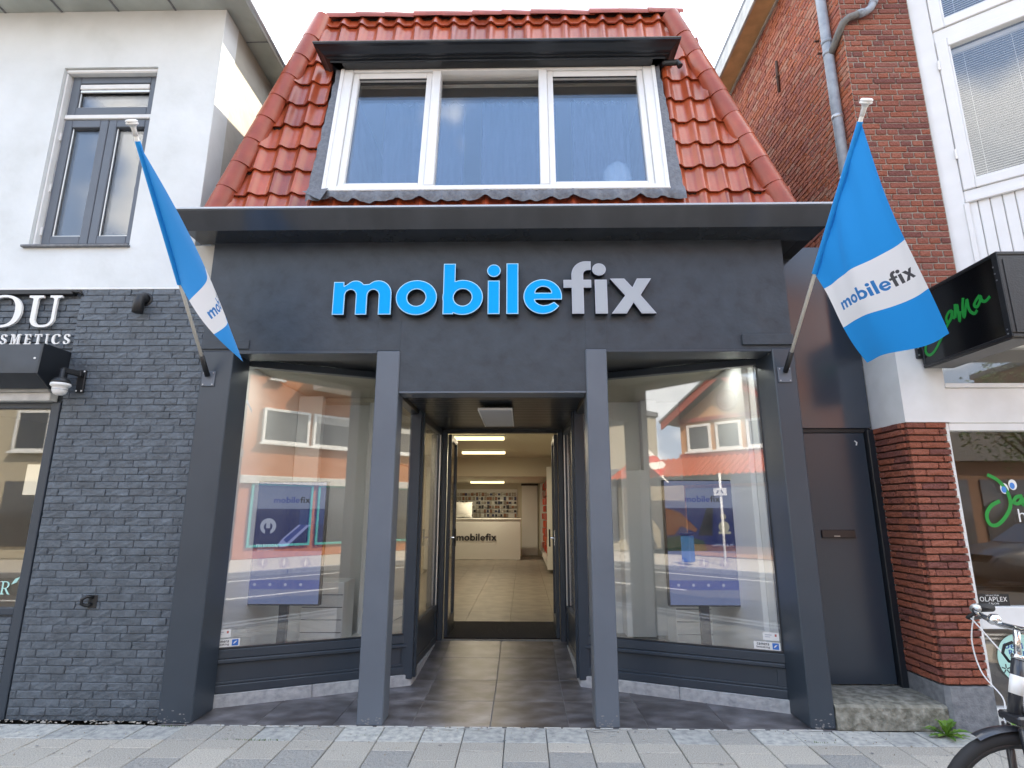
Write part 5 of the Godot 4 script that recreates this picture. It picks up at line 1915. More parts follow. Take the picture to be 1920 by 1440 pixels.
func left_window(h: Node3D, x0: float, x1: float, z: float) -> void:
	var f := mb()
	var zi := z - 0.115
	# white lining round the opening
	ab(f, Vector3(x0, 3.909, zi - 0.06), Vector3(x0 + 0.024, 5.814, zi + 0.02), 0.005)
	ab(f, Vector3(x0 + 0.0245, 5.797, zi - 0.06), Vector3(x1, 5.814, zi + 0.02), 0.004)
	ab(f, Vector3(x0, 5.775, zi + 0.0205), Vector3(x1, 5.814, z - 0.02), 0.012)
	ab(f, Vector3(x0 + 0.002, 3.92, zi + 0.0205), Vector3(x0 + 0.020, 5.774, z - 0.03), 0.006)
	ab(f, Vector3(x0 + 0.025, 5.291, zi - 0.05), Vector3(x1, 5.338, zi + 0.045), 0.006)
	var w := obj(h, "window", f, M.white_paint)
	wp[w] = Vector3.ZERO
	var a := x0 + 0.028
	var b := x1 - 0.03
	var mid := (a + b) * 0.5
	var sash := [[a, b, 5.343, 5.792, 0.085], [a, mid - 0.003, 3.965, 5.286, 0.078], [mid + 0.003, b, 3.965, 5.286, 0.078]]
	for s in sash:
		var st := mb()
		var k: float = s[4]
		ab(st, Vector3(s[0], s[2], zi - 0.03), Vector3(s[0] + k, s[3], zi + 0.03), 0.006)
		ab(st, Vector3(s[1] - k, s[2], zi - 0.03), Vector3(s[1], s[3], zi + 0.03), 0.006)
		ab(st, Vector3(s[0] + k + 0.0005, s[2], zi - 0.03), Vector3(s[1] - k - 0.0005, s[2] + k * 1.05, zi + 0.03), 0.006)
		ab(st, Vector3(s[0] + k + 0.0005, s[3] - k * 1.05, zi - 0.03), Vector3(s[1] - k - 0.0005, s[3], zi + 0.03), 0.006)
		obj(w, "sash", st, M.paint_light)
		pane(w, "pane", [s[0] + k, s[1] - k, s[2] + k * 1.05, s[3] - k * 1.05, zi - 0.012])
		var bead := mb()
		var c := k + 0.001
		ab(bead, Vector3(s[0] + c, s[2] + c * 1.05, zi - 0.005), Vector3(s[0] + c + 0.012, s[3] - c * 1.05, zi + 0.012), 0.003)
		ab(bead, Vector3(s[0] + c + 0.0125, s[2] + c * 1.05, zi - 0.005), Vector3(s[1] - c, s[2] + c * 1.05 + 0.012, zi + 0.012), 0.003)
		obj(w, "glazing_bead", bead, M.alu)
	box(w, "vent_grille", M.white_paint, [a + 0.09, b - 0.09, 5.635, 5.69, zi + 0.0, zi + 0.035], 0.006)
	box(w, "vent_grille", M.alu, [a + 0.09, b - 0.09, 5.605, 5.633, zi + 0.0, zi + 0.022], 0.004)
	for q in [[a - 0.012, 4.05], [a - 0.012, 4.5], [a - 0.012, 5.05], [b - 0.004, 4.05], [b - 0.004, 4.5], [b - 0.004, 5.05]]:
		box(w, "hinge", M.white_paint, [q[0], q[0] + 0.016, q[1], q[1] + 0.085, zi + 0.030, zi + 0.046], 0.003)
	for q in [a + 0.10, b - 0.20]:
		box(w, "hinge", M.white_paint, [q, q + 0.09, 5.784, 5.798, zi + 0.030, zi + 0.046], 0.003)
	box(w, "sill", M.bluestone, [x0 - 0.045, x1 + 0.01, 3.885, 3.907, zi - 0.05, z + 0.035], 0.004)
	box(w, "sill_riser", M.paint, [x0 + 0.024, x1 - 0.001, 3.908, 3.964, zi - 0.05, zi + 0.03], 0.004)
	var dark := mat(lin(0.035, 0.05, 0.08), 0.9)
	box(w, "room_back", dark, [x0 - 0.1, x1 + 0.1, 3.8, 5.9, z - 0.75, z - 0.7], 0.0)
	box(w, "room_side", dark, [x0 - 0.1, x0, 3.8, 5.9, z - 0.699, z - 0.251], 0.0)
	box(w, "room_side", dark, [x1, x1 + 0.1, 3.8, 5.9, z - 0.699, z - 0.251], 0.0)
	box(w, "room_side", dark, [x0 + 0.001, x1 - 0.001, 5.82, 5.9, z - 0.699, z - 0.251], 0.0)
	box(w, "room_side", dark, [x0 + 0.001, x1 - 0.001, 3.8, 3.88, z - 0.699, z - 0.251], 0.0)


func make_camera_dome(zp: float) -> void:
	var t := thing("security_camera", "white dome security camera on a black bracket beside the awning cassette", "camera", Vector3(-3.80, 2.55, 0.10))
	var c := Vector3(-3.825, 2.565, 0.13)
	var arm := mb()
	ab(arm, Vector3(-3.815, 2.53, zp + 0.014), Vector3(-3.750, 2.73, zp + 0.035), 0.004)
	ab(arm, Vector3(-3.802, 2.665, zp + 0.036), Vector3(-3.763, 2.72, 0.02), 0.004)
	cbox(arm, Transform3D(Basis.looking_at(Vector3(c.x + 3.783, 0.0, c.z), Vector3.UP), Vector3((c.x - 3.783) * 0.5, 2.69, c.z * 0.5 + 0.005)), Vector3(0.034, 0.046, 0.15), 0.005)
	obj(t, "bracket", arm, M.black)
	for q in [[-3.805, 2.545], [-3.76, 2.545], [-3.805, 2.715], [-3.76, 2.715]]:
		var sc := mb()
		lathe(sc, Transform3D(Basis(Vector3.RIGHT, PI / 2), Vector3(q[0], q[1], zp + 0.035)), [[0.007, -0.001], [0.007, 0.003], [0.0, 0.005]], 8)
		obj(t, "screw", sc, M.plastic_white)
	var cap := mb(true)
	lathe(cap, Transform3D(Basis(), c), [[0.0, 0.135], [0.022, 0.135], [0.022, 0.065], [0.05, 0.055], [0.066, 0.030], [0.069, 0.012], [0.0, 0.012]], 24)
	obj(t, "cap", cap, M.black)
	var body := mb(true)
	lathe(body, Transform3D(Basis(), c), [[0.0, 0.011], [0.071, 0.011], [0.072, -0.006], [0.064, -0.016], [0.055, -0.020], [0.056, -0.045], [0.046, -0.072], [0.026, -0.086], [0.0, -0.090]], 24)
	obj(t, "dome", body, M.plastic_white)
	var band := mb(true)
	lathe(band, Transform3D(Basis(), c), [[0.0561, -0.040], [0.0575, -0.043], [0.0561, -0.046]], 24)
	obj(t, "dome_ring", band, M.steel)


# ---------------------------------------------------------------- the brick house on the right, with the hair salon
func make_right_house() -> void:
	rng.seed = 200
	var h := thing("brick_house", "red brick house over a white hair salon front, right of the phone shop", "house", Vector3(4.0, 0, -0.2))
	# upper pier: front face with its own bricks, then the long side wall
	var bricks := []
	var ctop := 9.0
	lay(bricks, Transform3D(Basis(), Vector3(0, 0, 0.0)), 3.095, 3.752, 2.93, 7.2, 0.0605, 0.208, 0.010, true)
	var fr := set_size(bricks)
	set_bricks(h, fr, 0.0505, 0.03, M.red_brick, 186, 0.0016)
	box(h, "pier_core", M.mortar, [3.098, 3.757, 2.93, ctop, -0.9, 0.006], 0.0)
	var side := []
	var S := Transform3D(Basis(Vector3(0, 0, 1), Vector3(0, 1, 0), Vector3(-1, 0, 0)), Vector3(3.105, 0, 0))
	lay(side, S, -4.2, 0.008, 3.86, 7.56, 0.0605, 0.208, 0.009, true)
	for b in side:
		b.l = b.l
	box(h, "side_core", M.lit_side_joint, [3.108, 3.9, 3.3, 7.56, -9.0, -0.905], 0.0)
	box(h, "side_core", M.lit_side_joint, [3.0985, 3.2, 3.3, 7.56, -0.9045, -0.0], 0.0)
	var wallpart := box(h, "side_wall", M.lit_side_joint, [3.1075, 3.3, 2.9, 7.56, -9.0, -0.91], 0.0)
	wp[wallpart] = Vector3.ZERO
	set_bricks(wallpart, side, 0.0505, 0.03, M.lit_side_brick, 300, 0.003)
	# wall tie on the side wall, and two stubs
	var tie := mb(true)
	tube(tie, [Vector3(3.075, 6.86, -1.23), Vector3(3.07, 6.66, -1.235), Vector3(3.075, 6.44, -1.24)], 0.016, 8)
	tube(tie, [Vector3(3.10, 6.65, -1.235), Vector3(3.055, 6.65, -1.235)], 0.022, 8)
	obj(h, "wall_tie", tie, M.iron)
	for q in [[6.33, -0.38], [6.16, -0.36]]:
		var sb := mb()
		tube(sb, [Vector3(3.11, q[0], q[1]), Vector3(3.05, q[0] - 0.004, q[1])], 0.011, 6)
		obj(h, "iron_stub", sb, M.iron)
	# eaves along the side
	var ev := box(h, "eaves", nmat(lin(0.80, 0.56, 0.28), 0.6, M.soft, 0.8), [2.835, 3.3, 7.57, 7.62, -9.0, 0.35], 0.0)
	box(ev, "gutter_face", M.white_dirty, [2.80, 2.834, 7.56, 7.78, -9.0, 0.35], 0.006)
	box(ev, "eaves_batten", M.white_dirty, [3.060, 3.094, 7.545, 7.569, -9.0, 0.03], 0.004)
	box(h, "roof_body", M.bluestone, [3.4, 9.0, 7.9, 9.2, -9.0, -0.2], 0.0)
	# white cladding block over the lower pier
	var wb := mb()
	extrude(wb, poly2([3.107, -0.42, 3.44, -0.42, 3.47, 0.03, 3.107, 0.03]), Transform3D(Basis(Vector3(1, 0, 0), Vector3(0, 0, 1), Vector3(0, 1, 0)), Vector3(0, 2.262, 0)), 0.70)
	obj(h, "white_cladding", wb, M.white_paint)
	box(h, "white_cladding", M.white_paint, [3.471, 7.0, 2.258, 2.548, -0.1, 0.012], 0.004)
	box(h, "white_cladding", M.white_paint, [3.471, 7.0, 2.549, 2.585, -0.1, 0.035], 0.004)
	# lower pier: bricks with raked joints, on the front and on the side that runs back to the door
	var low := []
	var jag := func(x0: float, x1: float, y: float) -> Array: return [x0, x1 + rng.randf_range(-0.006, 0.010) if x1 > 3.40 else x1]
	lay(low, Transform3D(Basis(), Vector3(0, 0, 0.0)), 3.116, 3.435, 0.305, 2.262, 0.0545, 0.205, 0.004, false, jag)
	lay(low, Transform3D(Basis(Vector3(0, 0, 1), Vector3(0, 1, 0), Vector3(-1, 0, 0)), Vector3(3.115, 0, 0)), -0.42, -0.006, 0.305, 2.262, 0.0545, 0.205, 0.004, false)
	var lp := box(h, "lower_pier", M.dark_joint, [3.125, 3.42, 0.3, 2.26, -0.42, -0.008], 0.0)
	set_bricks(lp, low, 0.042, 0.045, M.red_brick.slice(0, 5), 300, 0.004, 0.012)
	var seal := mb()
	for k in 36:
		var y := 0.31 + k * 0.0545
		ab(seal, Vector3(3.425, y - 0.004, -0.02), Vector3(3.449, y + 0.012 + rng.randf_range(0, 0.01), 0.016 + rng.randf_range(0, 0.006)), 0.004)
	stuff(obj(h, "sealant_edge", seal, M.white_paint))
	# stone foot
	var pf := mb()
	extrude(pf, poly2([3.10, -0.45, 3.43, -0.45, 3.44, 0.042, 3.128, 0.042, 3.10, 0.012]), Transform3D(Basis(Vector3(1, 0, 0), Vector3(0, 0, 1), Vector3(0, 1, 0)), Vector3(0, -0.02, 0)), 0.318)
	obj(h, "stone_foot", pf, M.bluestone)
	# salon window
	var f := mb()
	ab(f, Vector3(3.436, 0.0, -0.09), Vector3(3.468, 2.257, 0.004), 0.004)
	ab(f, Vector3(3.4685, 2.196, -0.09), Vector3(7.0, 2.257, 0.004), 0.004)
	ab(f, Vector3(3.4685, 0.69, -0.09), Vector3(7.0, 0.848, 0.0), 0.004)
	ab(f, Vector3(3.4685, 0.0, -0.09), Vector3(7.0, 0.14, 0.0), 0.004)
	ab(f, Vector3(6.9, 0.0, -0.091), Vector3(7.0, 2.25, 0.001), 0.004)
	var w := obj(h, "salon_window", f, M.white_paint)
	wp[w] = Vector3.ZERO
	pane(w, "pane", [3.4685, 6.9, 0.848, 2.196, -0.045])
	pane(w, "pane", [3.4685, 6.9, 0.14, 0.69, -0.045])
	var cf := mb()
	ab(cf, Vector3(3.47, 2.586, -0.09), Vector3(3.50, 2.93, 0.0), 0.004)
	ab(cf, Vector3(3.501, 2.90, -0.09), Vector3(7.0, 2.93, 0.0), 0.004)
	var c := obj(h, "transom_window", cf, M.white_paint)
	pane(c, "pane", [3.501, 6.9, 2.586, 2.90, -0.045])
	box(h, "salon_wall", mat(lin(0.16, 0.11, 0.07), 0.8), [3.3, 7.0, 0.0, 2.95, -3.3, -3.2], 0.0)
	box(h, "salon_wall", mat(lin(0.22, 0.17, 0.12), 0.8), [7.0, 7.1, 0.0, 2.95, -3.3, -0.05], 0.0)
	box(h, "salon_wall", M.white_in, [3.3, 3.42, 0.0, 2.95, -3.2, -0.43], 0.0)
	box(h, "salon_floor", mat(lin(0.12, 0.09, 0.07), 0.5), [3.42, 7.0, -0.1, 0.08, -3.2, -0.1], 0.0)
	box(h, "salon_ceiling", mat(lin(0.4, 0.38, 0.34), 0.8), [3.42, 7.0, 2.94, 3.0, -3.2, -0.1], 0.0)
	box(h, "salon_screen", M.white_in, [3.55, 3.64, 0.09, 1.75, -0.85, -0.80], 0.004)
	box(h, "salon_screen", mat(lin(0.3, 0.3, 0.28), 0.7), [3.43, 3.62, 0.09, 0.66, -0.5, -0.45], 0.004)
	# bay window over the salon: one slanting face, then the front
	var a := Vector3(3.758, 0, -0.03)
	var u := Vector3(0.8, 0, 0.6)
	var B := Transform3D(Basis(u, Vector3.UP, Vector3(-0.6, 0, 0.8)), a)
	var bf := mb()
	ab(bf, Vector3(-0.02, 2.96, -0.10), Vector3(0.165, 8.4, 0.0), 0.006, B)
	ab(bf, Vector3(0.90, 2.96, -0.10), Vector3(1.05, 8.4, 0.0), 0.006, B)
	ab(bf, Vector3(0.166, 5.86, -0.10), Vector3(0.899, 5.98, -0.004), 0.006, B)
	ab(bf, Vector3(0.166, 4.23, -0.10), Vector3(0.899, 4.31, -0.002), 0.006, B)
	ab(bf, Vector3(0.166, 2.96, -0.10), Vector3(0.899, 3.05, -0.003), 0.006, B)
	ab(bf, Vector3(0.166, 8.0, -0.10), Vector3(0.899, 8.4, -0.004), 0.006, B)
	var bay := obj(h, "bay_window", bf, M.white_paint)
	wp[bay] = Vector3.ZERO
	var sash := mb()
	for y in [[4.312, 5.858], [5.982, 7.998]]:
		ab(sash, Vector3(0.168, y[0], -0.06), Vector3(0.255, y[1], 0.012), 0.006, B)
		ab(sash, Vector3(0.81, y[0], -0.06), Vector3(0.898, y[1], 0.012), 0.006, B)
		ab(sash, Vector3(0.2555, y[0], -0.06), Vector3(0.8095, y[0] + 0.085, 0.012), 0.006, B)
		ab(sash, Vector3(0.2555, y[1] - 0.085, -0.06), Vector3(0.8095, y[1], 0.012), 0.006, B)
		pane(bay, "pane", [0.253, 0.812, y[0] + 0.08, y[1] - 0.08, -0.03], B)
		box(bay, "glazing_bead", M.white_paint, [0.2555, 0.8095, y[0] + 0.0855, y[0] + 0.10, -0.02, 0.004], 0.003, B)
		box(bay, "glazing_bead", M.white_paint, [0.2555, 0.27, y[0] + 0.1005, y[1] - 0.0855, -0.02, 0.004], 0.003, B)
	obj(bay, "sash", sash, M.white_paint)
	for q in [4.62, 5.55]:
		box(bay, "hinge", M.plastic_white, [0.155, 0.175, q, q + 0.10, 0.0125, 0.026], 0.004, B)
	box(bay, "board_backing", M.white_dirty, [0.166, 0.899, 3.05, 4.229, -0.06, -0.032], 0.0, B)
	for k in 9:
		box(bay, "board", M.white_paint, [0.169 + k * 0.081, 0.169 + k * 0.081 + 0.076, 3.052, 4.228, -0.0315, -0.012], 0.005, B)
	box(bay, "cover_moulding", M.white_paint, [0.166, 0.899, 4.19, 4.229, -0.0115, 0.018], 0.006, B)
	box(bay, "cover_moulding", M.white_paint, [0.15, 0.19, 3.055, 4.189, -0.0115, 0.014], 0.005, B)
	var b0 := B * Vector3(1.05, 0, 0)
	box(bay, "bay_front", M.white_paint, [b0.x, 7.0, 2.96, 8.4, b0.z - 0.15, b0.z - 0.02], 0.004)
	box(bay, "bay_floor", M.white_paint, [3.76, 7.0, 2.945, 2.959, -0.1, b0.z - 0.02], 0.0)
	box(bay, "bay_room_wall", mat(lin(0.06, 0.07, 0.09), 0.9), [3.76, 7.0, 2.97, 8.4, -0.6, -0.5], 0.0)
	for y in [[4.40, 5.77, "lower"], [6.07, 7.90, "upper"]]:
		var vb := thing("venetian_blind", "white venetian blind in the %s bay window over the salon" % y[2], "blind", B * Vector3(0.53, y[0], -0.12), "blinds in the bay window")
		var n := int((y[1] - y[0]) / 0.0235)
		var slat := mb()
		cbox(slat, Transform3D(B.basis * Basis(Vector3.RIGHT, 0.5)), Vector3(0.56, 0.0012, 0.019), 0.0)
		slat.generate_normals()
		var sm := slat.commit()
		for k in n:
			put(vb, "slat", sm, M.plastic_white, Transform3D(Basis.from_euler(Vector3(0, 0, rng.randf_range(-0.003, 0.003))), B * Vector3(0.533, y[0] + 0.02 + k * 0.0235, -0.13)))
		box(vb, "head_rail", M.plastic_white, [0.255, 0.81, y[1] - 0.01, y[1] + 0.025, -0.15, -0.11], 0.003, B)
		for x in [0.36, 0.70]:
			var cord := mb()
			tube(cord, [B * Vector3(x, y[0], -0.116), B * Vector3(x, y[1], -0.116)], 0.0012, 4)
			obj(vb, "cord", cord, M.white_paint)
	make_downpipe()
	make_lightbox()
	make_salon_stickers()
	# concrete step in front of the side door
	rng.seed = 61
	var st := mb()
	var nx := 26
	var top: Array = []
	for i in nx + 1:
		var x := lerpf(2.288, 3.102, float(i) / nx)
		var r := rng.randf_range(-0.004, 0.003)
		top.append([Vector3(x, 0.0, 0.026 + rng.randf_range(-0.003, 0.003)), Vector3(x, 0.07, 0.024 + rng.randf_range(-0.004, 0.004)), Vector3(x, 0.150 + r, 0.022 + rng.randf_range(-0.004, 0.002)), Vector3(x, 0.168 + r, 0.006 + rng.randf_range(-0.004, 0.003)), Vector3(x, 0.171 + rng.randf_range(-0.002, 0.002), -0.15), Vector3(x, 0.176, -0.46)])
	for i in nx:
		for k in 5:
			quad(st, top[i][k], top[i + 1][k], top[i + 1][k + 1], top[i][k + 1], Vector3(0, 1, 1))
	for e in [0, nx]:
		for k in range(1, 5):
			tri(st, Vector3(top[e][0].x, 0, -0.46), top[e][k], top[e][k + 1], Vector3(-1 if e == 0 else 1, 0, 0))
		tri(st, Vector3(top[e][0].x, 0, -0.46), top[e][0], top[e][1], Vector3(-1 if e == 0 else 1, 0, 0))
	tag(obj(self, "door_step", st, M.concrete), "worn pitted concrete step below the dark side door", "step")


func set_size(b: Array) -> Array:
	return b


func make_downpipe() -> void:
	var t := thing("downpipe", "grey plastic downpipe with a bent branch joining it, on the brick house corner", "pipe", Vector3(3.02, 3.3, -0.18))
	var x := 3.035
	var z := -0.165
	var st := mb(true)
	tube(st, [Vector3(x, 3.0, z), Vector3(x, 8.0, z)], 0.046, 18)
	obj(t, "pipe", st, M.pvc)
	for y in [5.97, 6.10, 4.6, 5.25]:
		var cl := mb(true)
		lathe(cl, Transform3D(Basis(), Vector3(x, y, z)), [[0.0465, -0.02], [0.051, -0.018], [0.051, 0.018], [0.0465, 0.02]], 18)
		obj(t, "collar" if y > 5.9 else "clamp", cl, M.pvc if y > 5.9 else M.zinc)
	var br := mb(true)
	tube(br, [Vector3(x, 5.93, z), Vector3(x + 0.02, 5.985, z + 0.06), Vector3(x + 0.025, 6.06, z + 0.16), Vector3(x + 0.05, 6.13, z + 0.205), Vector3(x + 0.10, 6.175, z + 0.222), Vector3(x + 0.20, 6.21, z + 0.225)], 0.033, 14)
	obj(t, "branch", br, M.pvc_dirty)
	var b2 := mb(true)
	tube(b2, [Vector3(x + 0.185, 6.205, z + 0.226), Vector3(x + 0.27, 6.235, z + 0.226), Vector3(x + 0.32, 6.275, z + 0.226), Vector3(x + 0.36, 6.35, z + 0.226), Vector3(x + 0.60, 6.86, z + 0.226), Vector3(x + 0.60, 8.0, z + 0.226)], 0.034, 14)
	obj(t, "branch", b2, M.pvc)
	for p in [[Vector3(x + 0.195, 6.209, z + 0.226), Vector3(x + 0.24, 6.225, z + 0.226)], [Vector3(x + 0.345, 6.32, z + 0.226), Vector3(x + 0.365, 6.362, z + 0.226)]]:
		var s := mb(true)
		tube(s, p, 0.038, 14)
		obj(t, "collar", s, M.pvc)


func make_lightbox() -> void:
	var t := thing("light_box", "black projecting light box sign with green handwriting Janna over the salon", "sign", Vector3(3.42, 2.7, 0.05))
	var x0 := 3.30
	var x1 := 3.54
	var y0 := 2.702
	var y1 := 3.325
	var z0 := 0.06
	var z1 := 0.93
	box(t, "face_panel", mat(lin(0.003, 0.003, 0.0035), 0.12), [x0 + 0.008, x0 + 0.014, y0 + 0.025, y1 - 0.025, z0 + 0.02, z1 - 0.03], 0.0)
	box(t, "face_panel", mat(lin(0.003, 0.003, 0.0035), 0.12), [x1 - 0.014, x1 - 0.008, y0 + 0.025, y1 - 0.025, z0 + 0.02, z1 - 0.03], 0.0)
	var fr := nmat(lin(0.018, 0.019, 0.021), 0.35, M.soft, 4.0, M.nrough, 0.15)
	var st := mb()
	ab(st, Vector3(x0, y1 - 0.028, z0), Vector3(x1, y1, z1), 0.006)
	ab(st, Vector3(x0, y0, z0), Vector3(x1, y0 + 0.028, z1), 0.006)
	ab(st, Vector3(x0, y0 + 0.0285, z1 - 0.03), Vector3(x1, y1 - 0.0285, z1), 0.006)
	ab(st, Vector3(x0 + 0.002, y0 + 0.0285, z0), Vector3(x1 - 0.002, y1 - 0.0285, z0 + 0.025), 0.004)
	var f := obj(t, "frame", st, fr)
	box(f, "corner_trim", fr, [x0 - 0.006, x0 - 0.0005, y0 + 0.004, y1 - 0.004, z1 - 0.045, z1 + 0.004], 0.003)
	box(f, "front_plate", fr, [x0 + 0.03, x1 - 0.03, y0 + 0.03, y1 - 0.06, z1 + 0.0005, z1 + 0.006], 0.003)
	box(f, "bottom_plate", mat(lin(0.12, 0.12, 0.12), 0.45), [x0 + 0.02, x1 - 0.02, y0 - 0.006, y0 - 0.0005, z0 + 0.03, z1 - 0.03], 0.002)
	for q in [[3.22, 0.89], [3.17, 0.895], [3.12, 0.9], [2.76, 0.905], [2.73, 0.905]]:
		var s := mb()
		lathe(s, Transform3D(Basis(Vector3(0, 0, 1), Vector3(-1, 0, 0), Vector3(0, -1, 0)), Vector3(x0 - 0.006, q[0], q[1])), [[0.006, 0.0], [0.006, 0.003], [0.0, 0.004]], 8)
		obj(f, "screw", s, M.steel)
	box(f, "badge", M.alu, [x0 + 0.10, x0 + 0.16, y0 + 0.045, y0 + 0.075, z1 + 0.0065, z1 + 0.010], 0.002)
	var pl := box(t, "wall_plate", M.black, [x0 - 0.03, x1, y0 + 0.09, y0 + 0.20, 0.031, 0.06], 0.004)
	box(t, "wall_plate", M.black, [x0, x1 + 0.03, y1 - 0.22, y1 - 0.10, 0.01, 0.06], 0.004)
	for y in [y0 + 0.115, y0 + 0.175]:
		var s := mb()
		lathe(s, Transform3D(Basis(Vector3.RIGHT, PI / 2), Vector3(x0 - 0.018, y, 0.06)), [[0.007, -0.001], [0.007, 0.004], [0.0, 0.005]], 8)
		obj(pl, "screw", s, M.steel)
	var strokes := [
		[[0.442, 3.02], [0.418, 3.001], [0.359, 2.949], [0.273, 2.866], [0.197, 2.806], [0.138, 2.795], [0.107, 2.832], [0.127, 2.892], [0.17, 2.936], [0.247, 2.967], [0.33, 2.985]],
		[[0.450, 3.062], [0.415, 3.062], [0.380, 3.025], [0.390, 2.985], [0.425, 3.005], [0.450, 3.060], [0.445, 3.013], [0.470, 3.0]],
		[[0.487, 3.102], [0.478, 3.046], [0.470, 3.0], [0.488, 3.058], [0.506, 3.085], [0.506, 3.027], [0.503, 2.957], [0.525, 3.03]],
		[[0.574, 3.118], [0.556, 3.061], [0.547, 3.0], [0.556, 2.975], [0.585, 3.05], [0.605, 3.09], [0.606, 3.03], [0.620, 2.99], [0.652, 2.967], [0.679, 2.985]],
		[[0.724, 3.08], [0.689, 3.06], [0.661, 3.028], [0.682, 3.007], [0.714, 3.033], [0.727, 3.071], [0.734, 3.034], [0.765, 3.02], [0.807, 3.039]]]
	for s in strokes:
		var b := mb()
		var path: Array = []
		for p in curve(s):
			path.append(Vector3(x0 + 0.0076, p.y, p.x))
		ribbon(b, path, 0.0115, Vector3(-1, 0, 0), 0.002)
		obj(t, "letter_stroke", b, M.green_ink)


func curve(pts: Array) -> Array:
	var out: Array = []
	for i in pts.size() - 1:
		var p0 := Vector2(pts[maxi(i - 1, 0)][0], pts[maxi(i - 1, 0)][1])
		var p1 := Vector2(pts[i][0], pts[i][1])
		var p2 := Vector2(pts[i + 1][0], pts[i + 1][1])
		var p3 := Vector2(pts[mini(i + 2, pts.size() - 1)][0], pts[mini(i + 2, pts.size() - 1)][1])
		for k in 6:
			out.append(p1.cubic_interpolate(p2, p0, p3, k / 6.0))
	out.append(Vector2(pts[-1][0], pts[-1][1]))
	return out


# a flat painted stroke along a path, lying on a surface with normal n
func ribbon(st: SurfaceTool, path: Array, w: float, n: Vector3, t: float) -> void:
	var l: Array[Vector3] = []
	var r: Array[Vector3] = []
	for i in path.size():
		var d: Vector3 = (path[mini(i + 1, path.size() - 1)] - path[maxi(i - 1, 0)]).normalized()
		var s := d.cross(n).normalized() * w
		l.append(path[i] + s)
		r.append(path[i] - s)
	for i in path.size() - 1:
		var o := n * t * (1.0 + 0.002 * i)
		quad(st, l[i] + o, l[i + 1] + o, r[i + 1] + o, r[i] + o, n)
		quad(st, l[i], l[i + 1], l[i + 1] + o, l[i] + o, l[i] - r[i])
		quad(st, r[i], r[i + 1], r[i + 1] + o, r[i] + o, r[i] - l[i])


func make_salon_stickers() -> void:
	var z := -0.039
	var t := thing("window_lettering", "green handwritten salon name with white letters on the salon window", "sticker", Vector3(3.8, 1.4, z))
	for s in [[[3.739, 1.845], [3.819, 1.795], [3.872, 1.706], [3.879, 1.608], [3.827, 1.52], [3.746, 1.452], [3.689, 1.461], [3.678, 1.529], [3.724, 1.598], [3.80, 1.637]], [[3.985, 1.677], [3.934, 1.667], [3.907, 1.627], [3.944, 1.618], [3.981, 1.657], [3.978, 1.608], [4.02, 1.62]], [[4.03, 1.67], [4.04, 1.61], [4.07, 1.67], [4.09, 1.61], [4.13, 1.64]]]:
		var b := mb()
		var path: Array = []
		for p in curve(s):
			path.append(Vector3(p.x, p.y, z))
		ribbon(b, path, 0.014, Vector3(0, 0, 1), 0.0015)
		obj(t, "letter_stroke", b, M.green_ink)
	text(t, "letter", "h", M.plastic_white, Vector3(3.925, 1.475, z), 0.10, 0.055, Basis(), "Droid Sans", 400, 0.001)
	for c in [[3.855, 1.735], [3.925, 1.765]]:
		var e := mb()
		extrude(e, oval(Vector2(c[0], c[1]), 0.033, 0.042, 0, TAU, 20), Transform3D(Basis(), Vector3(0, 0, z)), 0.0008)
		obj(t, "drop_mark", e, M.plastic_white)
		var e2 := mb()
		extrude(e2, oval(Vector2(c[0] - 0.006, c[1] - 0.008), 0.02, 0.026, 0, TAU, 16), Transform3D(Basis(), Vector3(0, 0, z + 0.001)), 0.0006)
		obj(t, "drop_mark", e2, mat(lin(0.05, 0.22, 0.62), 0.5))
	var o := thing("window_sticker", "small black rectangular sticker with white capitals in the salon window's lower left", "sticker", Vector3(3.6, 0.86, z))
	box(o, "sticker_sheet", M.black, [3.50, 3.735, 0.852, 0.935, z - 0.0005, z + 0.0005], 0.0)
	text(o, "sticker_words", "OLAPLEX", M.plastic_white, Vector3(3.512, 0.882, z + 0.001), 0.033, 0.205, Basis(), "Droid Sans", 400, 0.0006)
	text(o, "sticker_words", "SALON", M.plastic_white, Vector3(3.575, 0.860, z + 0.001), 0.013, 0.075, Basis(), "Droid Sans", 400, 0.0006)
	text(o, "sticker_words", "SELECTED", M.plastic_white, Vector3(3.56, 0.921, z + 0.001), 0.009, 0.10, Basis(), "Droid Sans", 400, 0.0006)
	var d := thing("round_sticker", "large round mint sticker with blue words on the lower salon glass", "sticker", Vector3(3.74, 0.48, z))
	var e := mb()
	extrude(e, oval(Vector2(3.745, 0.475), 0.175, 0.175, 0, TAU, 48), Transform3D(Basis(), Vector3(0, 0, z)), 0.0008)
	obj(d, "sticker_sheet", e, M.mint)
	var navy := mat(lin(0.02, 0.08, 0.30), 0.6)
	text(d, "sticker_words", "Deelne", navy, Vector3(3.635, 0.545, z + 0.001), 0.042, 0.22, Basis(), "Droid Sans", 700, 0.0006)
	text(d, "sticker_words", "Ruilpun", navy, Vector3(3.66, 0.495, z + 0.001), 0.046, 0.20, Basis(), "Droid Sans", 700, 0.0006)
	for k in 5:
		var m := mb()
		var a := k * PI * 0.4 + 0.3
		ribbon(m, [Vector3(3.62 + cos(a) * 0.006, 0.405 + sin(a) * 0.006, z + 0.001), Vector3(3.62 + cos(a) * 0.034, 0.405 + sin(a) * 0.034, z + 0.001)], 0.004, Vector3(0, 0, 1), 0.0006)
		obj(d, "flower_mark", m, M.ink)


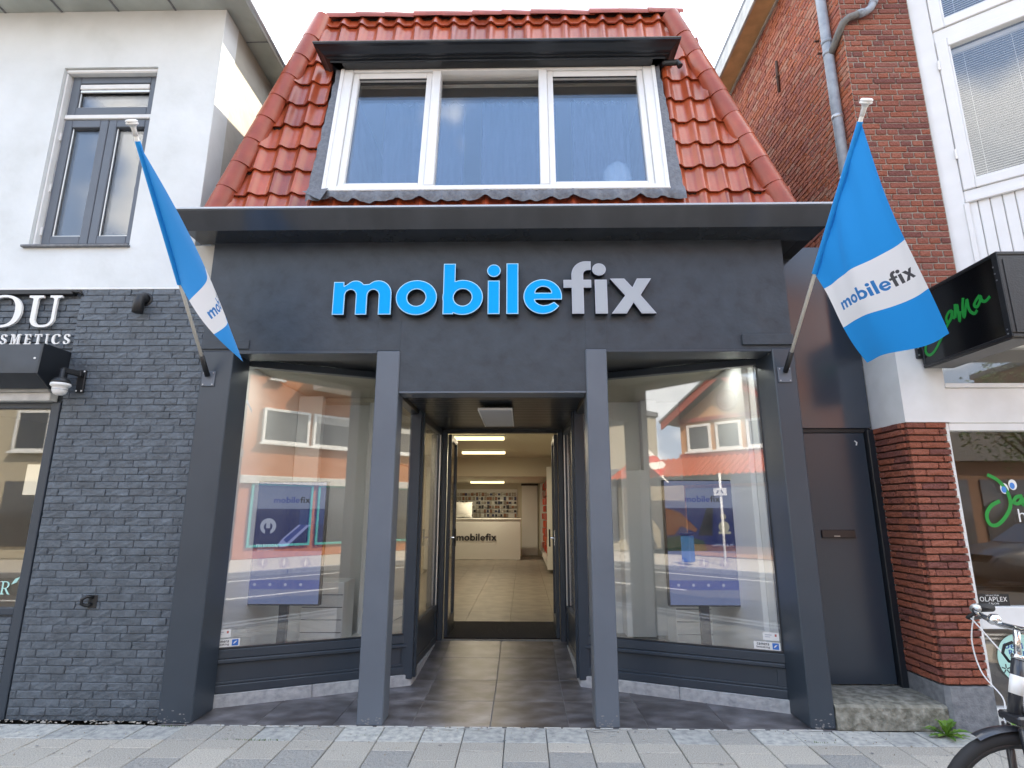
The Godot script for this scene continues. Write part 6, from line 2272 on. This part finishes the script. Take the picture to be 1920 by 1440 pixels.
# ---------------------------------------------------------------- the far side of the street, seen in the windows
func far_window(b: Node3D, x0: float, x1: float, y0: float, y1: float, z: float, blind := false) -> void:
	var st := mb()
	var k := 0.09
	ab(st, Vector3(x0, y0, z - 0.03), Vector3(x1, y0 + k, z + 0.10), 0.005)
	ab(st, Vector3(x0, y1 - k, z - 0.03), Vector3(x1, y1, z + 0.10), 0.005)
	ab(st, Vector3(x0, y0 + k + 0.001, z - 0.03), Vector3(x0 + k, y1 - k - 0.001, z + 0.10), 0.005)
	ab(st, Vector3(x1 - k, y0 + k + 0.001, z - 0.03), Vector3(x1, y1 - k - 0.001, z + 0.10), 0.005)
	var f := obj(b, "window", st, M.white_paint)
	box(f, "sill", M.white_paint, [x0 - 0.08, x1 + 0.08, y0 - 0.07, y0 - 0.001, z - 0.09, z + 0.05], 0.005)
	box(f, "pane", M.far_glass, [x0 + k, x1 - k, y0 + k, y1 - k, z + 0.02, z + 0.03], 0.0)
	if blind:
		box(f, "blind_panel", M.white_dirty, [x0 + k, x1 - k, y0 + (y1 - y0) * 0.72, y1 - k, z + 0.005, z + 0.018], 0.0)


func make_far_side() -> void:
	M.far_glass = mat(lin(0.035, 0.04, 0.05), 0.06, 0.0, 0.9)
	var orange := nmat(lin(0.60, 0.24, 0.11), 0.85, M.grain, 1.5, M.nrough, 0.5)
	var z := 14.0
	# brick flats
	var a := thing("brick_flats", "orange brick flats with white windows and a pale shop band across the street", "building", Vector3(9, 0, z + 3))
	box(a, "wall", orange, [3.0, 11.4, 0.0, 9.6, z, z + 8.0], 0.01)
	box(a, "shop_band", M.white_dirty, [2.98, 11.42, 2.45, 2.72, z - 0.12, z], 0.01)
	box(a, "roof", M.bluestone, [2.9, 11.5, 9.6, 9.75, z - 0.2, z + 8.1], 0.01)
	for q in [[3.55, 5.25, 3.85, 5.05], [5.40, 7.1, 3.85, 5.05], [8.2, 9.9, 3.85, 5.05], [3.7, 4.1, 6.1, 7.6], [8.2, 9.9, 6.6, 8.0]]:
		far_window(a, q[0], q[1], q[2], q[3], z - 0.1, q[0] > 5.0)
	box(a, "balcony", M.white_paint, [5.3, 7.9, 5.95, 6.7, z - 0.9, z - 0.001], 0.01)
	for k in 3:
		box(a, "balcony_panel", M.far_glass, [5.4 + k * 0.84, 6.16 + k * 0.84, 6.05, 6.62, z - 0.91, z - 0.902], 0.0)
	var teal := mat(lin(0.08, 0.36, 0.32), 0.5)
	for q in [[3.4, 5.6], [5.8, 7.6], [8.2, 10.4]]:
		var st := mb()
		ab(st, Vector3(q[0], 0.45, z - 0.07), Vector3(q[0] + 0.08, 2.4, z - 0.002), 0.003)
		ab(st, Vector3(q[1] - 0.08, 0.45, z - 0.07), Vector3(q[1], 2.4, z - 0.002), 0.003)
		ab(st, Vector3(q[0], 0.37, z - 0.07), Vector3(q[1], 0.449, z - 0.002), 0.003)
		ab(st, Vector3(q[0], 2.401, z - 0.07), Vector3(q[1], 2.445, z - 0.002), 0.003)
		var f := obj(a, "shop_front", st, teal)
		box(f, "pane", M.far_glass, [q[0] + 0.08, q[1] - 0.08, 0.45, 2.40, z - 0.03, z - 0.02], 0.0)
	# gabled house with a tiled shop canopy
	var b := thing("gabled_house", "orange brick gabled house with red bargeboards and tiled canopy across the street", "building", Vector3(-5, 0, z + 3))
	var red := nmat(lin(0.36, 0.075, 0.05), 0.7, M.soft, 0.6)
	var st := mb()
	extrude(st, poly2([-7.0, 0, -3.1, 0, -3.1, 5.0, -5.05, 6.3, -7.0, 5.0]), Transform3D(Basis(), Vector3(0, 0, z + 0.3)), 7.0)
	obj(b, "wall", st, nmat(lin(0.66, 0.36, 0.17), 0.85, M.grain, 1.5, M.nrough, 0.5))
	for s in [-1.0, 1.0]:
		var bb := mb()
		var p := poly2([0, 6.62, s * 2.45, 4.93, s * 2.45, 4.62, 0, 6.28])
		extrude(bb, p, Transform3D(Basis(), Vector3(-5.05, 0, z - 0.25)), 0.08)
		obj(b, "bargeboard", bb, red)
		var rf := mb()
		extrude(rf, poly2([0, 6.70, s * 2.5, 4.97, s * 2.5, 4.87, 0, 6.60]), Transform3D(Basis(), Vector3(-5.05, 0, z - 0.3)), 7.7)
		obj(b, "roof", rf, M.bluestone)
	var md := mb()
	lathe(md, Transform3D(Basis(Vector3.RIGHT, -PI / 2), Vector3(-5.05, 5.55, z + 0.301)), [[0.0, 0.06], [0.10, 0.05], [0.16, 0.02], [0.30, 0.03], [0.36, 0.06], [0.42, 0.03], [0.43, 0.0]], 28)
	obj(b, "round_medallion", md, red)
	for x in [-6.7, -5.55, -4.4]:
		far_window(b, x, x + 0.95, 3.75, 4.75, z + 0.25)
	box(b, "string_course", red, [-7.05, -3.05, 4.85, 5.0, z + 0.2, z + 0.299], 0.01)
	box(b, "string_course", red, [-7.05, -3.05, 3.52, 3.68, z + 0.2, z + 0.299], 0.01)
	var cn := mb()
	for k in 36:
		var x := -9.4 + k * 0.22
		quad(cn, Vector3(x, 2.75, z - 1.2), Vector3(x + 0.11, 2.81, z - 1.2), Vector3(x + 0.11, 3.56, z + 0.2), Vector3(x, 3.5, z + 0.2), Vector3(0, 1, -1))
		quad(cn, Vector3(x + 0.11, 2.81, z - 1.2), Vector3(x + 0.22, 2.75, z - 1.2), Vector3(x + 0.22, 3.5, z + 0.2), Vector3(x + 0.11, 3.56, z + 0.2), Vector3(0, 1, -1))
	obj(b, "canopy_roof", cn, M.tile[0])
	box(b, "canopy_fascia", M.paint_dark, [-9.45, -1.45, 2.45, 2.745, z - 1.18, z - 1.1], 0.01)
	box(b, "shop_front", M.far_glass, [-6.9, -3.2, 0.4, 2.4, z + 0.22, z + 0.298], 0.0)
	# awning striped red and white beside it
	var aw := thing("striped_awning", "red and white striped awning sloping from a pole across the street", "awning", Vector3(-8.0, 2.4, z - 1.0))
	for k in 6:
		var s2 := mb()
		var x := -8.4 + k * 0.28
		quad(s2, Vector3(x, 4.0 - k * 0.24, z - 1.3), Vector3(x + 0.28, 3.76 - k * 0.24, z - 1.3), Vector3(x + 0.28, 3.9 - k * 0.24, z - 0.2), Vector3(x, 4.15 - k * 0.24, z - 0.2), Vector3(0, 1, -1))
		obj(aw, "awning_stripe", s2, mat(lin(0.7, 0.68, 0.64), 0.8) if k % 2 else mat(lin(0.5, 0.06, 0.04), 0.8))
	# further fronts up and down the street
	var fills := [[-30.0, -20.2, 8.0, lin(0.38, 0.34, 0.28)], [-20.0, -12.2, 6.5, lin(0.58, 0.52, 0.40)], [-12.0, -9.6, 3.0, lin(0.55, 0.50, 0.38)], [-3.0, 2.9, 3.3, lin(0.56, 0.54, 0.48)], [20.8, 26.0, 7.5, lin(0.30, 0.12, 0.08)], [26.2, 36.0, 9.0, lin(0.5, 0.47, 0.42)]]
	var words := ["grey corner block at the far left end of the street's other side", "pale plastered terrace beside the grey corner block across the street", "low cream shop left of the gabled house across the street", "low pale shop between the gabled house and the orange flats", "dark brick block right of the low house across the street", "tall pale block at the far right of the street's other side"]
	for k in fills.size():
		var q: Array = fills[k]
		var t := thing("street_house", words[k], "building", Vector3((q[0] + q[1]) * 0.5, 0, z + 3), "buildings across the street")
		box(t, "wall", nmat(q[3], 0.85, M.grain, 1.5), [q[0], q[1], 0.0, q[2], z + 0.1, z + 7.0], 0.01)
		box(t, "roof_edge", M.bluestone, [q[0] - 0.1, q[1] + 0.1, q[2], q[2] + 0.25, z - 0.1, z + 7.1], 0.01)
		var x: float = q[0] + 0.7
		while x + 1.3 < q[1]:
			if q[2] > 5.0:
				far_window(t, x, x + 1.2, 3.5, 4.9, z)
			if q[2] > 6.8:
				far_window(t, x, x + 1.2, 5.6, 6.7, z)
			box(t, "shop_front", M.far_glass, [x, x + 1.4, 0.4, 2.5, z + 0.03, z + 0.099], 0.0)
			x += 2.0
	var lh := thing("low_house", "low dark-roofed house right of the orange flats across the street", "building", Vector3(15.5, 0, z + 3))
	box(lh, "wall", nmat(lin(0.22, 0.12, 0.08), 0.85, M.grain, 1.5), [12.0, 20.5, 0.0, 3.3, z + 0.5, z + 6.0], 0.01)
	var lr := mb()
	extrude(lr, poly2([z + 0.2, 3.2, z + 6.4, 3.2, z + 3.3, 6.0]), Transform3D(Basis(Vector3(0, 0, 1), Vector3(0, 1, 0), Vector3(1, 0, 0)), Vector3(11.8, 0, 0)), 8.9)
	obj(lh, "roof", lr, M.dark_in)
	for k in 3:
		box(lh, "shop_front", M.far_glass, [12.4 + k * 2.7, 14.7 + k * 2.7, 0.4, 2.6, z + 0.45, z + 0.499], 0.0)
	# direction sign on a pole
	var sp := thing("sign_post", "white sign post with a small two-arrow board on the far pavement", "sign", Vector3(-3.95, 0, 11.0))
	var ps := mb(true)
	tube(ps, [Vector3(-3.95, 0.0, 11.0), Vector3(-3.92, 2.68, 11.0)], 0.035, 12)
	obj(sp, "post", ps, M.plastic_white)
	box(sp, "sign_board", M.plastic_white, [-4.12, -3.72, 2.02, 2.24, 10.94, 10.96], 0.01)
	for s in [-1.0, 1.0]:
		var ar := mb()
		extrude(ar, poly2([s * 0.05, 0.06, s * 0.12, -0.05, s * 0.07, -0.04, s * 0.03, 0.03]), Transform3D(Basis(), Vector3(-3.92, 2.13, 10.932)), 0.004)
		obj(sp, "arrow", ar, M.ink)
	var bin := thing("litter_bin", "blue litter bin standing on the far pavement", "bin", Vector3(-4.9, 0, 10.6))
	box(bin, "bin_body", mat(lin(0.02, 0.10, 0.32), 0.5), [-5.05, -4.75, 0.08, 0.85, 10.45, 10.75], 0.03)
	box(bin, "bin_lid", M.black, [-5.07, -4.73, 0.851, 0.93, 10.43, 10.77], 0.02)
	# a street tree for the salon glass
	rng.seed = 71
	var tr := thing("street_tree", "leafy green street tree on the far pavement", "tree", Vector3(14.5, 0, 11.6))
	var tk := mb(true)
	tube(tk, [Vector3(14.5, 0, 11.6), Vector3(14.55, 1.4, 11.6), Vector3(14.45, 2.8, 11.65), Vector3(14.5, 4.6, 11.6)], 0.13, 10, 0.05)
	for k in 6:
		var an := TAU * k / 6.0
		tube(tk, [Vector3(14.48, 2.4 + k * 0.25, 11.62), Vector3(14.48 + cos(an) * 0.6, 3.2 + k * 0.25, 11.62 + sin(an) * 0.6), Vector3(14.48 + cos(an) * 1.1, 4.2 + k * 0.2, 11.62 + sin(an) * 1.1)], 0.05, 6, 0.015)
	obj(tr, "trunk", tk, mat(lin(0.09, 0.07, 0.05), 0.9))
	var cr := mb()
	for k in 3600:
		var d := Vector3(rng.randfn(), rng.randfn(), rng.randfn()).normalized() * pow(rng.randf(), 0.45)
		var lump := 1.0 + 0.3 * sin(d.x * 7.0) * cos(d.z * 6.0 + d.y * 4.0)
		var p := Vector3(14.5, 4.4, 11.6) + Vector3(d.x * 1.7, d.y * 1.6, d.z * 1.7) * lump
		var e := Basis.from_euler(Vector3(rng.randf() * 3, rng.randf() * 6, rng.randf() * 3))
		quad(cr, p, p + e.x * 0.06 + e.y * 0.03, p + e.x * 0.13, p + e.x * 0.06 - e.y * 0.03, e.z)
	obj(tr, "crown", cr, mat(lin(0.07, 0.13, 0.03), 0.8))


# a small hatchback parked at the far kerb; it shows in the salon glass
func make_car() -> void:
	var c := Vector3(12.2, -0.12, 8.95)
	var t := thing("parked_car", "black hatchback parked at the far kerb, mirrored in the salon window", "car", c)
	var paint := mat(lin(0.012, 0.013, 0.016), 0.2)
	paint.clearcoat_enabled = true
	paint.clearcoat = 1.0
	# stations along the car: x, half width, sill, shoulder, roof half width, roof height
	var s := [[-1.98, 0.62, 0.34, 0.56, 0.60, 0.58], [-1.90, 0.76, 0.24, 0.70, 0.70, 0.74], [-1.35, 0.84, 0.20, 0.84, 0.74, 0.92], [-0.92, 0.85, 0.19, 0.90, 0.72, 0.98], [-0.30, 0.86, 0.19, 0.92, 0.60, 1.42], [0.35, 0.86, 0.19, 0.93, 0.60, 1.48], [1.05, 0.86, 0.19, 0.95, 0.60, 1.46], [1.62, 0.84, 0.20, 0.96, 0.58, 1.36], [1.90, 0.78, 0.24, 0.94, 0.60, 1.00], [1.98, 0.66, 0.34, 0.70, 0.58, 0.74]]
	var st := mb(true)
	var rows: Array = []
	for q in s:
		var r: Array[Vector3] = []
		for e in [-1.0, 1.0]:
			var side := [Vector3(q[0], q[2], e * (q[1] - 0.05)), Vector3(q[0], (q[2] + q[3]) * 0.5, e * (q[1] + 0.02)), Vector3(q[0], q[3], e * q[1]), Vector3(q[0], q[5] - 0.03, e * q[4]), Vector3(q[0], q[5], e * (q[4] - 0.10))]
			if e > 0.0:
				side.reverse()
			for p in side:
				r.append(c + p)
		rows.append(r)
	for i in rows.size() - 1:
		for k in 10:
			var l := (k + 1) % 10
			quad(st, rows[i][k], rows[i][l], rows[i + 1][l], rows[i + 1][k], (rows[i][k] + rows[i][l]) * 0.5 - c - Vector3(s[i][0], 0.7, 0))
	for e in [0, rows.size() - 1]:
		for k in range(1, 9):
			tri(st, rows[e][0], rows[e][k], rows[e][k + 1], Vector3(-1 if e == 0 else 1, 0, 0))
	var body := obj(t, "body", st, paint)
	for e in [-1.0, 1.0]:
		for q in [[-0.62, -0.22, 0.40], [0.42, 0.42, 1.02], [1.10, 1.10, 1.55]]:
			var w := mb()
			var zt: float = e * 0.648
			var zb: float = e * 0.868
			quad(w, c + Vector3(q[0], 0.97, zb), c + Vector3(q[2], 0.98, zb), c + Vector3(q[2], 1.37, zt), c + Vector3(q[1], 1.37, zt), Vector3(0, 0.3, e))
			obj(body, "side_window", w, M.far_glass)
		for x in [-1.22, 1.25]:
			var wh := mb(true)
			lathe(wh, Transform3D(Basis(Vector3.RIGHT, PI / 2 * e), c + Vector3(x, 0.30, e * 0.74)), [[0.0, 0.13], [0.17, 0.12], [0.19, 0.14], [0.27, 0.15], [0.30, 0.11], [0.30, 0.0], [0.0, 0.0]], 24)
			var wheel := obj(t, "wheel", wh, M.rubber)
			var hub := mb(true)
			lathe(hub, Transform3D(Basis(Vector3.RIGHT, PI / 2 * e), c + Vector3(x, 0.30, e * 0.74)), [[0.0, 0.142], [0.06, 0.14], [0.18, 0.128]], 20)
			obj(wheel, "rim", hub, M.alu)
		var lamp := mb()
		ab(lamp, c + Vector3(-1.93, 0.56, e * 0.48 - 0.13), c + Vector3(-1.80, 0.69, e * 0.48 + 0.13), 0.02)
		obj(t, "headlight", lamp, M.chrome)
	var ws := mb()
	quad(ws, c + Vector3(-0.90, 1.0, -0.66), c + Vector3(-0.90, 1.0, 0.66), c + Vector3(-0.34, 1.40, 0.52), c + Vector3(-0.34, 1.40, -0.52), Vector3(-1, 1, 0))
	obj(body, "windscreen", ws, M.far_glass)


# ---------------------------------------------------------------- bicycle at the right edge
func make_bike() -> void:
	var t := thing("bicycle", "black city bicycle parked at the right edge of the pavement", "bicycle", Vector3(2.5, 0, 2.0))
	var z := 2.0
	var frame := mat(lin(0.012, 0.013, 0.018), 0.18)
	frame.clearcoat_enabled = true
	frame.clearcoat = 0.8
	for hub in [Vector3(2.065, 0.345, z), Vector3(3.09, 0.345, z)]:
		var ty := mb(true)
		var ring: Array = []
		for k in 49:
			ring.append(hub + Vector3(cos(TAU * k / 48.0), sin(TAU * k / 48.0), 0) * 0.318)
		tube(ty, ring, 0.024, 12)
		var wheel := obj(t, "wheel", ty, M.rubber)
		var rim := mb(true)
		ring = []
		for k in 49:
			ring.append(hub + Vector3(cos(TAU * k / 48.0), sin(TAU * k / 48.0), 0) * 0.290)
		tube(rim, ring, 0.013, 8)
		obj(wheel, "rim", rim, M.black)
		for k in 28:
			var an := TAU * k / 28.0
			var sp := mb()
			var o := 0.028 if k % 2 else -0.028
			tube(sp, [hub + Vector3(cos(an + (0.5 if k % 4 < 2 else -0.5)) * 0.025, sin(an + (0.5 if k % 4 < 2 else -0.5)) * 0.025, o), hub + Vector3(cos(an) * 0.282, sin(an) * 0.282, 0)], 0.0012, 4)
			obj(wheel, "spoke", sp, M.steel)
		var hb := mb(true)
		tube(hb, [hub + Vector3(0, 0, -0.055), hub + Vector3(0, 0, 0.055)], 0.028 if hub.x < 2.5 else 0.045, 16)
		obj(wheel, "hub", hb, M.steel)
		var fd := mb(true)
		var n := 26
		var a0 := 0.30 if hub.x < 2.5 else 0.10
		var a1 := 2.02 if hub.x < 2.5 else 3.0
		var prev: Array = []
		for k in n + 1:
			var an := lerpf(a0, a1, float(k) / n)
			var d := Vector3(cos(an), sin(an), 0)
			var row: Array[Vector3] = []
			for j in 7:
				var w := lerpf(-1.0, 1.0, j / 6.0)
				row.append(hub + d * (0.362 - 0.012 * w * w) + Vector3(0, 0, w * 0.031))
			if k > 0:
				for j in 6:
					quad(fd, prev[j], prev[j + 1], row[j + 1], row[j], d)
			prev = row
		obj(t, "mudguard", fd, frame)
	var hubf := Vector3(2.065, 0.345, z)
	var crown := Vector3(2.085, 0.735, z)
	var head := Vector3(2.145, 0.955, z)
	for s in [-0.05, 0.05]:
		var fk := mb(true)
		tube(fk, [hubf + Vector3(0, 0, s), hubf + Vector3(0.02, 0.13, s), crown + Vector3(-0.005, -0.03, s * 0.8)], 0.012, 8, 0.016)
		obj(t, "fork_blade", fk, frame)
	var cb := mb()
	cbox(cb, Transform3D(Basis(), crown), Vector3(0.05, 0.035, 0.11), 0.008)
	obj(t, "fork_crown", cb, frame)
	var ht := mb(true)
	tube(ht, [crown + Vector3(0.004, 0.015, 0), head], 0.024, 16)
	obj(t, "head_tube", ht, frame)
	var lb := mb(true)
	tube(lb, [crown.lerp(head, 0.40), crown.lerp(head, 0.72)], 0.0246, 16)
	obj(t, "head_badge", lb, M.plastic_white)
	var hc := mb(true)
	tube(hc, [head, head + Vector3(0.005, 0.016, 0)], 0.026, 16)
	obj(t, "headset", hc, M.chrome)
	var stem_top := Vector3(2.158, 1.075, z)
	var sm := mb(true)
	tube(sm, [head, stem_top], 0.0125, 12)
	obj(t, "stem", sm, M.chrome)
	var bar := mb(true)
	var half := [Vector3(0.0, 0.0, 0.0), Vector3(-0.015, 0.004, 0.06), Vector3(-0.02, 0.022, 0.14), Vector3(0.0, 0.036, 0.215), Vector3(0.05, 0.040, 0.265), Vector3(0.12, 0.036, 0.295)]
	var path: Array = []
	for k in range(5, 0, -1):
		path.append(stem_top + half[k] * Vector3(1, 1, -1))
	for k in 6:
		path.append(stem_top + half[k])
	tube(bar, path, 0.0115, 12)
	obj(t, "handlebar", bar, M.chrome)
	for s in [-1.0, 1.0]:
		var g := mb(true)
		tube(g, [stem_top + Vector3(0.045, 0.040, s * 0.262), stem_top + Vector3(0.145, 0.035, s * 0.303)], 0.0185, 14)
		var gr := obj(t, "grip", g, M.rubber)
		var sh := mb(true)
		tube(sh, [stem_top + Vector3(0.018, 0.038, s * 0.235), stem_top + Vector3(0.042, 0.040, s * 0.260)], 0.021, 14)
		obj(gr, "grip_ring", sh, M.alu)
		var lv := mb(true)
		tube(lv, [stem_top + Vector3(0.005, 0.022, s * 0.222), stem_top + Vector3(-0.015, 0.0, s * 0.245), stem_top + Vector3(0.03, -0.012, s * 0.285), stem_top + Vector3(0.11, -0.01, s * 0.325)], 0.008, 8)
		obj(t, "brake_lever", lv, M.rubber)
	var bl := mb(true)
	lathe(bl, Transform3D(Basis(Vector3.BACK, 0.5), stem_top + Vector3(-0.02, 0.022, -0.085)), [[0.0, -0.014], [0.022, -0.014], [0.027, -0.004], [0.024, 0.010], [0.012, 0.018], [0.0, 0.020]], 18)
	obj(t, "bell", bl, M.chrome)
	for c in [[[0.0, 0.015, -0.225], [-0.02, -0.10, -0.235], [-0.025, -0.22, -0.20], [-0.02, -0.30, -0.11], [-0.09, -0.345, -0.03], [-0.11, -0.36, 0.0]], [[-0.01, 0.0, -0.23], [0.0, -0.06, -0.17], [0.02, -0.16, -0.08], [0.03, -0.24, -0.03], [-0.01, -0.33, -0.03], [0.02, -0.42, -0.02]], [[0.02, -0.20, 0.04], [0.0, -0.14, 0.05], [-0.03, -0.16, 0.05], [-0.05, -0.26, 0.04], [-0.06, -0.36, 0.04]]]:
		var cv := Curve3D.new()
		for k in c.size():
			var p := stem_top + Vector3(c[k][0], c[k][1], c[k][2])
			var q: Array = c[mini(k + 1, c.size() - 1)]
			var o: Array = c[maxi(k - 1, 0)]
			var d := (Vector3(q[0], q[1], q[2]) - Vector3(o[0], o[1], o[2])) / 6.0
			cv.add_point(p, -d, d)
		cv.bake_interval = 0.012
		var cs := mb(true)
		tube(cs, Array(cv.get_baked_points()), 0.0030, 6)
		obj(t, "brake_cable", cs, mat(lin(0.62, 0.62, 0.62), 0.4))
	var lp := mb(true)
	tube(lp, [stem_top + Vector3(0.0, -0.06, -0.03), stem_top + Vector3(-0.03, -0.075, -0.04), stem_top + Vector3(-0.042, -0.105, -0.04), stem_top + Vector3(-0.03, -0.135, -0.03), stem_top + Vector3(-0.005, -0.14, -0.02)], 0.006, 8)
	obj(t, "lock_cable", lp, M.rubber)
	var bb := Vector3(2.62, 0.32, z)
	var seat := Vector3(2.78, 0.86, z)
	for seg in [["down_tube", crown.lerp(head, 0.25), bb, 0.019], ["top_tube", crown.lerp(head, 0.8), Vector3(2.70, 0.60, z), 0.016], ["seat_tube", bb, seat, 0.016], ["chain_stay", bb, Vector3(3.09, 0.345, z + 0.05), 0.010], ["chain_stay", bb, Vector3(3.09, 0.345, z - 0.05), 0.010], ["seat_stay", Vector3(2.75, 0.75, z), Vector3(3.09, 0.345, z + 0.055), 0.009], ["seat_stay", Vector3(2.75, 0.75, z), Vector3(3.09, 0.345, z - 0.055), 0.009]]:
		var st := mb(true)
		tube(st, [seg[1], seg[2]], seg[3], 12)
		obj(t, seg[0], st, frame)
	var sd := mb(true)
	lathe(sd, Transform3D(Basis.from_scale(Vector3(0.14, 1, 0.10)), Vector3(2.83, 0.90, z)), [[0.0, -0.03], [0.8, -0.025], [1.0, 0.01], [0.85, 0.04], [0.0, 0.05]], 20)
	obj(t, "saddle", sd, M.rubber)
	var ch := mb()
	extrude(ch, oval(Vector2(0, 0), 0.10, 0.09, 0, TAU, 24), Transform3D(Basis(), bb + Vector3(0, 0, 0.05)), 0.03)
	ab(ch, bb + Vector3(0, -0.05, 0.052), bb + Vector3(0.48, 0.07, 0.078), 0.015)
	obj(t, "chain_case", ch, M.black)
	for s in [-1.0, 1.0]:
		var pd := mb()
		tube(pd, [bb + Vector3(0, 0, s * 0.09), bb + Vector3(s * 0.10, -s * 0.13, s * 0.10)], 0.008, 8)
		ab(pd, bb + Vector3(s * 0.10 - 0.04, -s * 0.13 - 0.01, s * 0.10 - 0.04 + s * 0.05), bb + Vector3(s * 0.10 + 0.04, -s * 0.13 + 0.012, s * 0.10 + 0.04 + s * 0.05), 0.004)
		obj(t, "pedal", pd, M.rubber)
	var ks := mb(true)
	tube(ks, [bb + Vector3(0.06, -0.04, 0.05), Vector3(2.72, 0.005, z + 0.19)], 0.009, 8)
	obj(t, "kickstand", ks, M.steel)
	t.position += Vector3(-0.09, 0, 0.05)


func _ready() -> void:
	make_camera_and_light()
	make_materials()
	M.leaf = [mat(lin(0.10, 0.20, 0.025), 0.6), mat(lin(0.13, 0.235, 0.03), 0.6), mat(lin(0.075, 0.165, 0.025), 0.6)]
	for l in M.leaf:
		l.backlight_enabled = true
		l.backlight = Color(0.25, 0.35, 0.08)
	make_street()
	make_far_side()
	make_car()
	var shop := make_shop()
	make_floors()
	make_roof(shop)
	make_dormer(shop)
	make_left_house()
	make_right_house()
	make_sign()
	make_flags()
	make_screens()
	make_stickers()
	make_inside()
	make_plastic_bag()
	weed(Vector3(3.0, 0.0, 0.12), 17, 0.165, "large dandelion growing at the right end of the concrete step", 51, 0.25)
	weed(Vector3(3.50, 0.0, 0.10), 12, 0.14, "smaller dandelion behind the bicycle fork at the salon's foot", 52, 0.25)
	make_bike()
